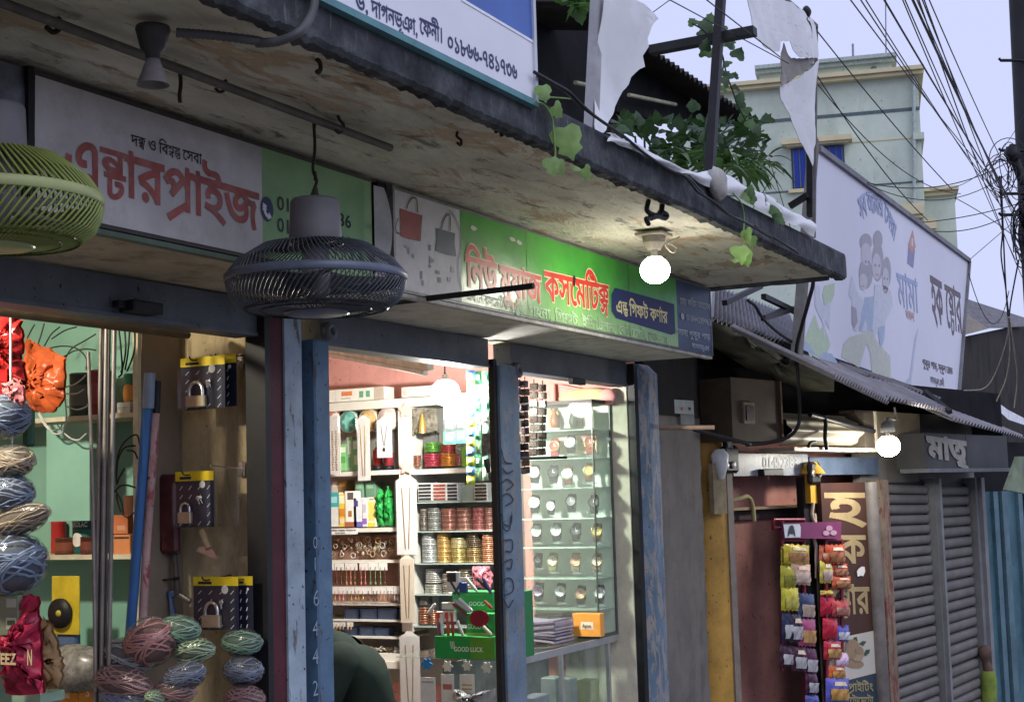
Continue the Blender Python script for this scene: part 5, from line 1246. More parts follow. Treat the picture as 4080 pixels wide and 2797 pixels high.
for i,(x0,x1,col)in enumerate(((1395,1512,(0.05,0.045,0.045)),(1518,1632,(0.30,0.08,0.06)),(1636,1728,(0.05,0.05,0.06)),(1866,1976,(0.07,0.06,0.05)))):
 r = rc('C2',x0,1182,x1,1335,XW+.01); t = thing('polish_rack',('dark nail polish rack at the left of the glass shelf','reddish nail polish rack','black nail polish rack beside the reddish one','dark nail polish rack behind the hanging sachets')[i],'rack',(XW+.04,(r[0]+r[1])/2,r[2]))
 m = MB(); bX(m,r,XW+.01,.08,.002); build('rack',m,flat('silver_rack',(0.55,0.56,0.56)),t)
 for k in range(5):
  s_ = sub(r,.06,.07+.185*k,.94,.20+.185*k); m = MB(); bX(m,s_,XW+.004,.012,.003); build('row',m,plain('polish_row_%d'%i,col,0.2,0,0.7,120),t)
pbox('clear_box','clear plastic box between the nail polish racks','box','C2',(1735,1200,1860,1335),XW+.05,.06,(0.34,0.40,0.38))
for(x0,x1,y0,col,n,lab)in((1405,1455,1400,(0.18,0.15,0.13),10,'dark brown'),(1450,1560,1390,(0.26,0.27,0.25),12,'grey glittering'),(1562,1690,1395,(0.33,0.15,0.12),14,'copper red glittering'),(1692,1822,1388,(0.36,0.19,0.15),14,'rosy copper'),(1828,1940,1385,(0.34,0.13,0.12),14,'wine red glittering'),(1945,2010,1390,(0.30,0.16,0.13),12,'dull copper')):
 bangles(lab+' bangle stack on the second glass shelf','C2',x0,x1,y0,1578,XW+.02,col,n,tuple(min(1,v*1.6)for v in col))
for(x0,x1,y0,y1,col,n,lab)in((1400,1522,172,285,(0.52,0.55,0.54),8,'silver upper'),(1405,1525,290,428,(0.48,0.51,0.50),9,'silver lower'),(1530,1640,165,428,(0.52,0.33,0.12),18,'golden'),(1645,1768,222,305,(0.55,0.46,0.24),6,'pale gold upper'),(1650,1765,310,428,(0.42,0.33,0.12),8,'old gold lower'),(1776,1900,185,300,(0.12,0.09,0.06),7,'dark'),(1778,1900,305,428,(0.30,0.21,0.09),8,'dark gold'),(1908,2016,195,428,(0.45,0.21,0.12),14,'copper')):
 bangles(lab+' bangle stack on the third glass shelf','D2',x0,x1,y0,y1,XW+.02,col,n,tuple(min(1,v*1.5)for v in col))
for(x0,x1,y0,y1,col,n,lab)in((1428,1562,478,600,(0.50,0.52,0.49),8,'clear upper'),(1425,1560,610,690,(0.42,0.43,0.38),6,'clear lower'),(1575,1690,520,690,(0.30,0.25,0.20),9,'brown'),(1720,1830,480,690,(0.28,0.24,0.18),10,'olive')):
 bangles(lab+' bangle stack on the fourth glass shelf','D2',x0,x1,y0,y1,XW+.03,col,n,(0.55,0.5,0.45))
pouch('pink pouch of beads on the fourth glass shelf','D2',((1850,460),(1985,452),(2010,520),(2000,650),(1870,640)),XW+.01,.02,plain('pink_pouch',(0.55,0.20,0.24),0.25,0,0.4,40),seed=11)
for(x0,x1,y0,y1,col,lab)in((1385,1480,700,780,(0.20,0.19,0.17),'upper dark'),(1385,1470,800,945,(0.30,0.13,0.08),'copper'),(1475,1540,820,945,(0.24,0.12,0.08),'brown')):
 bangles(lab+' bangle stack on the lowest glass shelf','D2',x0,x1,y0,y1,XW+.02,col,7)

 # --- counter and the pen display boxes on it
YCN = 0.094; ZCN = 0.83; CX0 = 5.93
ct = thing('glass_counter','glass-topped sales counter with pale frame in the cosmetics shop','counter',(6.3,YCN,0.1))
M_GLASS = clear('green_tinted_glass',(0.93,0.98,0.95),0.10,0.03)
M_ALU = plain('aluminium_frame',(0.45,0.46,0.45),0.35,0.6,0.15,12,0.2)
m = MB(); m.box((CX0,YCN,ZCN-0.008),(7.08,YCN+0.62,ZCN)); build('glass_top',m,M_GLASS,ct)
m = MB(); m.box((CX0,YCN-0.006,ZCN-0.03),(7.08,YCN+0.004,ZCN+0.003)); build('edge',m,M_ALU,ct)
m = MB(); m.box((CX0,YCN+0.004,0.12),(6.98,YCN+0.010,ZCN-0.03)); build('front_glass',m,M_GLASS,ct)
m = MB(); m.box((CX0,YCN+0.36,0.12),(7.0,YCN+0.37,ZCN-0.03)); build('inner_back',m,plain('dim_counter_back',(0.20,0.20,0.18),0.7),ct)
for x in(CX0,6.40,6.95):
 m = MB(); m.box((x,YCN-0.004,0.1),(x+.022,YCN+0.014,ZCN-0.03)); build('frame_post',m,M_ALU,ct)
m = MB(); m.box((CX0,YCN+.02,.42),(6.98,YCN+.34,.428)); build('inner_shelf',m,M_GSH,ct)
# goods dimly seen through the counter glass
for k,(x,z,w,h,col,lab)in enumerate(((6.25,.43,.16,.20,(0.20,0.20,0.24),'grey-blue box'),(6.45,.43,.10,.26,(0.38,0.40,0.38),'white striped packet'),(6.60,.43,.08,.24,(0.30,0.31,0.30),'pale packet'),(6.85,.43,.10,.20,(0.42,0.42,0.20),'yellow-green round tin'),(6.05,.43,.10,.10,(0.16,0.16,0.17),'dark box'),(6.35,.13,.22,.18,(0.14,0.15,0.16),'dark carton'),(6.65,.13,.2,.2,(0.25,0.25,0.22),'grey carton'))):
 m = MB(); m.cbox((x,YCN+.07,z+h/2),(w,.08,h),.004);
 for j in range(3):m.cbox((x,YCN+.028,z+h*(.25+.25*j)),(w*.8,.004,h*.06))
 build('counter_goods',m,plain('cgoods_%d'%k,tuple(v*1.0 for v in col),0.5),None,lab+' inside the glass counter','box')
 # pen display boxes
GX = onZ(q('D2',1780,1232),ZCN).x
GREENB =(0.02,0.27,0.06)
tb1 = pbox('pen_box','long green GOOD LUCK pen tray in front on the counter','pen box','D2',(1535,1045,2032,1230),GX,.16,GREENB,[(.60,.03,1,.97,(0.10,0.28,0.03))],[('GOOD LUCK',.33,.45,.82,.66,(0.70,0.78,0.70))])
m = MB(); r = rc('D2',1535,1045,2032,1230,GX); s_ = sub(r,.27,.22,.36,.55)
for a in(.2,.5,.8):m.add([(GX-.003,s_[0]+(s_[1]-s_[0])*a-.005,s_[2]),(GX-.003,s_[0]+(s_[1]-s_[0])*a+.001,s_[2]),(GX-.003,s_[0]+(s_[1]-s_[0])*(a-.2)+.002,s_[3]),(GX-.003,s_[0]+(s_[1]-s_[0])*(a-.2)-.004,s_[3])],[(0,1,2,3)])
o = build('hand_mark',m,flat('pack_pale_green',(0.45,0.62,0.45)),tb1)
tb2 = pbox('pen_box','green GOOD LUCK pen box with a round red badge in the middle tier','pen box','D2',(1800,850,2032,1035),GX+.06,.10,GREENB,[(.0,.88,1,1,(0.35,0.40,0.12))],[('GOOD',.05,.48,.55,.70,(0.72,0.80,0.72))])
tb3 = pbox('pen_box','green GOOD LUCK pen box in the top tier','pen box','D2',(1680,668,2020,835),GX+.12,.10,(0.03,0.30,0.08),[(.3,.1,.8,.2,(0.06,0.36,0.10))],[('GOOD',.42,.5,.82,.70,(0.72,0.80,0.72))])
c = onX(q('D2',1905,893),GX+.05); m = MB(); m.poly([c+Vector((0,.05*math.cos(a),.038*math.sin(a)))for a in(6.283*i/24 for i in range(24))],(.004,0,0)); build('badge',m,flat('deep_red_badge',(0.22,0.01,0.03)),tb2)
m = MB(); bX(m,rc('D2',1845,840,1975,942,GX+.056),GX+.056,.003); build('badge_card',m,M_ECARD,tb2)
pbox('pen_box','tall green pen box with a bright lime panel beyond the middle post','pen box','D3',(60,668,180,1218),GX+.02,.10,(0.02,0.17,0.05),[(.3,.03,.55,.32,(0.22,0.62,0.06))],[('GOOD LUCK',.05,.82,.85,.87,(0.35,0.55,0.35))])
# pens standing and lying in the boxes
pens =[((1640,530),(1740,700),(0.05,0.05,0.06)),((1760,590),(1700,690),(0.03,0.08,0.28)),((1800,560),(1890,670),(0.60,0.62,0.60)),((1890,560),(1990,660),(0.04,0.04,0.06)),((1940,560),(2010,690),(0.06,0.06,0.16)),((1700,740),(1840,840),(0.45,0.46,0.58)),((1740,730),(1850,830),(0.62,0.63,0.70)),((1690,770),(1800,860),(0.20,0.04,0.06)),((1950,750),(2015,810),(0.35,0.10,0.07)),((1560,840),(1575,1045),(0.55,0.10,0.05)),((1590,850),(1600,1045),(0.70,0.70,0.70)),((1640,840),(1650,1045),(0.62,0.10,0.06)),((1680,850),(1690,1045),(0.42,0.05,0.05)),((1570,930),(1580,1045),(0.10,0.10,0.22)),((1720,910),(1775,1040),(0.62,0.62,0.58)),((1940,960),(2010,1030),(0.55,0.45,0.42)),((1480,850),(1540,770),(0.50,0.50,0.48))]
for i,(a,b,col)in enumerate(pens):
 a, b = onX(q('D2',*a),GX+.03), onX(q('D2',*b),GX+.03); m = MB(); m.tube([a,a.lerp(b,.8),b],[.008,.008,.005],8); build('pen',m,flat('pen_%d_%d'%(int(col[0]*99),int(col[2]*99)),col,0.3),None,'loose %s pen sticking out of the green pen boxes'%('red' if col[0]>2*col[2]else 'blue' if col[2]>1.5*col[0]else 'pale' if col[0]>.3 else 'black'),'pen','pens in the green boxes')
for(x0,y0,x1,y1,col,pats,lab)in((1545,835,1605,925,(0.75,0.73,0.70),[(.15,.1,.85,.6,(0.55,0.03,0.03))],'white packet with a red patch standing in the pen tray'),(1610,830,1700,920,(0.76,0.74,0.72),[(.1,.15,.45,.7,(0.58,0.04,0.04)),(.55,.1,.9,.5,(0.6,0.25,0.1))],'wide white packet with red patches in the pen tray'),(1630,505,1735,670,(0.72,0.71,0.68),[(.1,.05,.8,.5,(0.03,0.03,0.04))],'white card with a black pen on the top tier'),(1740,595,1795,680,(0.03,0.07,0.24),[],'dark blue box leaning on the top tier'),(1590,760,1690,820,(0.60,0.62,0.58),[],'crumpled white wrapper on the middle tier')):
 pbox('pen_packet',lab,'packet','D2',(x0,y0,x1,y1),GX+.025,.02,col,pats)
 # cards and clothes hung below the tray
for(x0,y0,x1,y1,col,pats,lab)in((1420,1385,1540,1700,(0.70,0.69,0.65),[(.25,.85,.8,.97,(0.10,0.09,0.09)),(.1,.1,.9,.14,(0.4,0.4,0.38))],'white card hanging beside the foil pouch'),(1588,1360,1695,1590,(0.66,0.65,0.60),[(.15,.35,.85,.55,(0.42,0.15,0.12))],'white tag with red script hanging below the pen tray'),(1745,1360,1866,1590,(0.64,0.62,0.55),[(.15,.35,.85,.42,(0.42,0.30,0.16)),(.15,.5,.85,.56,(0.42,0.30,0.16))],'white bracelet tag hanging below the pen tray')):
 pbox('hanging_tag',lab,'tag','D2',(x0,y0,x1,y1),GX-.08,.004,col,pats,bev=0.0)
for i,(cx,cy,R_,col,lab)in enumerate(((1465,1275,42,(0.04,0.22,0.52),'bright blue rosette'),(1638,1292,40,(0.62,0.60,0.52),'cream shirt shaped hanger'),(1800,1288,36,(0.55,0.53,0.46),'beige hanger'),(1965,1302,40,(0.60,0.60,0.52),'cream round hanger'))):
 c = onX(q('D2',cx,cy),GX-.05); rr_ = R_*.00055; m = MB(); m.poly([c+Vector((0,rr_*(1+.22*math.cos(6*a))*math.cos(a),rr_*(1+.22*math.cos(6*a))*math.sin(a)))for a in(6.283*k/36 for k in range(36))],(.01,0,0)); build('rosette',m,plain('rosette_%d'%i,col,0.5),None,lab+' under the pen tray','hanger')
pouch('grey and white plastic bag on the counter side','D2',((1690,1593),(1700,1480),(1760,1490),(1850,1545),(1990,1500),(2030,1470),(2040,1700),(1690,1700)),GX-.10,.04,plain('grey_white_bag',(0.45,0.45,0.46),0.3,0,0.7,10),seed=15)

# --- watch cabinet standing on the counter
XK = 6.85; YK = YCN+.001
wc = thing('watch_cabinet','tall glass watch cabinet with seven shelves standing on the counter','cabinet',(XK,0.3,ZCN))
yk1 = onX((1165,1200),XK).y
zk0, zk1 = ZCN+.001, onX(q('C3',600,520),XK).z
ysh =[onX(q('C3',600,v),XK).z for v in(735,972,1220,1475)]+[onX(q('D3',600,v),XK).z for v in(299,558,818)]
for z in ysh:
 m = MB(); m.box((XK+.004,YK+.006,z-.005),(7.085,yk1,z)); build('glass_shelf',m,plain('pale_green_glass_shelf',(0.55,0.68,0.60),0.12,0,0.08,6),wc)
m = MB(); m.box((XK,YK,zk0),(XK+.004,yk1,zk1)); build('front_pane',m,M_GLASS,wc)
m = MB(); m.box((XK+.006,YK,zk0),(7.085,YK+.004,zk1)); build('side_pane',m,M_GLASS,wc)
m = MB(); m.box((7.074,YK+.006,zk0),(7.0868,yk1,zk1)); build('back_panel',m,plain('mirror_grey_back',(0.84,0.89,0.82),0.3,0,0.15,4),wc)
m = MB(); m.box((XK-.004,YK-.004,zk1),(7.0868,yk1,zk1+.018)); build('top',m,plain('dark_wood_top',(0.05,0.04,0.035),0.5),wc)
m = MB(); m.box((XK-.003,YK-.003,zk0),(XK+.005,YK+.003,zk1)); m.box((XK-.003,YK-.003,zk0),(XK+.004,yk1,zk0+.018)); m.box((XK,YK-.003,zk0),(7.0868,YK+.003,zk0+.02)); m.box((7.07,YK-.004,zk0),(7.0868,YK+.004,zk1)); build('frame',m,plain('dark_grey_frame',(0.10,0.11,0.10),0.4,0.3),wc)
def wface(c,R_,col,strap,label,kind='strap'):
 """wrist watch curled on a clear stand, dial towards the viewer"""
 t = thing('wrist_watch',label,'watch',c-Vector((0,0,R_*2.3)),group='watches in the glass cabinet')
 n_ = Vector((-0.92,-0.25,0.22)).normalized(); M3 = frame3(Vector((0,-1,0))-n_*Vector((0,-1,0)).dot(n_),n_)
 m = MB(); m.lathe([(0,.004),(R_*.78,.004),(R_*.80,.006)],c,24,M3); build('dial',m,plain('dial_%02d%02d%02d'%tuple(int(v*99)for v in col),col,0.3,0,0.1,60),t)
 m = MB(); m.lathe([(R_*.78,.004),(R_*.84,.008),(R_,.006),(R_*1.02,-.004),(R_*.9,-.006),(0,-.006)],c,24,M3); build('case',m,plain('watch_case_gold',(0.55,0.36,0.16),0.25,0.9)if sum(strap)>.9 or col[0]>col[2]*1.4 else M_STEEL if sum(strap)<.5 and sum(col)>1 else M_BLACK,t)
 m = MB()
 def st(u,w):
  a = math.radians(20+320*u); rr2 = R_*1.35
  p = Vector((R_*.72*(w-.5)*2*(1-.25*math.sin(math.pi*u)),rr2*math.sin(a)*1.25,-R_*1.35+rr2*math.cos(a)))
  return c+M3@p
 m.grid(st,22,2); build('strap',m,plain('strap_%02d%02d%02d'%tuple(int(v*99)for v in strap),strap,0.4,0.5 if sum(strap)>.9 else 0,0.2,60),t)
 m = MB(); yy = Vector((0,-1,0)); d = R_*.55
 m.add([c+M3@Vector((-.0012,-.0,.0052)),c+M3@Vector((.0012,0,.0052)),c+M3@Vector((.0012,d,.0052)),c+M3@Vector((-.0012,d,.0052))],[(0,1,2,3)]); m.add([c+M3@Vector((0,-.0012,.0054)),c+M3@Vector((0,.0012,.0054)),c+M3@Vector((d*.7,.0012,.0054)),c+M3@Vector((d*.7,-.0012,.0054))],[(0,1,2,3)]); build('hands',m,M_BLACK if sum(col)>.8 else M_ECARD,t)
 m = MB(); m.lathe([(0,0),(R_*1.1,0),(R_*1.05,.006),(R_*.4,.010),(R_*.35,R_*1.2),(0,R_*1.2)],c+Vector((.03,0,-R_*2.35)),18); build('stand',m,clear('acrylic_stand',(0.9,0.95,0.93),0.45,0.1),t)
 return t
WH, BK, BR, GD, RS, GY =(0.78,0.78,0.76),(0.02,0.02,0.022),(0.16,0.07,0.04),(0.62,0.50,0.18),(0.62,0.38,0.28),(0.22,0.22,0.24)
rows =(('C3',((435,875,(0.40,0.10,0.08),(0.38,0.06,0.05),'all-red'),(570,845,WH,BK,'white-dialled black'),(730,850,(0.42,0.12,0.10),(0.40,0.09,0.07),'brick red')),'second'),('C3',((268,1095,WH,BK,'slim white-dialled'),(425,1095,(0.06,0.06,0.065),BK,'all-black'),(545,1105,WH,BR,'white-dialled brown'),(725,1080,GD,BR,'gold-dialled brown')),'third'),('C3',((268,1345,WH,BK,'large white-dialled black'),(405,1375,WH,BK,'small white-dialled black'),(575,1335,GY,BK,'grey-dialled black'),(765,1345,(0.10,0.11,0.10),(0.05,0.06,0.05),'dark turned-away')),'fourth'),('D3',((283,165,(0.62,0.70,0.64),BK,'pale-dialled black'),(450,160,WH,BK,'bright white-dialled black'),(615,160,(0.08,0.09,0.11),BK,'black-dialled black'),(790,165,GD,BR,'yellow-dialled')),'fifth'),('D3',((300,400,(0.10,0.10,0.11),BK,'tiny black'),(420,410,(0.80,0.72,0.58),(0.50,0.40,0.22),'gold bracelet'),(610,412,RS,(0.50,0.34,0.26),'rose gold bracelet'),(790,415,(0.80,0.68,0.58),(0.52,0.34,0.26),'pale rose gold bracelet')),'sixth'),('D3',((300,660,(0.52,0.30,0.52),(0.05,0.03,0.05),'purple-dialled'),(485,665,WH,BK,'white-dialled black'),(655,685,(0.62,0.36,0.28),BK,'rose-dialled black'),(812,680,WH,BK,'bright-dialled black at the pane edge')),'seventh'))
for cell, ws, nth in rows:
 for(px,py,dc,stc,lab)in ws:
  c = onX(q(cell,px,py),XK+.07); wface(c,.023 if 'tiny' in lab or 'small' in lab else .029,dc,stc,lab+' wrist watch on the %s cabinet level from the top'%nth)
for(px,lev)in((940,875),(925,1100),(925,1350)):pass
# display bottles on the uppermost level, picture cards behind
for(x0,y0,x1,y1,col,lab)in((385,575,480,725,(0.55,0.36,0.08),'amber picture card'),(490,590,570,725,(0.76,0.74,0.66),'white vase picture card'),(625,580,765,725,(0.66,0.55,0.46),'cream picture card')):
 pbox('picture_card',lab+' on the uppermost cabinet level','card','C3',(x0,y0,x1,y1),XK+.12,.01,col,[(.3,.2,.7,.9,tuple(v*.75 for v in col))])
pbox('picture_card','yellowish picture panel behind the second cabinet level','card','C3',(470,780,790,940),XK+.15,.01,(0.66,0.58,0.36),[(.0,.0,.5,.5,(0.7,0.62,0.45)),(.6,.0,1,.4,(0.62,0.32,0.25))])
for(px,col,lab)in((440,(0.30,0.10,0.06),'dark red'),(600,(0.06,0.07,0.05),'black')):
 c = onX(q('C3',px,720),XK+.07); m = MB(); m.lathe([(0,0),(.018,0),(.026,.03),(.020,.06),(.010,.075),(.022,.10),(.02,.102),(0,.10)],c,16); build('display_bust',m,plain('bust_%d'%px,col,0.35),None,lab+' display bust on the uppermost cabinet level','bust')
 # things at the cabinet's foot
pbox('foil_pack','silvery foil pack at the foot of the watch cabinet','pack','D3',(270,858,500,925),XK+.05,.08,(0.30,0.33,0.25),[(.1,.3,.5,.9,(0.6,0.6,0.52)),(.6,.3,.95,.9,(0.5,0.5,0.45))])
pbox('green_booklets','dark green booklets at the foot of the watch cabinet','booklet','D3',(500,850,590,930),XK+.06,.08,(0.06,0.15,0.06))
pbox('orange_box','orange box with a small white label inside the watch cabinet','box','D3',(590,852,822,1045),XK-.05,.05,(0.74,0.32,0.06),[(.30,.36,.75,.68,(0.74,0.66,0.50))],[('Apon',.36,.44,.68,.60,(0.15,0.10,0.06))])
mg = thing('magazine_pile','pile of grey-lilac school notebooks on the counter edge','notebooks',onX(q('D3',410,1140),XK-.08))
for k in range(9):
 z = ZCN+.003+.013*k; m = MB()
 def pg(u,w):return Vector((XK-.30+.22*w+.006*math.sin(k*2.1),YK+.10+.28*u+rnd(-.002,.002),z+.010+.012*math.sin(u*3.1+k*.4)))
 def pg0(u,w):return pg(u,w)-Vector((0,0,.010))
 m.grid(pg,10,2); m.grid(pg0,10,2); a =[pg(i/10,0)for i in range(11)]; b =[v-Vector((0,0,.010))for v in a]
 m.add(a+b,[(i,i+1,12+i,11+i)for i in range(10)]); a =[pg(0,i/2)for i in range(3)]; b =[v-Vector((0,0,.010))for v in a]; m.add(a+b,[(i,i+1,4+i,3+i)for i in range(2)])
 build('notebook',m,plain('lilac_cover_%d'%(k%3),((0.33,0.30,0.36),(0.42,0.39,0.42),(0.22,0.21,0.26))[k%3],0.5),mg)
pbox('yellow_booklet','yellow booklet behind the notebook pile','booklet','D3',(240,950,400,1030),XK-.02,.02,(0.70,0.52,0.18))
# dark glittering packets hung in columns before the cabinet
pkm =[plain('glitter_%d'%k,c,0.2,0.3,0.8,120)for k,c in enumerate(((0.03,0.03,0.035),(0.06,0.045,0.06),(0.10,0.08,0.07),(0.16,0.14,0.12)))]
for col_,(x0,x1,ya,yb,n,X)in enumerate(((85,150,315,985,10,6.30),(155,225,325,1110,12,6.34),(232,300,345,960,9,6.42),(305,372,355,955,9,6.42))):
 t = thing('trinket_strip',('black hair-clip strip nearest the middle post','long purple-black hair-clip strip beside it','brown-black trinket strip before the watch cabinet','brown-grey trinket strip next to the watch cabinet')[col_],'strip',onX(q('C3',(x0+x1)/2,yb),X))
 for k in range(n):
  y0 = ya+(yb-ya)*k/n; r = rc('C3',x0,y0+4,x1,y0+(yb-ya)/n-4,X); m = MB(); m.cbox((X+rnd(-.01,.01),(r[0]+r[1])/2,(r[2]+r[3])/2),(.014,abs(r[0]-r[1]),r[3]-r[2]),.004,rotz(rnd(-.3,.3))@rotx(rnd(-.08,.08))); build('packet',m,pkm[(k+col_)%3 if col_<2 else 2+(k%2)],t)
 m = MB(); m.tube([onX(q('C3',(x0+x1)/2,ya-30),X+.012),onX(q('C3',(x0+x1)/2,yb),X+.012)],.003,5); build('backing_tape',m,M_BLACK,t)
 # pipes and pot over the cabinet
for pts, r_ in((((425,360),(430,500)),.016),(((475,370),(800,430),(950,440)),.008),(((560,500),(600,430),(700,400)),.006)):
 m = MB(); m.tube(smooth_path([onX(q('C3',*p),7.07)for p in pts],5),r_,8); build('wall_pipe',m,M_PINK,shop)
m = MB(); c = onX(q('C3',700,470),7.04); m.ell(c,(.03,.16,.05),None,14,8); build('straw_hat',m,plain('straw',(0.50,0.46,0.26),0.8),None,'flat straw hat lying above the watch cabinet','hat')
for px in(880, ):m = MB(); c = onX(q('C3',px,465),7.04); m.ell(c,(.03,.05,.045),None,12,8); build('wall_knob',m,M_PINK,shop)
m = MB(); a, b = onX(q('C3',35,982),5.92), onX(q('C3',535,968),6.6); m.tube([a,b],.007,8); build('iron_peg',m,M_BLACK,None,'black iron peg reaching from the middle post towards the watch cabinet','peg')

# --- hanging sachet strips inside the doorway
XS = 6.15
def sachets(label,x0,x1,ya,yb,n,X,cols,name='sachet_strip'):
 t = thing(name,label,'sachet strip',onX(q('C2',(x0+x1)/2,yb),X))
 for k in range(n):
  y0 = ya+(yb-ya)*k/n; r = rc('C2',x0+rnd(-3,3),y0+2,x1+rnd(-3,3),y0+(yb-ya)/n-2,X); col = cols[k%len(cols)]
  yc, zc =(r[0]+r[1])/2,(r[2]+r[3])/2; w, h = abs(r[0]-r[1]), r[3]-r[2]; tw = rnd(-.25,.25)
  def pil(u,v):
   b = math.sin(math.pi*u)*math.sin(math.pi*v); return Vector((X-.010*b+tw*(u-.5)*w,yc+(.5-u)*w,zc+(v-.5)*h))
  m = MB(); m.grid(pil,6,6); s = build('sachet',m,plain('sachet_%02d%02d%02d'%tuple(int(v*99)for v in col),col,0.2,0,0.25,60),t)
  m = MB()
  def lab_(u,v):return pil(.25+.5*u,.3+.4*v)+Vector((-.0012,0,0))
  m.grid(lab_,3,3); build('print',m,flat('sachet_print_%d'%(k%2),((0.70,0.74,0.72),(0.40,0.55,0.25))[k%2]),s)
 return t
sachets('hanging strip of blue and yellow-green shampoo sachets',1800,1868,240,1200,12,XS,[(0.08,0.20,0.42),(0.45,0.50,0.06)])
sachets('hanging strip of dark green sachets beside the blue ones',1872,1925,245,1170,8,XS+.02,[(0.06,0.26,0.14),(0.16,0.34,0.22)])
sachets('hanging strip of green and white sachets next to the middle post',1930,1985,250,1165,8,XS+.02,[(0.08,0.28,0.16),(0.30,0.42,0.34)])
sachets('two-wide strip of green and black sachets under the bulb',1615,1705,440,860,4,XS+.2,[(0.45,0.55,0.45),(0.50,0.55,0.48),(0.03,0.035,0.035),(0.03,0.42,0.12)])
sachets('second strip of green and black sachets under the bulb',1710,1805,430,850,4,XS+.2,[(0.04,0.36,0.14),(0.55,0.56,0.52),(0.03,0.035,0.035),(0.03,0.40,0.12)])
# leather-strapped bag and hook by the post
m = MB(); P =[onX(q('C2',*p),6.0)for p in((1920,740),(1925,690),(1960,665),(1990,675))]; m.tube(smooth_path(P,5),.006,7)
hb_ = thing('hand_bag','small black and white handbag hanging beside the middle post','bag',onX(q('C2',1960,1090),6.0)); build('strap',m,plain('white_strap',(0.7,0.68,0.64),0.4),hb_)
m = MB(); m.poly([onX(q('C2',*p),6.0)for p in((1935,770),(1990,760),(2000,880),(1985,940),(1930,960),(1922,860))],(.03,0,0)); build('body',m,plain('black_white_leather',(0.10,0.09,0.09),0.35,0,0.9,40),hb_)
m = MB(); m.tube([onX(q('C2',1965,985),6.0),onX(q('C2',1985,1095),6.0)],[.016,.010],8); build('tail',m,M_BLACK,hb_)
# bulb and batten
ib = onX(q('C2',1620,275),6.08)
bulb('light_bulb','brightly lit bulb hanging inside the cosmetics shop doorway',(ib.x,ib.y,ib.z),0.068,1050.0,(1.0,0.97,0.90))
m = MB(); m.tube([(ib.x,ib.y,ib.z),(ib.x,ib.y,ZC+.01)],.004,6); build('hanging_flex',m,M_CABLE,None,'black flex holding the cosmetics shop bulb','flex')
a, b = onX(q('C2',600,55),6.6), onX(q('C2',1500,215),5.75)
tl = thing('tube_fitting','unlit white tube light batten under the cosmetics shop ceiling','tube light',a)
m = MB(); bar(m,a,b,.03,.03); build('batten',m,plain('white_batten',(0.72,0.71,0.66),0.4),tl)
m = MB(); m.tube([a.lerp(b,.04)-Vector((0,0,.03)),a.lerp(b,.96)-Vector((0,0,.03))],.013,10); build('tube',m,plain('white_tube_glass',(0.78,0.78,0.74),0.2),tl)
m = MB(); a, b = onY(q('C2',1140,110),.10), onY(q('C2',1340,125),.10); bar(m,a,b,.03,.02); build('lock_bracket',m,M_BLACK,shop)
# chalk numbers on the posts
m = MB()
for s_, px, py, h_ in(('0',545,200,26),('1',540,370,30),('6',545,640,36),('4',540,900,34),('4',540,1130,36),('2',540,1400,34)):
 p = onY(q('D2',px-28,py),-0.044); size = abs(p.z-onY(q('D2',px-28,py+h_*4.2),-0.044).z)/.7; lettering(m,s_,p-Vector((0,0,size*.7)),(1,0,0),(0,0,1),size*.9,-.012,rows=40)
p = onY(q('C2',500,1260),-0.044)
build('chalk_number',m,plain('chalk_white',(0.27,0.32,0.39),0.9,0,0.4,60),shop)
m = MB()
for k, pts in enumerate((((2090,900),(2120,1000),(2180,1020)),((2100,1060),(2140,1100),(2190,1080)),((2090,1190),(2140,1150),(2190,1200),(2140,1240)),((2100,1290),(2150,1270),(2190,1330),(2130,1370)),((2090,1440),(2110,1520),(2170,1530),(2180,1440)))):
 m.tube(smooth_path([onY(q('C2',*p),-0.047)for p in pts],6),.0028,5)
for k, pts in enumerate((((2100,20),(2110,140),(2160,150),(2170,40)),((2110,240),(2180,240),(2180,330),(2130,330)),((2120,420),(2180,400),(2170,480),(2140,470)),((2110,620),(2130,560),(2180,570),(2190,660),(2120,700)),((2110,730),(2150,800),(2190,740)))):
 m.tube(smooth_path([onY(q('D2',*p),-0.047)for p in pts],6),.0028,5)
build('chalk_scribble',m,plain('dark_scribble',(0.045,0.06,0.09),0.9),shop)

# ---------------------------------------------------------------- shopkeeper, seated, back turned
def skin_body(name,verts,edges,radii,mat,parent,root=0,sub_=2):
 me = bpy.data.meshes.new(name); me.from_pydata(verts,edges,[]); o = bpy.data.objects.new(name,me); COL.objects.link(o); o.parent = parent
 mo = o.modifiers.new('skin','SKIN'); mo.use_smooth_shade = True
 for i, rr in enumerate(radii):me.skin_vertices[0].data[i].radius = rr if isinstance(rr,tuple)else(rr,rr)
 me.skin_vertices[0].data[root].use_root = True
 s = o.modifiers.new('sub','SUBSURF'); s.levels = sub_; s.render_levels = sub_; me.materials.append(mat); return o
SH = onX((766,1468),5.25)  # near shoulder
ang = math.atan2(0.887,-0.461)
per = thing('person','seated person in a dark green short-sleeved shirt behind the blue pillar','person',(0,0,0),(0,0,ang))
loc_sh = Matrix.Rotation(ang,3,'Z')@Vector((0.20,0.19,0.0))
base_ = Vector((SH.x,SH.y,0))-loc_sh; per.location =(base_.x,base_.y,0.0); z_ = SH.z-0.03
hipz = z_-0.46
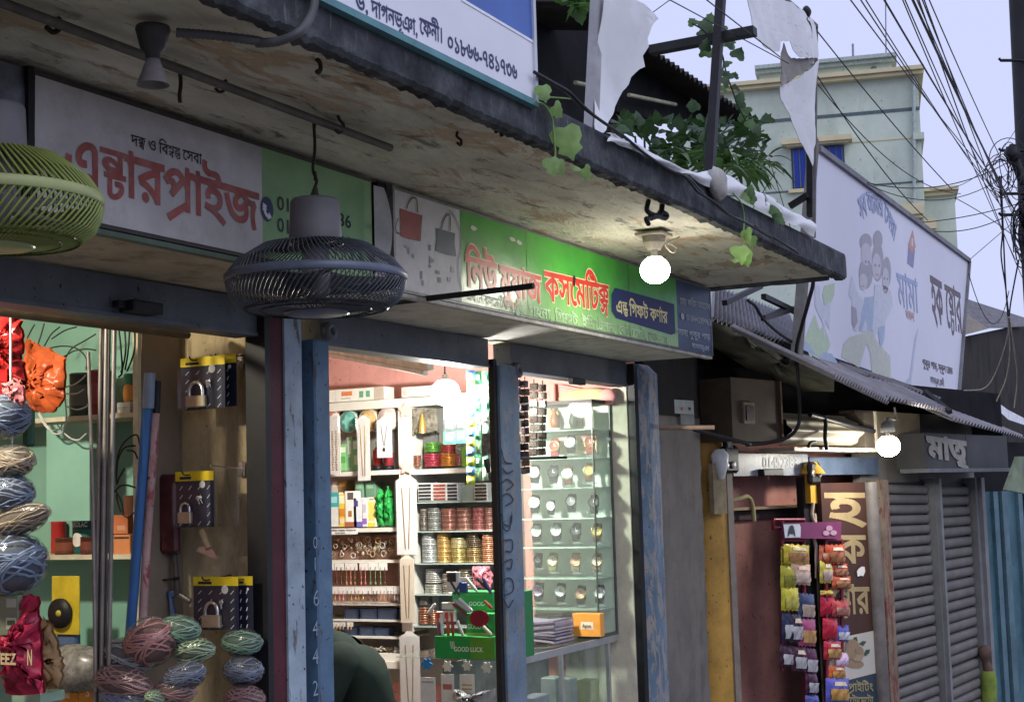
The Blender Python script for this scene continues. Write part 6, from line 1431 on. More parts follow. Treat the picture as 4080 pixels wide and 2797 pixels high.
V =[(.08,0,hipz),(0.09,0,hipz+.20),(0.14,0,hipz+.36),(0.24,0,z_),(0.32,0,z_+.02),(0.41,0,z_+.02),(0.50,0,z_+.0),(0.20,.17,z_-.02),(0.25,.22,z_-.27),(0.42,.16,z_-.40),(0.50,.13,z_-.42),(0.20,-.17,z_-.02),(0.28,-.22,z_-.27),(0.46,-.16,z_-.36),(0.55,-.13,z_-.36),(0.06,.10,hipz-.02),(0.44,.14,hipz+.02),(0.46,.14,hipz-.38),(0.06,-.10,hipz-.02),(0.44,-.14,hipz+.02),(0.46,-.14,hipz-.38)]
E_ =[(0,1),(1,2),(2,3),(3,4),(4,5),(5,6),(3,7),(7,8),(8,9),(9,10),(3,11),(11,12),(12,13),(13,14),(0,15),(15,16),(16,17),(0,18),(18,19),(19,20)]
Rd =[(.11,.10),(.10,.09),(.10,.08),(.07,.07),.055,.085,.075,.060,.045,.036,.032,.060,.045,.036,.032,.085,.07,.05,.085,.07,.05]
M_SKIN = plain('brown_skin_arm',(0.32,0.17,0.10),0.5,0,0.1,10)
skin_body('body',V,E_,Rd,M_SKIN,per)
shirt = MB(); sp_ = smooth_path([(.07,0,hipz-.04),(0.09,0,hipz+.18),(0.125,0,hipz+.35),(0.195,0,z_-.055),(0.25,0,z_+.005),(0.285,0,z_+.03)],4)
wd =[(.18,.13),(.175,.12),(.19,.115),(.20,.10),(.15,.085),(.085,.075)]; prof =[]
for i, c in enumerate(sp_):
 f = i/(len(sp_)-1)*5; k = min(int(f),4); t_ = f-k; a, b =(wd[k][e]*(1-t_)+wd[k+1][e]*t_ for e in(0,1))
 tg =(sp_[min(i+1,len(sp_)-1)]-sp_[max(i-1,0)]).normalized(); n_ = Vector((tg.z,0,-tg.x))
 prof.append([c+Vector((0,1,0))*a*math.copysign(abs(math.cos(p))**.8,math.cos(p))+n_*b*math.sin(p)+Vector((0,0,.006*math.sin(3*p+i*.9)))for p in(6.283*q_/20 for q_ in range(20))])
shirt.add([p for r in prof for p in r],[(i*20+k,i*20+(k+1)%20,i*20+20+(k+1)%20,i*20+20+k)for i in range(len(prof)-1)for k in range(20)],True)
for s in(-1,1):shirt.tube(smooth_path([(0.19,.10*s,z_-.03),(0.205,.175*s,z_-.045),(0.235,.215*s,z_-.115),(0.265,.228*s,z_-.19)],4),[.08,.082,.084,.085,.086,.086,.085,.084,.083,.082,.081,.080,.080],16,caps=False)
build('shirt',shirt,plain('dark_green_cotton',(0.014,0.024,0.019),0.9,0,0.25,8,bmp=1.0,bscale=16,spec=0.15),per,world=False)
m = MB(); m.ell((0.44,0,z_+.05),(.10,.08,.085),None,16,10,.03); build('hair',m,M_BLACK,per,world=False)
m = MB(); m.box((-.16,-.16,.10),(.16,.16,hipz-.10)); build('stool',m,plain('stool_wood',(0.2,0.12,0.07),0.6),None,'low wooden stool under the seated person','stool')
st_ =[x for x in COL.objects if x.name.startswith('stool')][0]; st_.location =(base_.x,base_.y,st_.location.z)
# sag-thin black strip at the opening's right edge and shop door lock at left

# ================================================================== above the canopy: torn banners, frame, shed, plants
M_BANNER = plain('weathered_white_flex',(0.70,0.71,0.74),0.6,0,0.10,3,0.28,(0.40,0.41,0.44),0.25,9)
M_BANBACK = plain('grey_flex_backing',(0.24,0.225,0.215),0.8,0,0.25,8,0.3)
def cloth(name,pts,Y,mat,label=None,parent=None,bulge=0.02,cat='banner',group=None):
 """a torn sheet: outline on the plane y=Y, filled finely and bulged like slack cloth"""
 P =[onY(p,Y)for p in pts]; m = MB()
 x0, x1 = min(p.x for p in P), max(p.x for p in P); z0, z1 = min(p.z for p in P), max(p.z for p in P)
 def wob(p):return Vector((p.x,p.y+bulge*math.sin((p.x-x0)*5.1+(p.z-z0)*3.7)+bulge*0.5*math.sin((p.z-z0)*11-(p.x-x0)*4)+bulge*0.22*math.sin((p.x-x0)*38+(p.z-z0)*17+2*math.sin((p.z-z0)*9)),p.z))
 # subdivide the outline, tessellate, then split long triangles
 out =[]
 for i, p in enumerate(P):
  nx = P[(i+1)%len(P)]; k = max(1,int((nx-p).length/0.03)); g_ = 0.005 if len(P)>6 and not(i==0 or(nx-p).length>0.5)else 0.0
  out+=[p.lerp(nx,j/k)+(Vector((rnd(-g_,g_),0,rnd(-g_,g_)))if j else Vector())for j in range(k)]
 tri =[tuple(out[i]for i in t)for t in tessellate_polygon([[Vector((p.x,p.z,0))for p in out]])]
 for _ in range(40):
  nt =[]; k0 = len(tri)
  for a, b, c in tri:
   e =[(a-b).length,(b-c).length,(c-a).length]; k = e.index(max(e))
   if e[k]<0.05:nt.append((a,b,c)); continue
   if k==1:a, b, c = b, c, a
   elif k==2:a, b, c = c, a, b
   mm =(a+b)/2; nt+=[(a,mm,c),(mm,b,c)]
  tri = nt
  if len(tri)==k0:break
 for t in tri:m.add([wob(p)for p in t],[(0,1,2)],True)
 m.weld(); k = len(m.v); fs = list(m.f); m.add([v+Vector((0,0.002,0))for v in m.v],[f[::-1]for f in fs],True)
 return build(name,m,mat,parent,label if parent is None else None,cat if parent is None else None,group)
YT = YC+0.02
tb = thing('torn_banner','torn white banner with a ragged edge on a grey post beside the blue signboard','banner',onY((1350,305),YT))
a0, a1 = onY(q('A3',838,-40),YT+0.02), onY(q('A3',770,1130),YT+0.02)
m = MB(); m.add([a0+Vector((-.03,0,0)),a0+Vector((.012,0,0)),a1+Vector((.035,0,0)),a1+Vector((-.02,0,0))]+[v+Vector((0,0.03,0))for v in(a0+Vector((-.03,0,0)),a0+Vector((.012,0,0)),a1+Vector((.035,0,0)),a1+Vector((-.02,0,0)))],[(0,1,2,3),(7,6,5,4),(0,3,7,4),(1,5,6,2)])
build('post',m,plain('pale_grey_board',(0.33,0.33,0.34),0.7,0,0.2,8,0.3),tb)
cloth('sheet',A3(862,-40,1040,-30,1100,20,1160,80,1262,170,1225,200,1200,235,1185,330,1200,395,1176,470,1195,560,1120,640,1100,700,1060,755,1040,820,1010,885,975,950,945,1010,920,1060,870,1105,800,1140,790,1130,840,600),YT,M_BANNER,parent=tb,bulge=0.020)
# fallen banner lying folded along the canopy edge
tops = A3(868,1112,1000,1150,1200,1255,1400,1360,1570,1440,1720,1432)+A3(1900,1470,2080,1580)+B3(2306,250)[:1]+B4(120,190,300,300,420,370,530,410)
bots = A3(868,1185,1000,1212,1200,1315,1420,1420,1560,1470,1760,1575)+B3(1900,190,2080,280,2306,410)+B4(130,310,320,430,430,470,555,555)
tops = smooth_path([onY(p,YC-0.004)for p in tops],4); bots = smooth_path([onY(p,YC-0.022)for p in bots],4)
n = min(len(tops),len(bots)); m = MB()
def fold(u,w):
 i = min(int(u*(n-1)),n-1); a, b = tops[i], bots[i]
 return a.lerp(b,w)+Vector((0,-0.016*math.sin(math.pi*w)-0.006*math.sin(i*.9+w*7),0.003*math.sin(i*1.3)))
m.grid(fold,n-1,8); build('fallen_banner',m,M_BANNER,None,'white banner fallen and folded along the canopy edge','banner')
c = onY(q('B3',1800,110),YC-0.03)
m = MB(); m.ell(c,(0.075,0.035,0.055),roty(0.5),14,10,0.10); build('cloth_bundle',m,plain('beige_rag',(0.42,0.41,0.39),0.85,0,0.25,14,0.35),None,'crumpled beige rag on the fallen white banner','rag')

# black steel frame
fr = thing('gantry','bare black steel frame post with a cross bar standing on the canopy','frame',onY((1608,385),YC+0.03))
M_FRAME = plain('black_frame_steel',(0.018,0.017,0.018),0.5,0.2,0.3,12)
pb_, pt_ = onY(q('A3',1735,1440),YC+0.04), onY(q('A3',1830,-40),YC+0.04)
m = MB(); bar(m,pb_,pt_,0.034,0.034); build('post',m,M_FRAME,fr)
Xp = pb_.lerp(pt_,0.78).x+0.03
m = MB(); bar(m,onX(q('A3',1245,425),Xp),onX(q('A3',2115,262),Xp),0.05,0.035); build('cross_bar',m,M_FRAME,fr)

# second torn banner on its thin post
t2 = thing('torn_banner','ripped pale banner hanging in tatters from a thin upright post','banner',onY((1846,500),YT))
A4 = lambda*a:[q('A4',a[i],a[i+1])for i in range(0,len(a),2)]
cloth('sheet',A4(15,-30,270,-30,420,80,500,150,568,215,566,470,560,492,470,486,405,478,362,420,336,345,300,342,282,352,268,432,240,430,150,385,62,300,48,150),YT,M_BANNER,parent=t2,bulge=0.014)
cloth('backing_patch',A4(336,350,365,425,405,482,560,494,480,595,415,655,285,722,305,560),YT-0.006,M_BANBACK,parent=t2,bulge=0.016)
cloth('sheet',A4(560,505,485,600,420,660,288,730,300,790,340,860,400,990,440,1090,465,1180,500,1270,545,1390,556,1300,560,800),YT,M_BANNER,parent=t2,bulge=0.016)
m = MB(); bar(m,onY(q('A4',572,215),YT+0.02),onY(q('B4',552,560),YT+0.02),0.014,0.014); build('post',m,plain('rusty_grey_post',(0.13,0.125,0.13),0.6,0.2,0.3,9,0.4),t2)
m = MB(); bar(m,onY(q('A4',270,-40),YT+0.02),onY(q('A4',572,225),YT+0.02),0.018,0.018); build('top_rail',m,plain('rusty_grey_post',(0.13,0.125,0.13)),t2)
m = MB(); bar(m,onY(q('A4',520,1240),YT+0.06),onY(q('B4',522,385),YT+0.06),0.03,0.03); build('stay_post',m,M_FRAME,t2)
bb = onY(q('B4',500,205),YT+0.06)
m = MB(); bar(m,bb,onX(q('B4',350,300),bb.x),0.028,0.028); build('stay_bar',m,M_FRAME,t2)
c = onY(q('A4',492,102),YT)
m = MB(); m.ell(c,(0.03,0.02,0.028),None,12,8,0.12); build('cable_knot',m,M_BLACK,None,'black cable knot on top of the thin banner post','knot')
cable([onY(p,YT-0.012)for p in A4(500,150,470,200,466,270,480,330,505,355,530,310,530,240,515,190,495,170)],0.003,'thin loop of black wire hanging from the cable knot',name='wire_loop')

# tin-roofed shed behind the banners
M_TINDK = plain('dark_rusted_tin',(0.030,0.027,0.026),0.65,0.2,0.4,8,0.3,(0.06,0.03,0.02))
sh = thing('tin_shed','dark tin-roofed shed behind the torn banners','shed',(5.0,0.4,2.70))
def corr(m,a,b,back,n,amp,thick=0.004):
 """corrugated sheet: eave from a to b, running back by vector back; zigzag of n waves"""
 a, b, back = Vector(a), Vector(b), Vector(back); d = b-a; up = d.cross(back).normalized()
 if up.z<0:up = -up
 top =[]; N = n*4
 for i in range(N+1):
  s = math.sin(2*math.pi*i/4*1.0)if False else math.sin(math.pi*i/2)
  top.append(a+d*(i/N)+up*amp*s)
 vs =[]
 for p in top:vs+=[p,p+back,p-up*thick,p+back-up*thick]
 fs =[]
 for i in range(N):
  o, w = i*4, i*4+4; fs+=[(o,w,w+1,o+1),(o+3,w+3,w+2,o+2),(o,o+2,w+2,w),(o+1,w+1,w+3,o+3)]
 return m.add(vs,fs)
YE = -0.25
e1, e2 = onY(q('A3',1215,395),YE), onY(q('A3',2160,1030),YE)
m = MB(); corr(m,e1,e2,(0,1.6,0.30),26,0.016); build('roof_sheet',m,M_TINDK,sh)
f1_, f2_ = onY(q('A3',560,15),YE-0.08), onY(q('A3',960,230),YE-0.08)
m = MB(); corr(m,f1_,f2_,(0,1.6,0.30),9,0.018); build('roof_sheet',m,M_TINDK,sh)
w0, w1 = onY(q('A3',100,100),0.0).x, onY(q('A3',1000,800),0.0).x
m = MB(); m.box((w0-0.6,0.0,2.70),(w1,0.03,4.3)); build('wall',m,M_DARKW,sh)
ee = onY(q('A3',1540,1030),-0.1)
d0, d1, d2, d3 = onY(q('A3',960,600),-0.05), onY(q('A3',960,935),-0.05), onY(q('A3',1640,1050),-0.05), onY(q('A3',2050,980),-0.05)
m = MB(); m.poly([d0,d1,d2,d3,onY(q('A3',1250,430),-0.05)],(0,0.03,0)); build('dark_interior_panel',m,M_DARKW,sh)  # dark panel in place of the unlit interior under the eave
for a, b in(((1060,795),(1450,875)),((612,692),(752,722))):
 m = MB(); m.tube([onY(q('A3',*a),-0.10),onY(q('A3',*b),-0.10)],0.011,8); build('bamboo_batten',m,plain('pale_bamboo',(0.38,0.38,0.26),0.6,0,0.3,20),sh)

 # ---------------------------------------------------------------- plants
def leafmat(name,col):
 if name in MATS:return MATS[name]
 m, n, l, b = _m(name)
 f = noise(n,l,geo(n,l),30,3,0.5)
 l.new(ramp(n,l,f,[(0.3,tuple(c*0.65 for c in col)),(0.7,tuple(c*1.3 for c in col))]),b.inputs['Base Color'])
 b.inputs['Roughness'].default_value = 0.5
 tr = n.new('ShaderNodeBsdfTranslucent'); tr.inputs[0].default_value =(col[0]*1.6,col[1]*1.8,col[2],1)
 mx = n.new('ShaderNodeMixShader'); mx.inputs[0].default_value = 0.3
 l.new(b.outputs[0],mx.inputs[1]); l.new(tr.outputs[0],mx.inputs[2]); l.new(mx.outputs[0],n['Material Output'].inputs[0])
 MATS[name] = m; return m
L_DARK = leafmat('dark_leaf',(0.035,0.075,0.028)); L_MID = leafmat('mid_leaf',(0.06,0.13,0.035)); L_PALE = leafmat('bulb_lit_leaf',(0.19,0.30,0.10))  # pale leaf colour has the bulb's light on the creepers mixed in
def heart(m,c,size,M,lobes=False):
 """a broad, slightly folded heart-shaped vine leaf of 12 faces"""
 out =[(0,-0.05),(0.28,-0.14),(0.5,0.02),(0.52,0.3),(0.34,0.5),(0.40,0.66)if lobes else(0.30,0.66),(0.12,0.82),(0,1.0),(-0.12,0.82),(-0.40,0.66)if lobes else(-0.30,0.66),(-0.34,0.5),(-0.52,0.3),(-0.5,0.02),(-0.28,-0.14)]
 vs =[Vector(c)+M@Vector((x*size*rnd(.92,1.08),y*size,-abs(x)*size*0.22-0.18*size*max(0,y-0.4)**2))for x,y in out]
 mid = Vector(c)+M@Vector((0,0.4*size,0.03*size))
 n = len(vs); m.add(vs+[mid],[(i,(i+1)%n,n)for i in range(n)],True)
def blade_leaf(m,c,d,length,width,droop):
 c, d = Vector(c), Vector(d).normalized(); side = d.cross(Vector((0,0,1)))
 if side.length<.1:side = Vector((1,0,0))
 side.normalize(); P =[]
 for i in range(6):
  t = i/5; p = c+d*length*t-Vector((0,0,1))*droop*t*t*length; w = width*math.sin(math.pi*min(0.97,0.12+0.88*t))
  P+=[p-side*w,p+Vector((0,0,-0.15*w)),p+side*w]
 m.add(P,[(i*3+a,i*3+a+1,i*3+a+4,i*3+a+3)for i in range(5)for a in(0,1)],True)
def rmat():return Matrix.Rotation(rnd(0,6.28),3,'Z')@Matrix.Rotation(rnd(-1.3,1.3),3,'X')@Matrix.Rotation(rnd(-0.8,0.8),3,'Y')
FACE = frame3((1,0,0),(0,-0.8,0.6))  # leaf lying roughly towards the street
# climbing vine round the black post
vine = thing('climbing_vine','climbing vine with heart-shaped leaves winding round the black frame post','vine',onY((1700,400),YC+0.2))
spine =[onY(p,YC+0.10)for p in A3(1700,1400,1690,1100,1740,900,1800,740,1840,600,1850,500,1800,380,1740,310,1660,240,1590,200)]
st = smooth_path(spine,6); m = MB(); m.tube(st,0.004,6)
st2 = smooth_path([onY(p,YC+0.14)for p in A3(1850,500,1880,640,1920,740,1960,860,2010,960,2100,1130,2150,1230)],6); m.tube(st2,0.0035,6)
st3 = smooth_path([onY(p,YC+0.14)for p in A3(2010,960,2120,1000,2230,1030)],6); m.tube(st3,0.003,6)
build('stem',m,L_DARK,vine)
for(px,py,s,lob)in((1610,205,.07,1),(1680,240,.08,1),(1730,190,.08,1),(1750,260,.07,1),(1660,300,.07,0),(1720,330,.08,1),(1700,420,.09,1),(1690,470,.07,0),(1750,480,.06,0),(1880,390,.09,1),(1930,370,.07,0),(1960,480,.12,0),(1900,540,.06,0),(1850,260,.07,1),(1900,660,.07,1),(1940,650,.06,1),(1850,700,.08,0),(1950,750,.07,0),(1850,760,.06,1),(1980,840,.08,0),(2000,900,.07,1),(2060,940,.08,0),(2220,1020,.12,0),(2120,1110,.09,0),(2060,1060,.08,1),(2020,1000,.08,0),(1700,1180,.07,0),(1620,920,.07,0),(1660,1000,.06,0),(1570,900,.05,0)):
 c = onY(q('A3',px,py),YC+0.10+rnd(-.05,.08)); m = MB()
 heart(m,c,s*rnd(.55,.75),frame3((.5,-.85+rnd(-.5,.5),rnd(-.7,.7)),(-.85,-.5+rnd(-.5,.5),rnd(-.2,.7))),lob); build('leaf',m,random.choice([L_DARK,L_DARK,L_MID]),vine)
 # bush with long strap leaves behind the frame
bush = thing('strap_leaf_plant','dark green plant with long strap leaves growing behind the fallen banner','plant',onY((1640,430),YC+0.45))
def crown_at(px,py,Y,n,ln,wd,mat,up=0.4):
 c = onY(q('A3',px,py),Y); m = MB()
 for i in range(n):
  a = 6.283*i/n+rnd(-.3,.3); blade_leaf(m,c+Vector((rnd(-.02,.02),rnd(-.02,.02),rnd(-.03,.03))),(math.cos(a),math.sin(a)*.7,up+rnd(-.25,.35)),ln*rnd(.7,1.2),wd*rnd(.7,1.2),rnd(.3,.9))
 build('leaf_rosette',m,mat,bush)
for a in((1480,1350,YC+.30,16,.20,.016,L_MID),(1560,1420,YC+.28,14,.18,.016,L_MID),(1380,1300,YC+.40,14,.18,.018,L_DARK),(1880,1360,YC+.30,18,.24,.017,L_MID),(1950,1400,YC+.28,16,.24,.017,L_MID),(2080,1400,YC+.32,14,.22,.015,L_MID),(2130,1450,YC+.35,12,.20,.014,L_DARK),(1800,1420,YC+.3,12,.18,.015,L_MID),(1250,1250,YC+.40,12,.15,.016,L_DARK),(1650,1300,YC+.5,14,.2,.016,L_DARK),(2230,1330,YC+.4,10,.18,.014,L_DARK)):crown_at(*a)
m = MB()
for k in range(230):
 px = rnd(960,2200); py = rnd(1000,1330)if px>1250 else rnd(980,1130)
 heart(m,onY(q('A3',px,py),YC+rnd(.3,.75)),rnd(.035,.075),rmat())
tag(build('foliage',m,L_DARK,bush),kind='stuff')
m = MB()
for k in range(9):
 a = onY(q('A3',rnd(1000,2100),1420),YC+.5); b = onY(q('A3',rnd(1000,2200),rnd(1000,1150)),YC+.5); m.tube(smooth_path([a,a.lerp(b,.5)+Vector((rnd(-.1,.1),0,rnd(-.05,.05))),b],4),.005,5)
build('stem',m,L_DARK,bush)
# leaf clump over the shed roof at the top
m = MB()
for k in range(34):heart(m,onY(q('A3',rnd(560,800),rnd(-60,70)),YE-0.15+rnd(-.05,.05)),rnd(.05,.09),rmat(),k%3==0)
build('roof_creeper',m,L_MID,None,'clump of leaves hanging over the shed roof beside the signboard','plant')
# creeper along the canopy edge
cr = thing('creeper','pale green creeper trailing over the canopy edge','creeper',onY((1240,270),YF))
m = MB(); m.tube(smooth_path([onY(p,YF-0.02)for p in A3(285,855,340,870,385,920,420,1000,430,1090,440,1200,445,1290,430,1360)],6),0.0035,6)
m.tube(smooth_path([onY(p,YF-0.02)for p in A3(340,830,330,790,345,760)],5),0.003,6); m.tube(smooth_path([onY(p,YF-0.02)for p in A3(400,815,480,820,570,828)],5),0.0025,6)
build('stem',m,L_PALE,cr)
# (base x, base y, size, tip direction x, z, lean)
for(px,py,s,tx,tz)in((340,725,.05,.1,-1),(530,1080,.098,.25,-1),(440,890,.05,.9,-.6),(410,1330,.055,.1,-1),(470,1360,.045,.6,-.8),(690,1410,.045,.7,-.7),(620,1390,.035,-.8,-.5)):
 c = onY(q('A3',px,py),YF-0.03); y = Vector((tx,-0.15,tz)).normalized(); z = Vector((-.85+rnd(-.3,.3),-.6,0.3)); z =(z-y*z.dot(y)).normalized(); x = y.cross(z)
 m = MB(); heart(m,c,s,Matrix((x,y,z)).transposed(),True); build('leaf',m,L_PALE,cr)
c2 = thing('creeper','single vine strand with lit leaves hanging near the bulb at the canopy end','creeper',onY((1690,560),YF))
m = MB(); m.tube(smooth_path([onY(p,YF-0.02)for p in B3(1930,190,1990,260,2015,330,2022,420,2020,520,2025,620,1985,640)],6),0.0032,6); build('stem',m,L_PALE,c2)
for(px,py,s,tx,tz)in((2040,500,.055,.5,-.8),(2080,560,.045,.3,-1),(1985,640,.075,-.15,-1),(2025,680,.065,.3,-1),(1950,740,.035,-.8,-.5),(2040,190,.045,.2,-1),(2080,220,.04,.4,-1)):
 c = onY(q('B3',px,py),YF-0.03); y = Vector((tx,-0.15,tz)).normalized(); z = Vector((-.8,rnd(-1,0),0.2)); z =(z-y*z.dot(y)).normalized(); x = y.cross(z)
 m = MB(); heart(m,c,s,Matrix((x,y,z)).transposed()); build('leaf',m,L_PALE,c2)
c3 = thing('creeper','few dark green leaves lying on the fallen white banner','creeper',onY(q('B4',250,390),YF-0.04))
for(px,py)in((225,350),(250,390),(270,440),(10,200),(30,250)):
 m = MB(); heart(m,onY(q('B4',px,py),YF-0.04),.045,frame3((.5,-.85,rnd(-.4,.4)),(-.85,-.5,rnd(-.2,.5)))); build('leaf',m,L_MID,c3)

 # ---------------------------------------------------------------- pale green house in the background
DB = 45.0
M_MINT = wall_mat('pale_mint_render',(0.54,0.61,0.51),(0.37,0.42,0.36),0.57,0.45,0.05)
M_CREAM = plain('cream_moulding',(0.66,0.58,0.36),0.7,0,0.12,1.5)
M_DKLINE = plain('dark_moulding_tile',(0.10,0.14,0.15),0.7)  # even dark tone of the house's bands, grille bars and vent
house = thing('background_house','pale mint green flat-roofed house with cream cornices behind the shops','building',(DB,DB*0.3,GZ))
hx =(RIGHT*math.cos(math.radians(14))-FWD*math.sin(math.radians(14))); hx.z = 0; hx.normalize()
hn = Vector((-hx.y,hx.x,0))
if hn.dot(FWD)<0:hn = -hn
H0 = onD(q('A4',1430,900),DB)  # a point on the right front edge
def onH(p,off=0.0):
 d = _ray(p); return CAM+d*(((H0+hn*off)-CAM).dot(hn)/d.dot(hn))
def hbox(m,pL,pR,h0,h1,front,back):
 """box on the house front: left/right picture points fix its ends, h0,h1 heights"""
 a, b = onH(pL), onH(pR); a.z = b.z = 0
 P =[a-hn*front,b-hn*front,b+hn*back,a+hn*back]
 return m.add([p+Vector((0,0,h0))for p in P]+[p+Vector((0,0,h1))for p in P],[(0,3,2,1),(4,5,6,7),(0,1,5,4),(1,2,6,5),(2,3,7,6),(3,0,4,7)])
def hz(cell,x,y):return onH(q(cell,x,y)).z
z_corn = hz('A4',1000,660); z_top = hz('A4',700,490)
Lp, Rp = q('A3',1500,900), q('A4',1432,900)
m = MB(); hbox(m,Lp,Rp,0,z_corn-0.05,0,7); build('wall',m,M_MINT,house)
for dz, fr_, hh in((0.0,0.28,0.10),(0.11,0.40,0.12)):
 m = MB(); hbox(m,q('A3',1480,700),q('A4',1440+fr_*70,600),z_corn-0.05+dz,z_corn-0.05+dz+hh,fr_,7.3); build('cornice',m,M_CREAM,house)
m = MB(); hbox(m,q('A4',80,550),q('A4',1205,500),z_corn+0.1,z_top-0.12,-0.6,6); build('stair_tower',m,M_MINT,house)
for dz, fr_ in((0.0,-0.42),(0.12,-0.28)):
 m = MB(); hbox(m,q('A4',50,550),q('A4',1245,500),z_top-0.14+dz,z_top-0.03+dz,fr_,6.2); build('tower_cornice',m,plain('grey_green_moulding',(0.40,0.47,0.46),0.7),house)
zl = hz('A4',800,962); m = MB(); hbox(m,Lp,Rp,zl-0.05,zl+0.05,0.02,0.5); build('band',m,M_DKLINE,house)
zl = hz('A4',1200,1165); m = MB(); hbox(m,q('A4',1380,1150),q('A4',1470,1130),zl-0.10,zl+0.10,0.18,5); build('cornice',m,M_MINT,house)
m = MB(); hbox(m,q('A4',860,1150),Rp,zl-0.02,zl+0.02,0.02,0.3); build('band',m,M_CREAM,house)
zl = hz('B4',1200,110); m = MB(); hbox(m,Lp,Rp,zl-0.025,zl+0.025,0.02,0.3); build('band',m,M_DKLINE,house)
# window with blue sheeting
zt_, zb_ = hz('A4',600,1215), hz('A4',430,1580)
m = MB(); hbox(m,q('A4',290,1200),q('A4',870,1150),zt_+0.02,zt_+0.18,0.45,0.1); hbox(m,q('A4',320,1200),q('A4',840,1150),zt_-0.04,zt_+0.02,0.35,0.1); build('window_hood',m,M_CREAM,house)
w = MB(); hbox(w,q('A4',366,1400),q('A4',806,1300),zb_,zt_-0.05,0.03,0.02); win = build('window',w,plain('dark_window_frame',(0.06,0.08,0.12),0.5),house)
for a, b in((376,505),(515,650),(660,796)):
 m = MB(); hbox(m,q('A4',a,1400),q('A4',b,1300),zb_+0.04,zt_-0.09,0.05,0.01); build('pane',m,plain('blue_window_sheet',(0.012,0.05,0.42),0.25,0,0.35,0.8),win)
for k in range(9):
 m = MB(); x = 380+k*51; hbox(m,q('A4',x,1400),q('A4',x+5,1300),zb_+0.02,zt_-0.07,0.09,-0.07); build('grille_bar',m,M_DKLINE,win)
m = MB(); hbox(m,q('A4',340,1590),q('A4',830,1560),zb_-0.12,zb_-0.01,0.12,0.1); build('window_sill',m,M_CREAM,house)
m = MB(); m.tube([onH(q('A4',1385,640),-0.12),onH(q('B4',1390,300),-0.12)],0.055,8); build('drain_pipe',m,plain('pale_drain_pipe',(0.42,0.48,0.45),0.5),house)
c = onH(q('A4',1052,585),0.55); m = MB(); m.lathe([(0,-0.1),(0.09,-0.1),(0.09,0.12),(0.0,0.12)],c,14,frame3(hx,-hn)); build('vent_pipe',m,M_DKLINE,house)
for(px,y0,y1)in((876,465,370),(1150,440,-10)):
 a = onH(q('A4',px,y0),1.0); b = onH(q('A4',px,y1),1.0); m = MB(); m.tube([a-Vector((0,0,.3)),b],0.035 if px<900 else 0.02,6); build('rooftop_rod',m,plain('grey_rod',(0.28,0.30,0.34),0.5),house)
 # lower wing to the right
za = hz('B4',1600,165)
m = MB(); hbox(m,q('B4',1440,300),q('B4',1738,300),0,za-0.05,-0.4,6); build('wing_wall',m,M_MINT,house)
for dz, e in((0,10),(0.12,32)):
 m = MB(); hbox(m,q('B4',1440,300),q('B4',1740+e,300),za-0.1+dz,za+0.01+dz,-0.3+e*0.006,6); build('cornice',m,M_CREAM,house)
for(xa,xb_,y)in((1280,1462,345),(1468,1572,462)):
 zz = hz('B4',xa,y); m = MB(); hbox(m,q('B4',xa,y),q('B4',xb_,y),zz-0.16,zz+0.16,0.4,0.2); hbox(m,q('B4',xa+20,y),q('B4',xb_,y),zz-0.26,zz-0.16,0.3,0.2); build('sun_shade',m,M_CREAM,house)

 # ================================================================== the next shops along the street
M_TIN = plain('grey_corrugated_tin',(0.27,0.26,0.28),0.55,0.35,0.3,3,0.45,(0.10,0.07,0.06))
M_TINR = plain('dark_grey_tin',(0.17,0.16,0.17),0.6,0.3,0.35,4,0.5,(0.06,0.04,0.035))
# --- billboard on the tin roof
YBB = -0.42
bbd = thing('billboard','large pale lavender billboard with cartoon children standing on the tin roof','billboard',onY((2000,850),YBB))
cor =[onY(p,YBB)for p in((1856,338),(2198,592),(2172,911),(1812,800))]
xa, xb2 = cor[0].x, cor[1].x
M_BBRD = plain('lavender_billboard_print',(0.62,0.62,0.72),0.45,0,0.05,1.2,0.08,(0.45,0.46,0.52))
BZ0 = cor[2].z; BZ1 = cor[1].z
low =[onY((1812,782),YBB),cor[2]]
m = MB(); P =[cor[0],cor[1],cor[2],low[0]]; m.poly(P,(0,0.03,0)); build('board',m,M_BBRD,bbd)
m = MB()
for a, b in((P[0],P[1]),(P[1],P[2])):bar(m,a+Vector((0,-.004,0)),b+Vector((0,-.004,0)),0.04,0.04)
build('frame',m,plain('grey_billboard_frame',(0.20,0.20,0.22),0.6,0.2,0.3,4,0.4),bbd)
m = MB(); bar(m,P[0]+Vector((-.05,.01,.05)),P[3]+Vector((-.05,.01,-.15)),0.06,0.06); build('support_post',m,plain('grey_wood_post',(0.17,0.16,0.15),0.8,0,0.3,5,0.4),bbd)
YP = YBB-0.0015
def pr(pts,mat,dy=0.0,nm='print'):
 m = MB(); m.poly([onY(p,YP-dy*.25)for p in pts]); return build(nm,m,mat,bbd)
def ov(cx,cy,rx,ry,n=18,rot=0.0):
 return[(cx+rx*math.cos(a)*math.cos(rot)-ry*math.sin(a)*math.sin(rot),cy+rx*math.cos(a)*math.sin(rot)+ry*math.sin(a)*math.cos(rot))for a in(6.283*i/n for i in range(n))]
def o4(cx,cy,rx,ry,rot=0.0):return[q('B4',*p)for p in ov(cx,cy,rx,ry,18,rot)]
K_HAIR = flat('print_hair',(0.34,0.335,0.38)); K_SKIN = flat('print_skin',(0.50,0.49,0.55)); K_BLUE = flat('print_blue',(0.36,0.44,0.58)); K_PALE = flat('print_pale',(0.54,0.57,0.66)); K_GRN = flat('print_green',(0.44,0.55,0.40)); K_YEL = flat('print_yellowgreen',(0.50,0.53,0.46)); K_DK = flat('print_dark',(0.24,0.25,0.32))
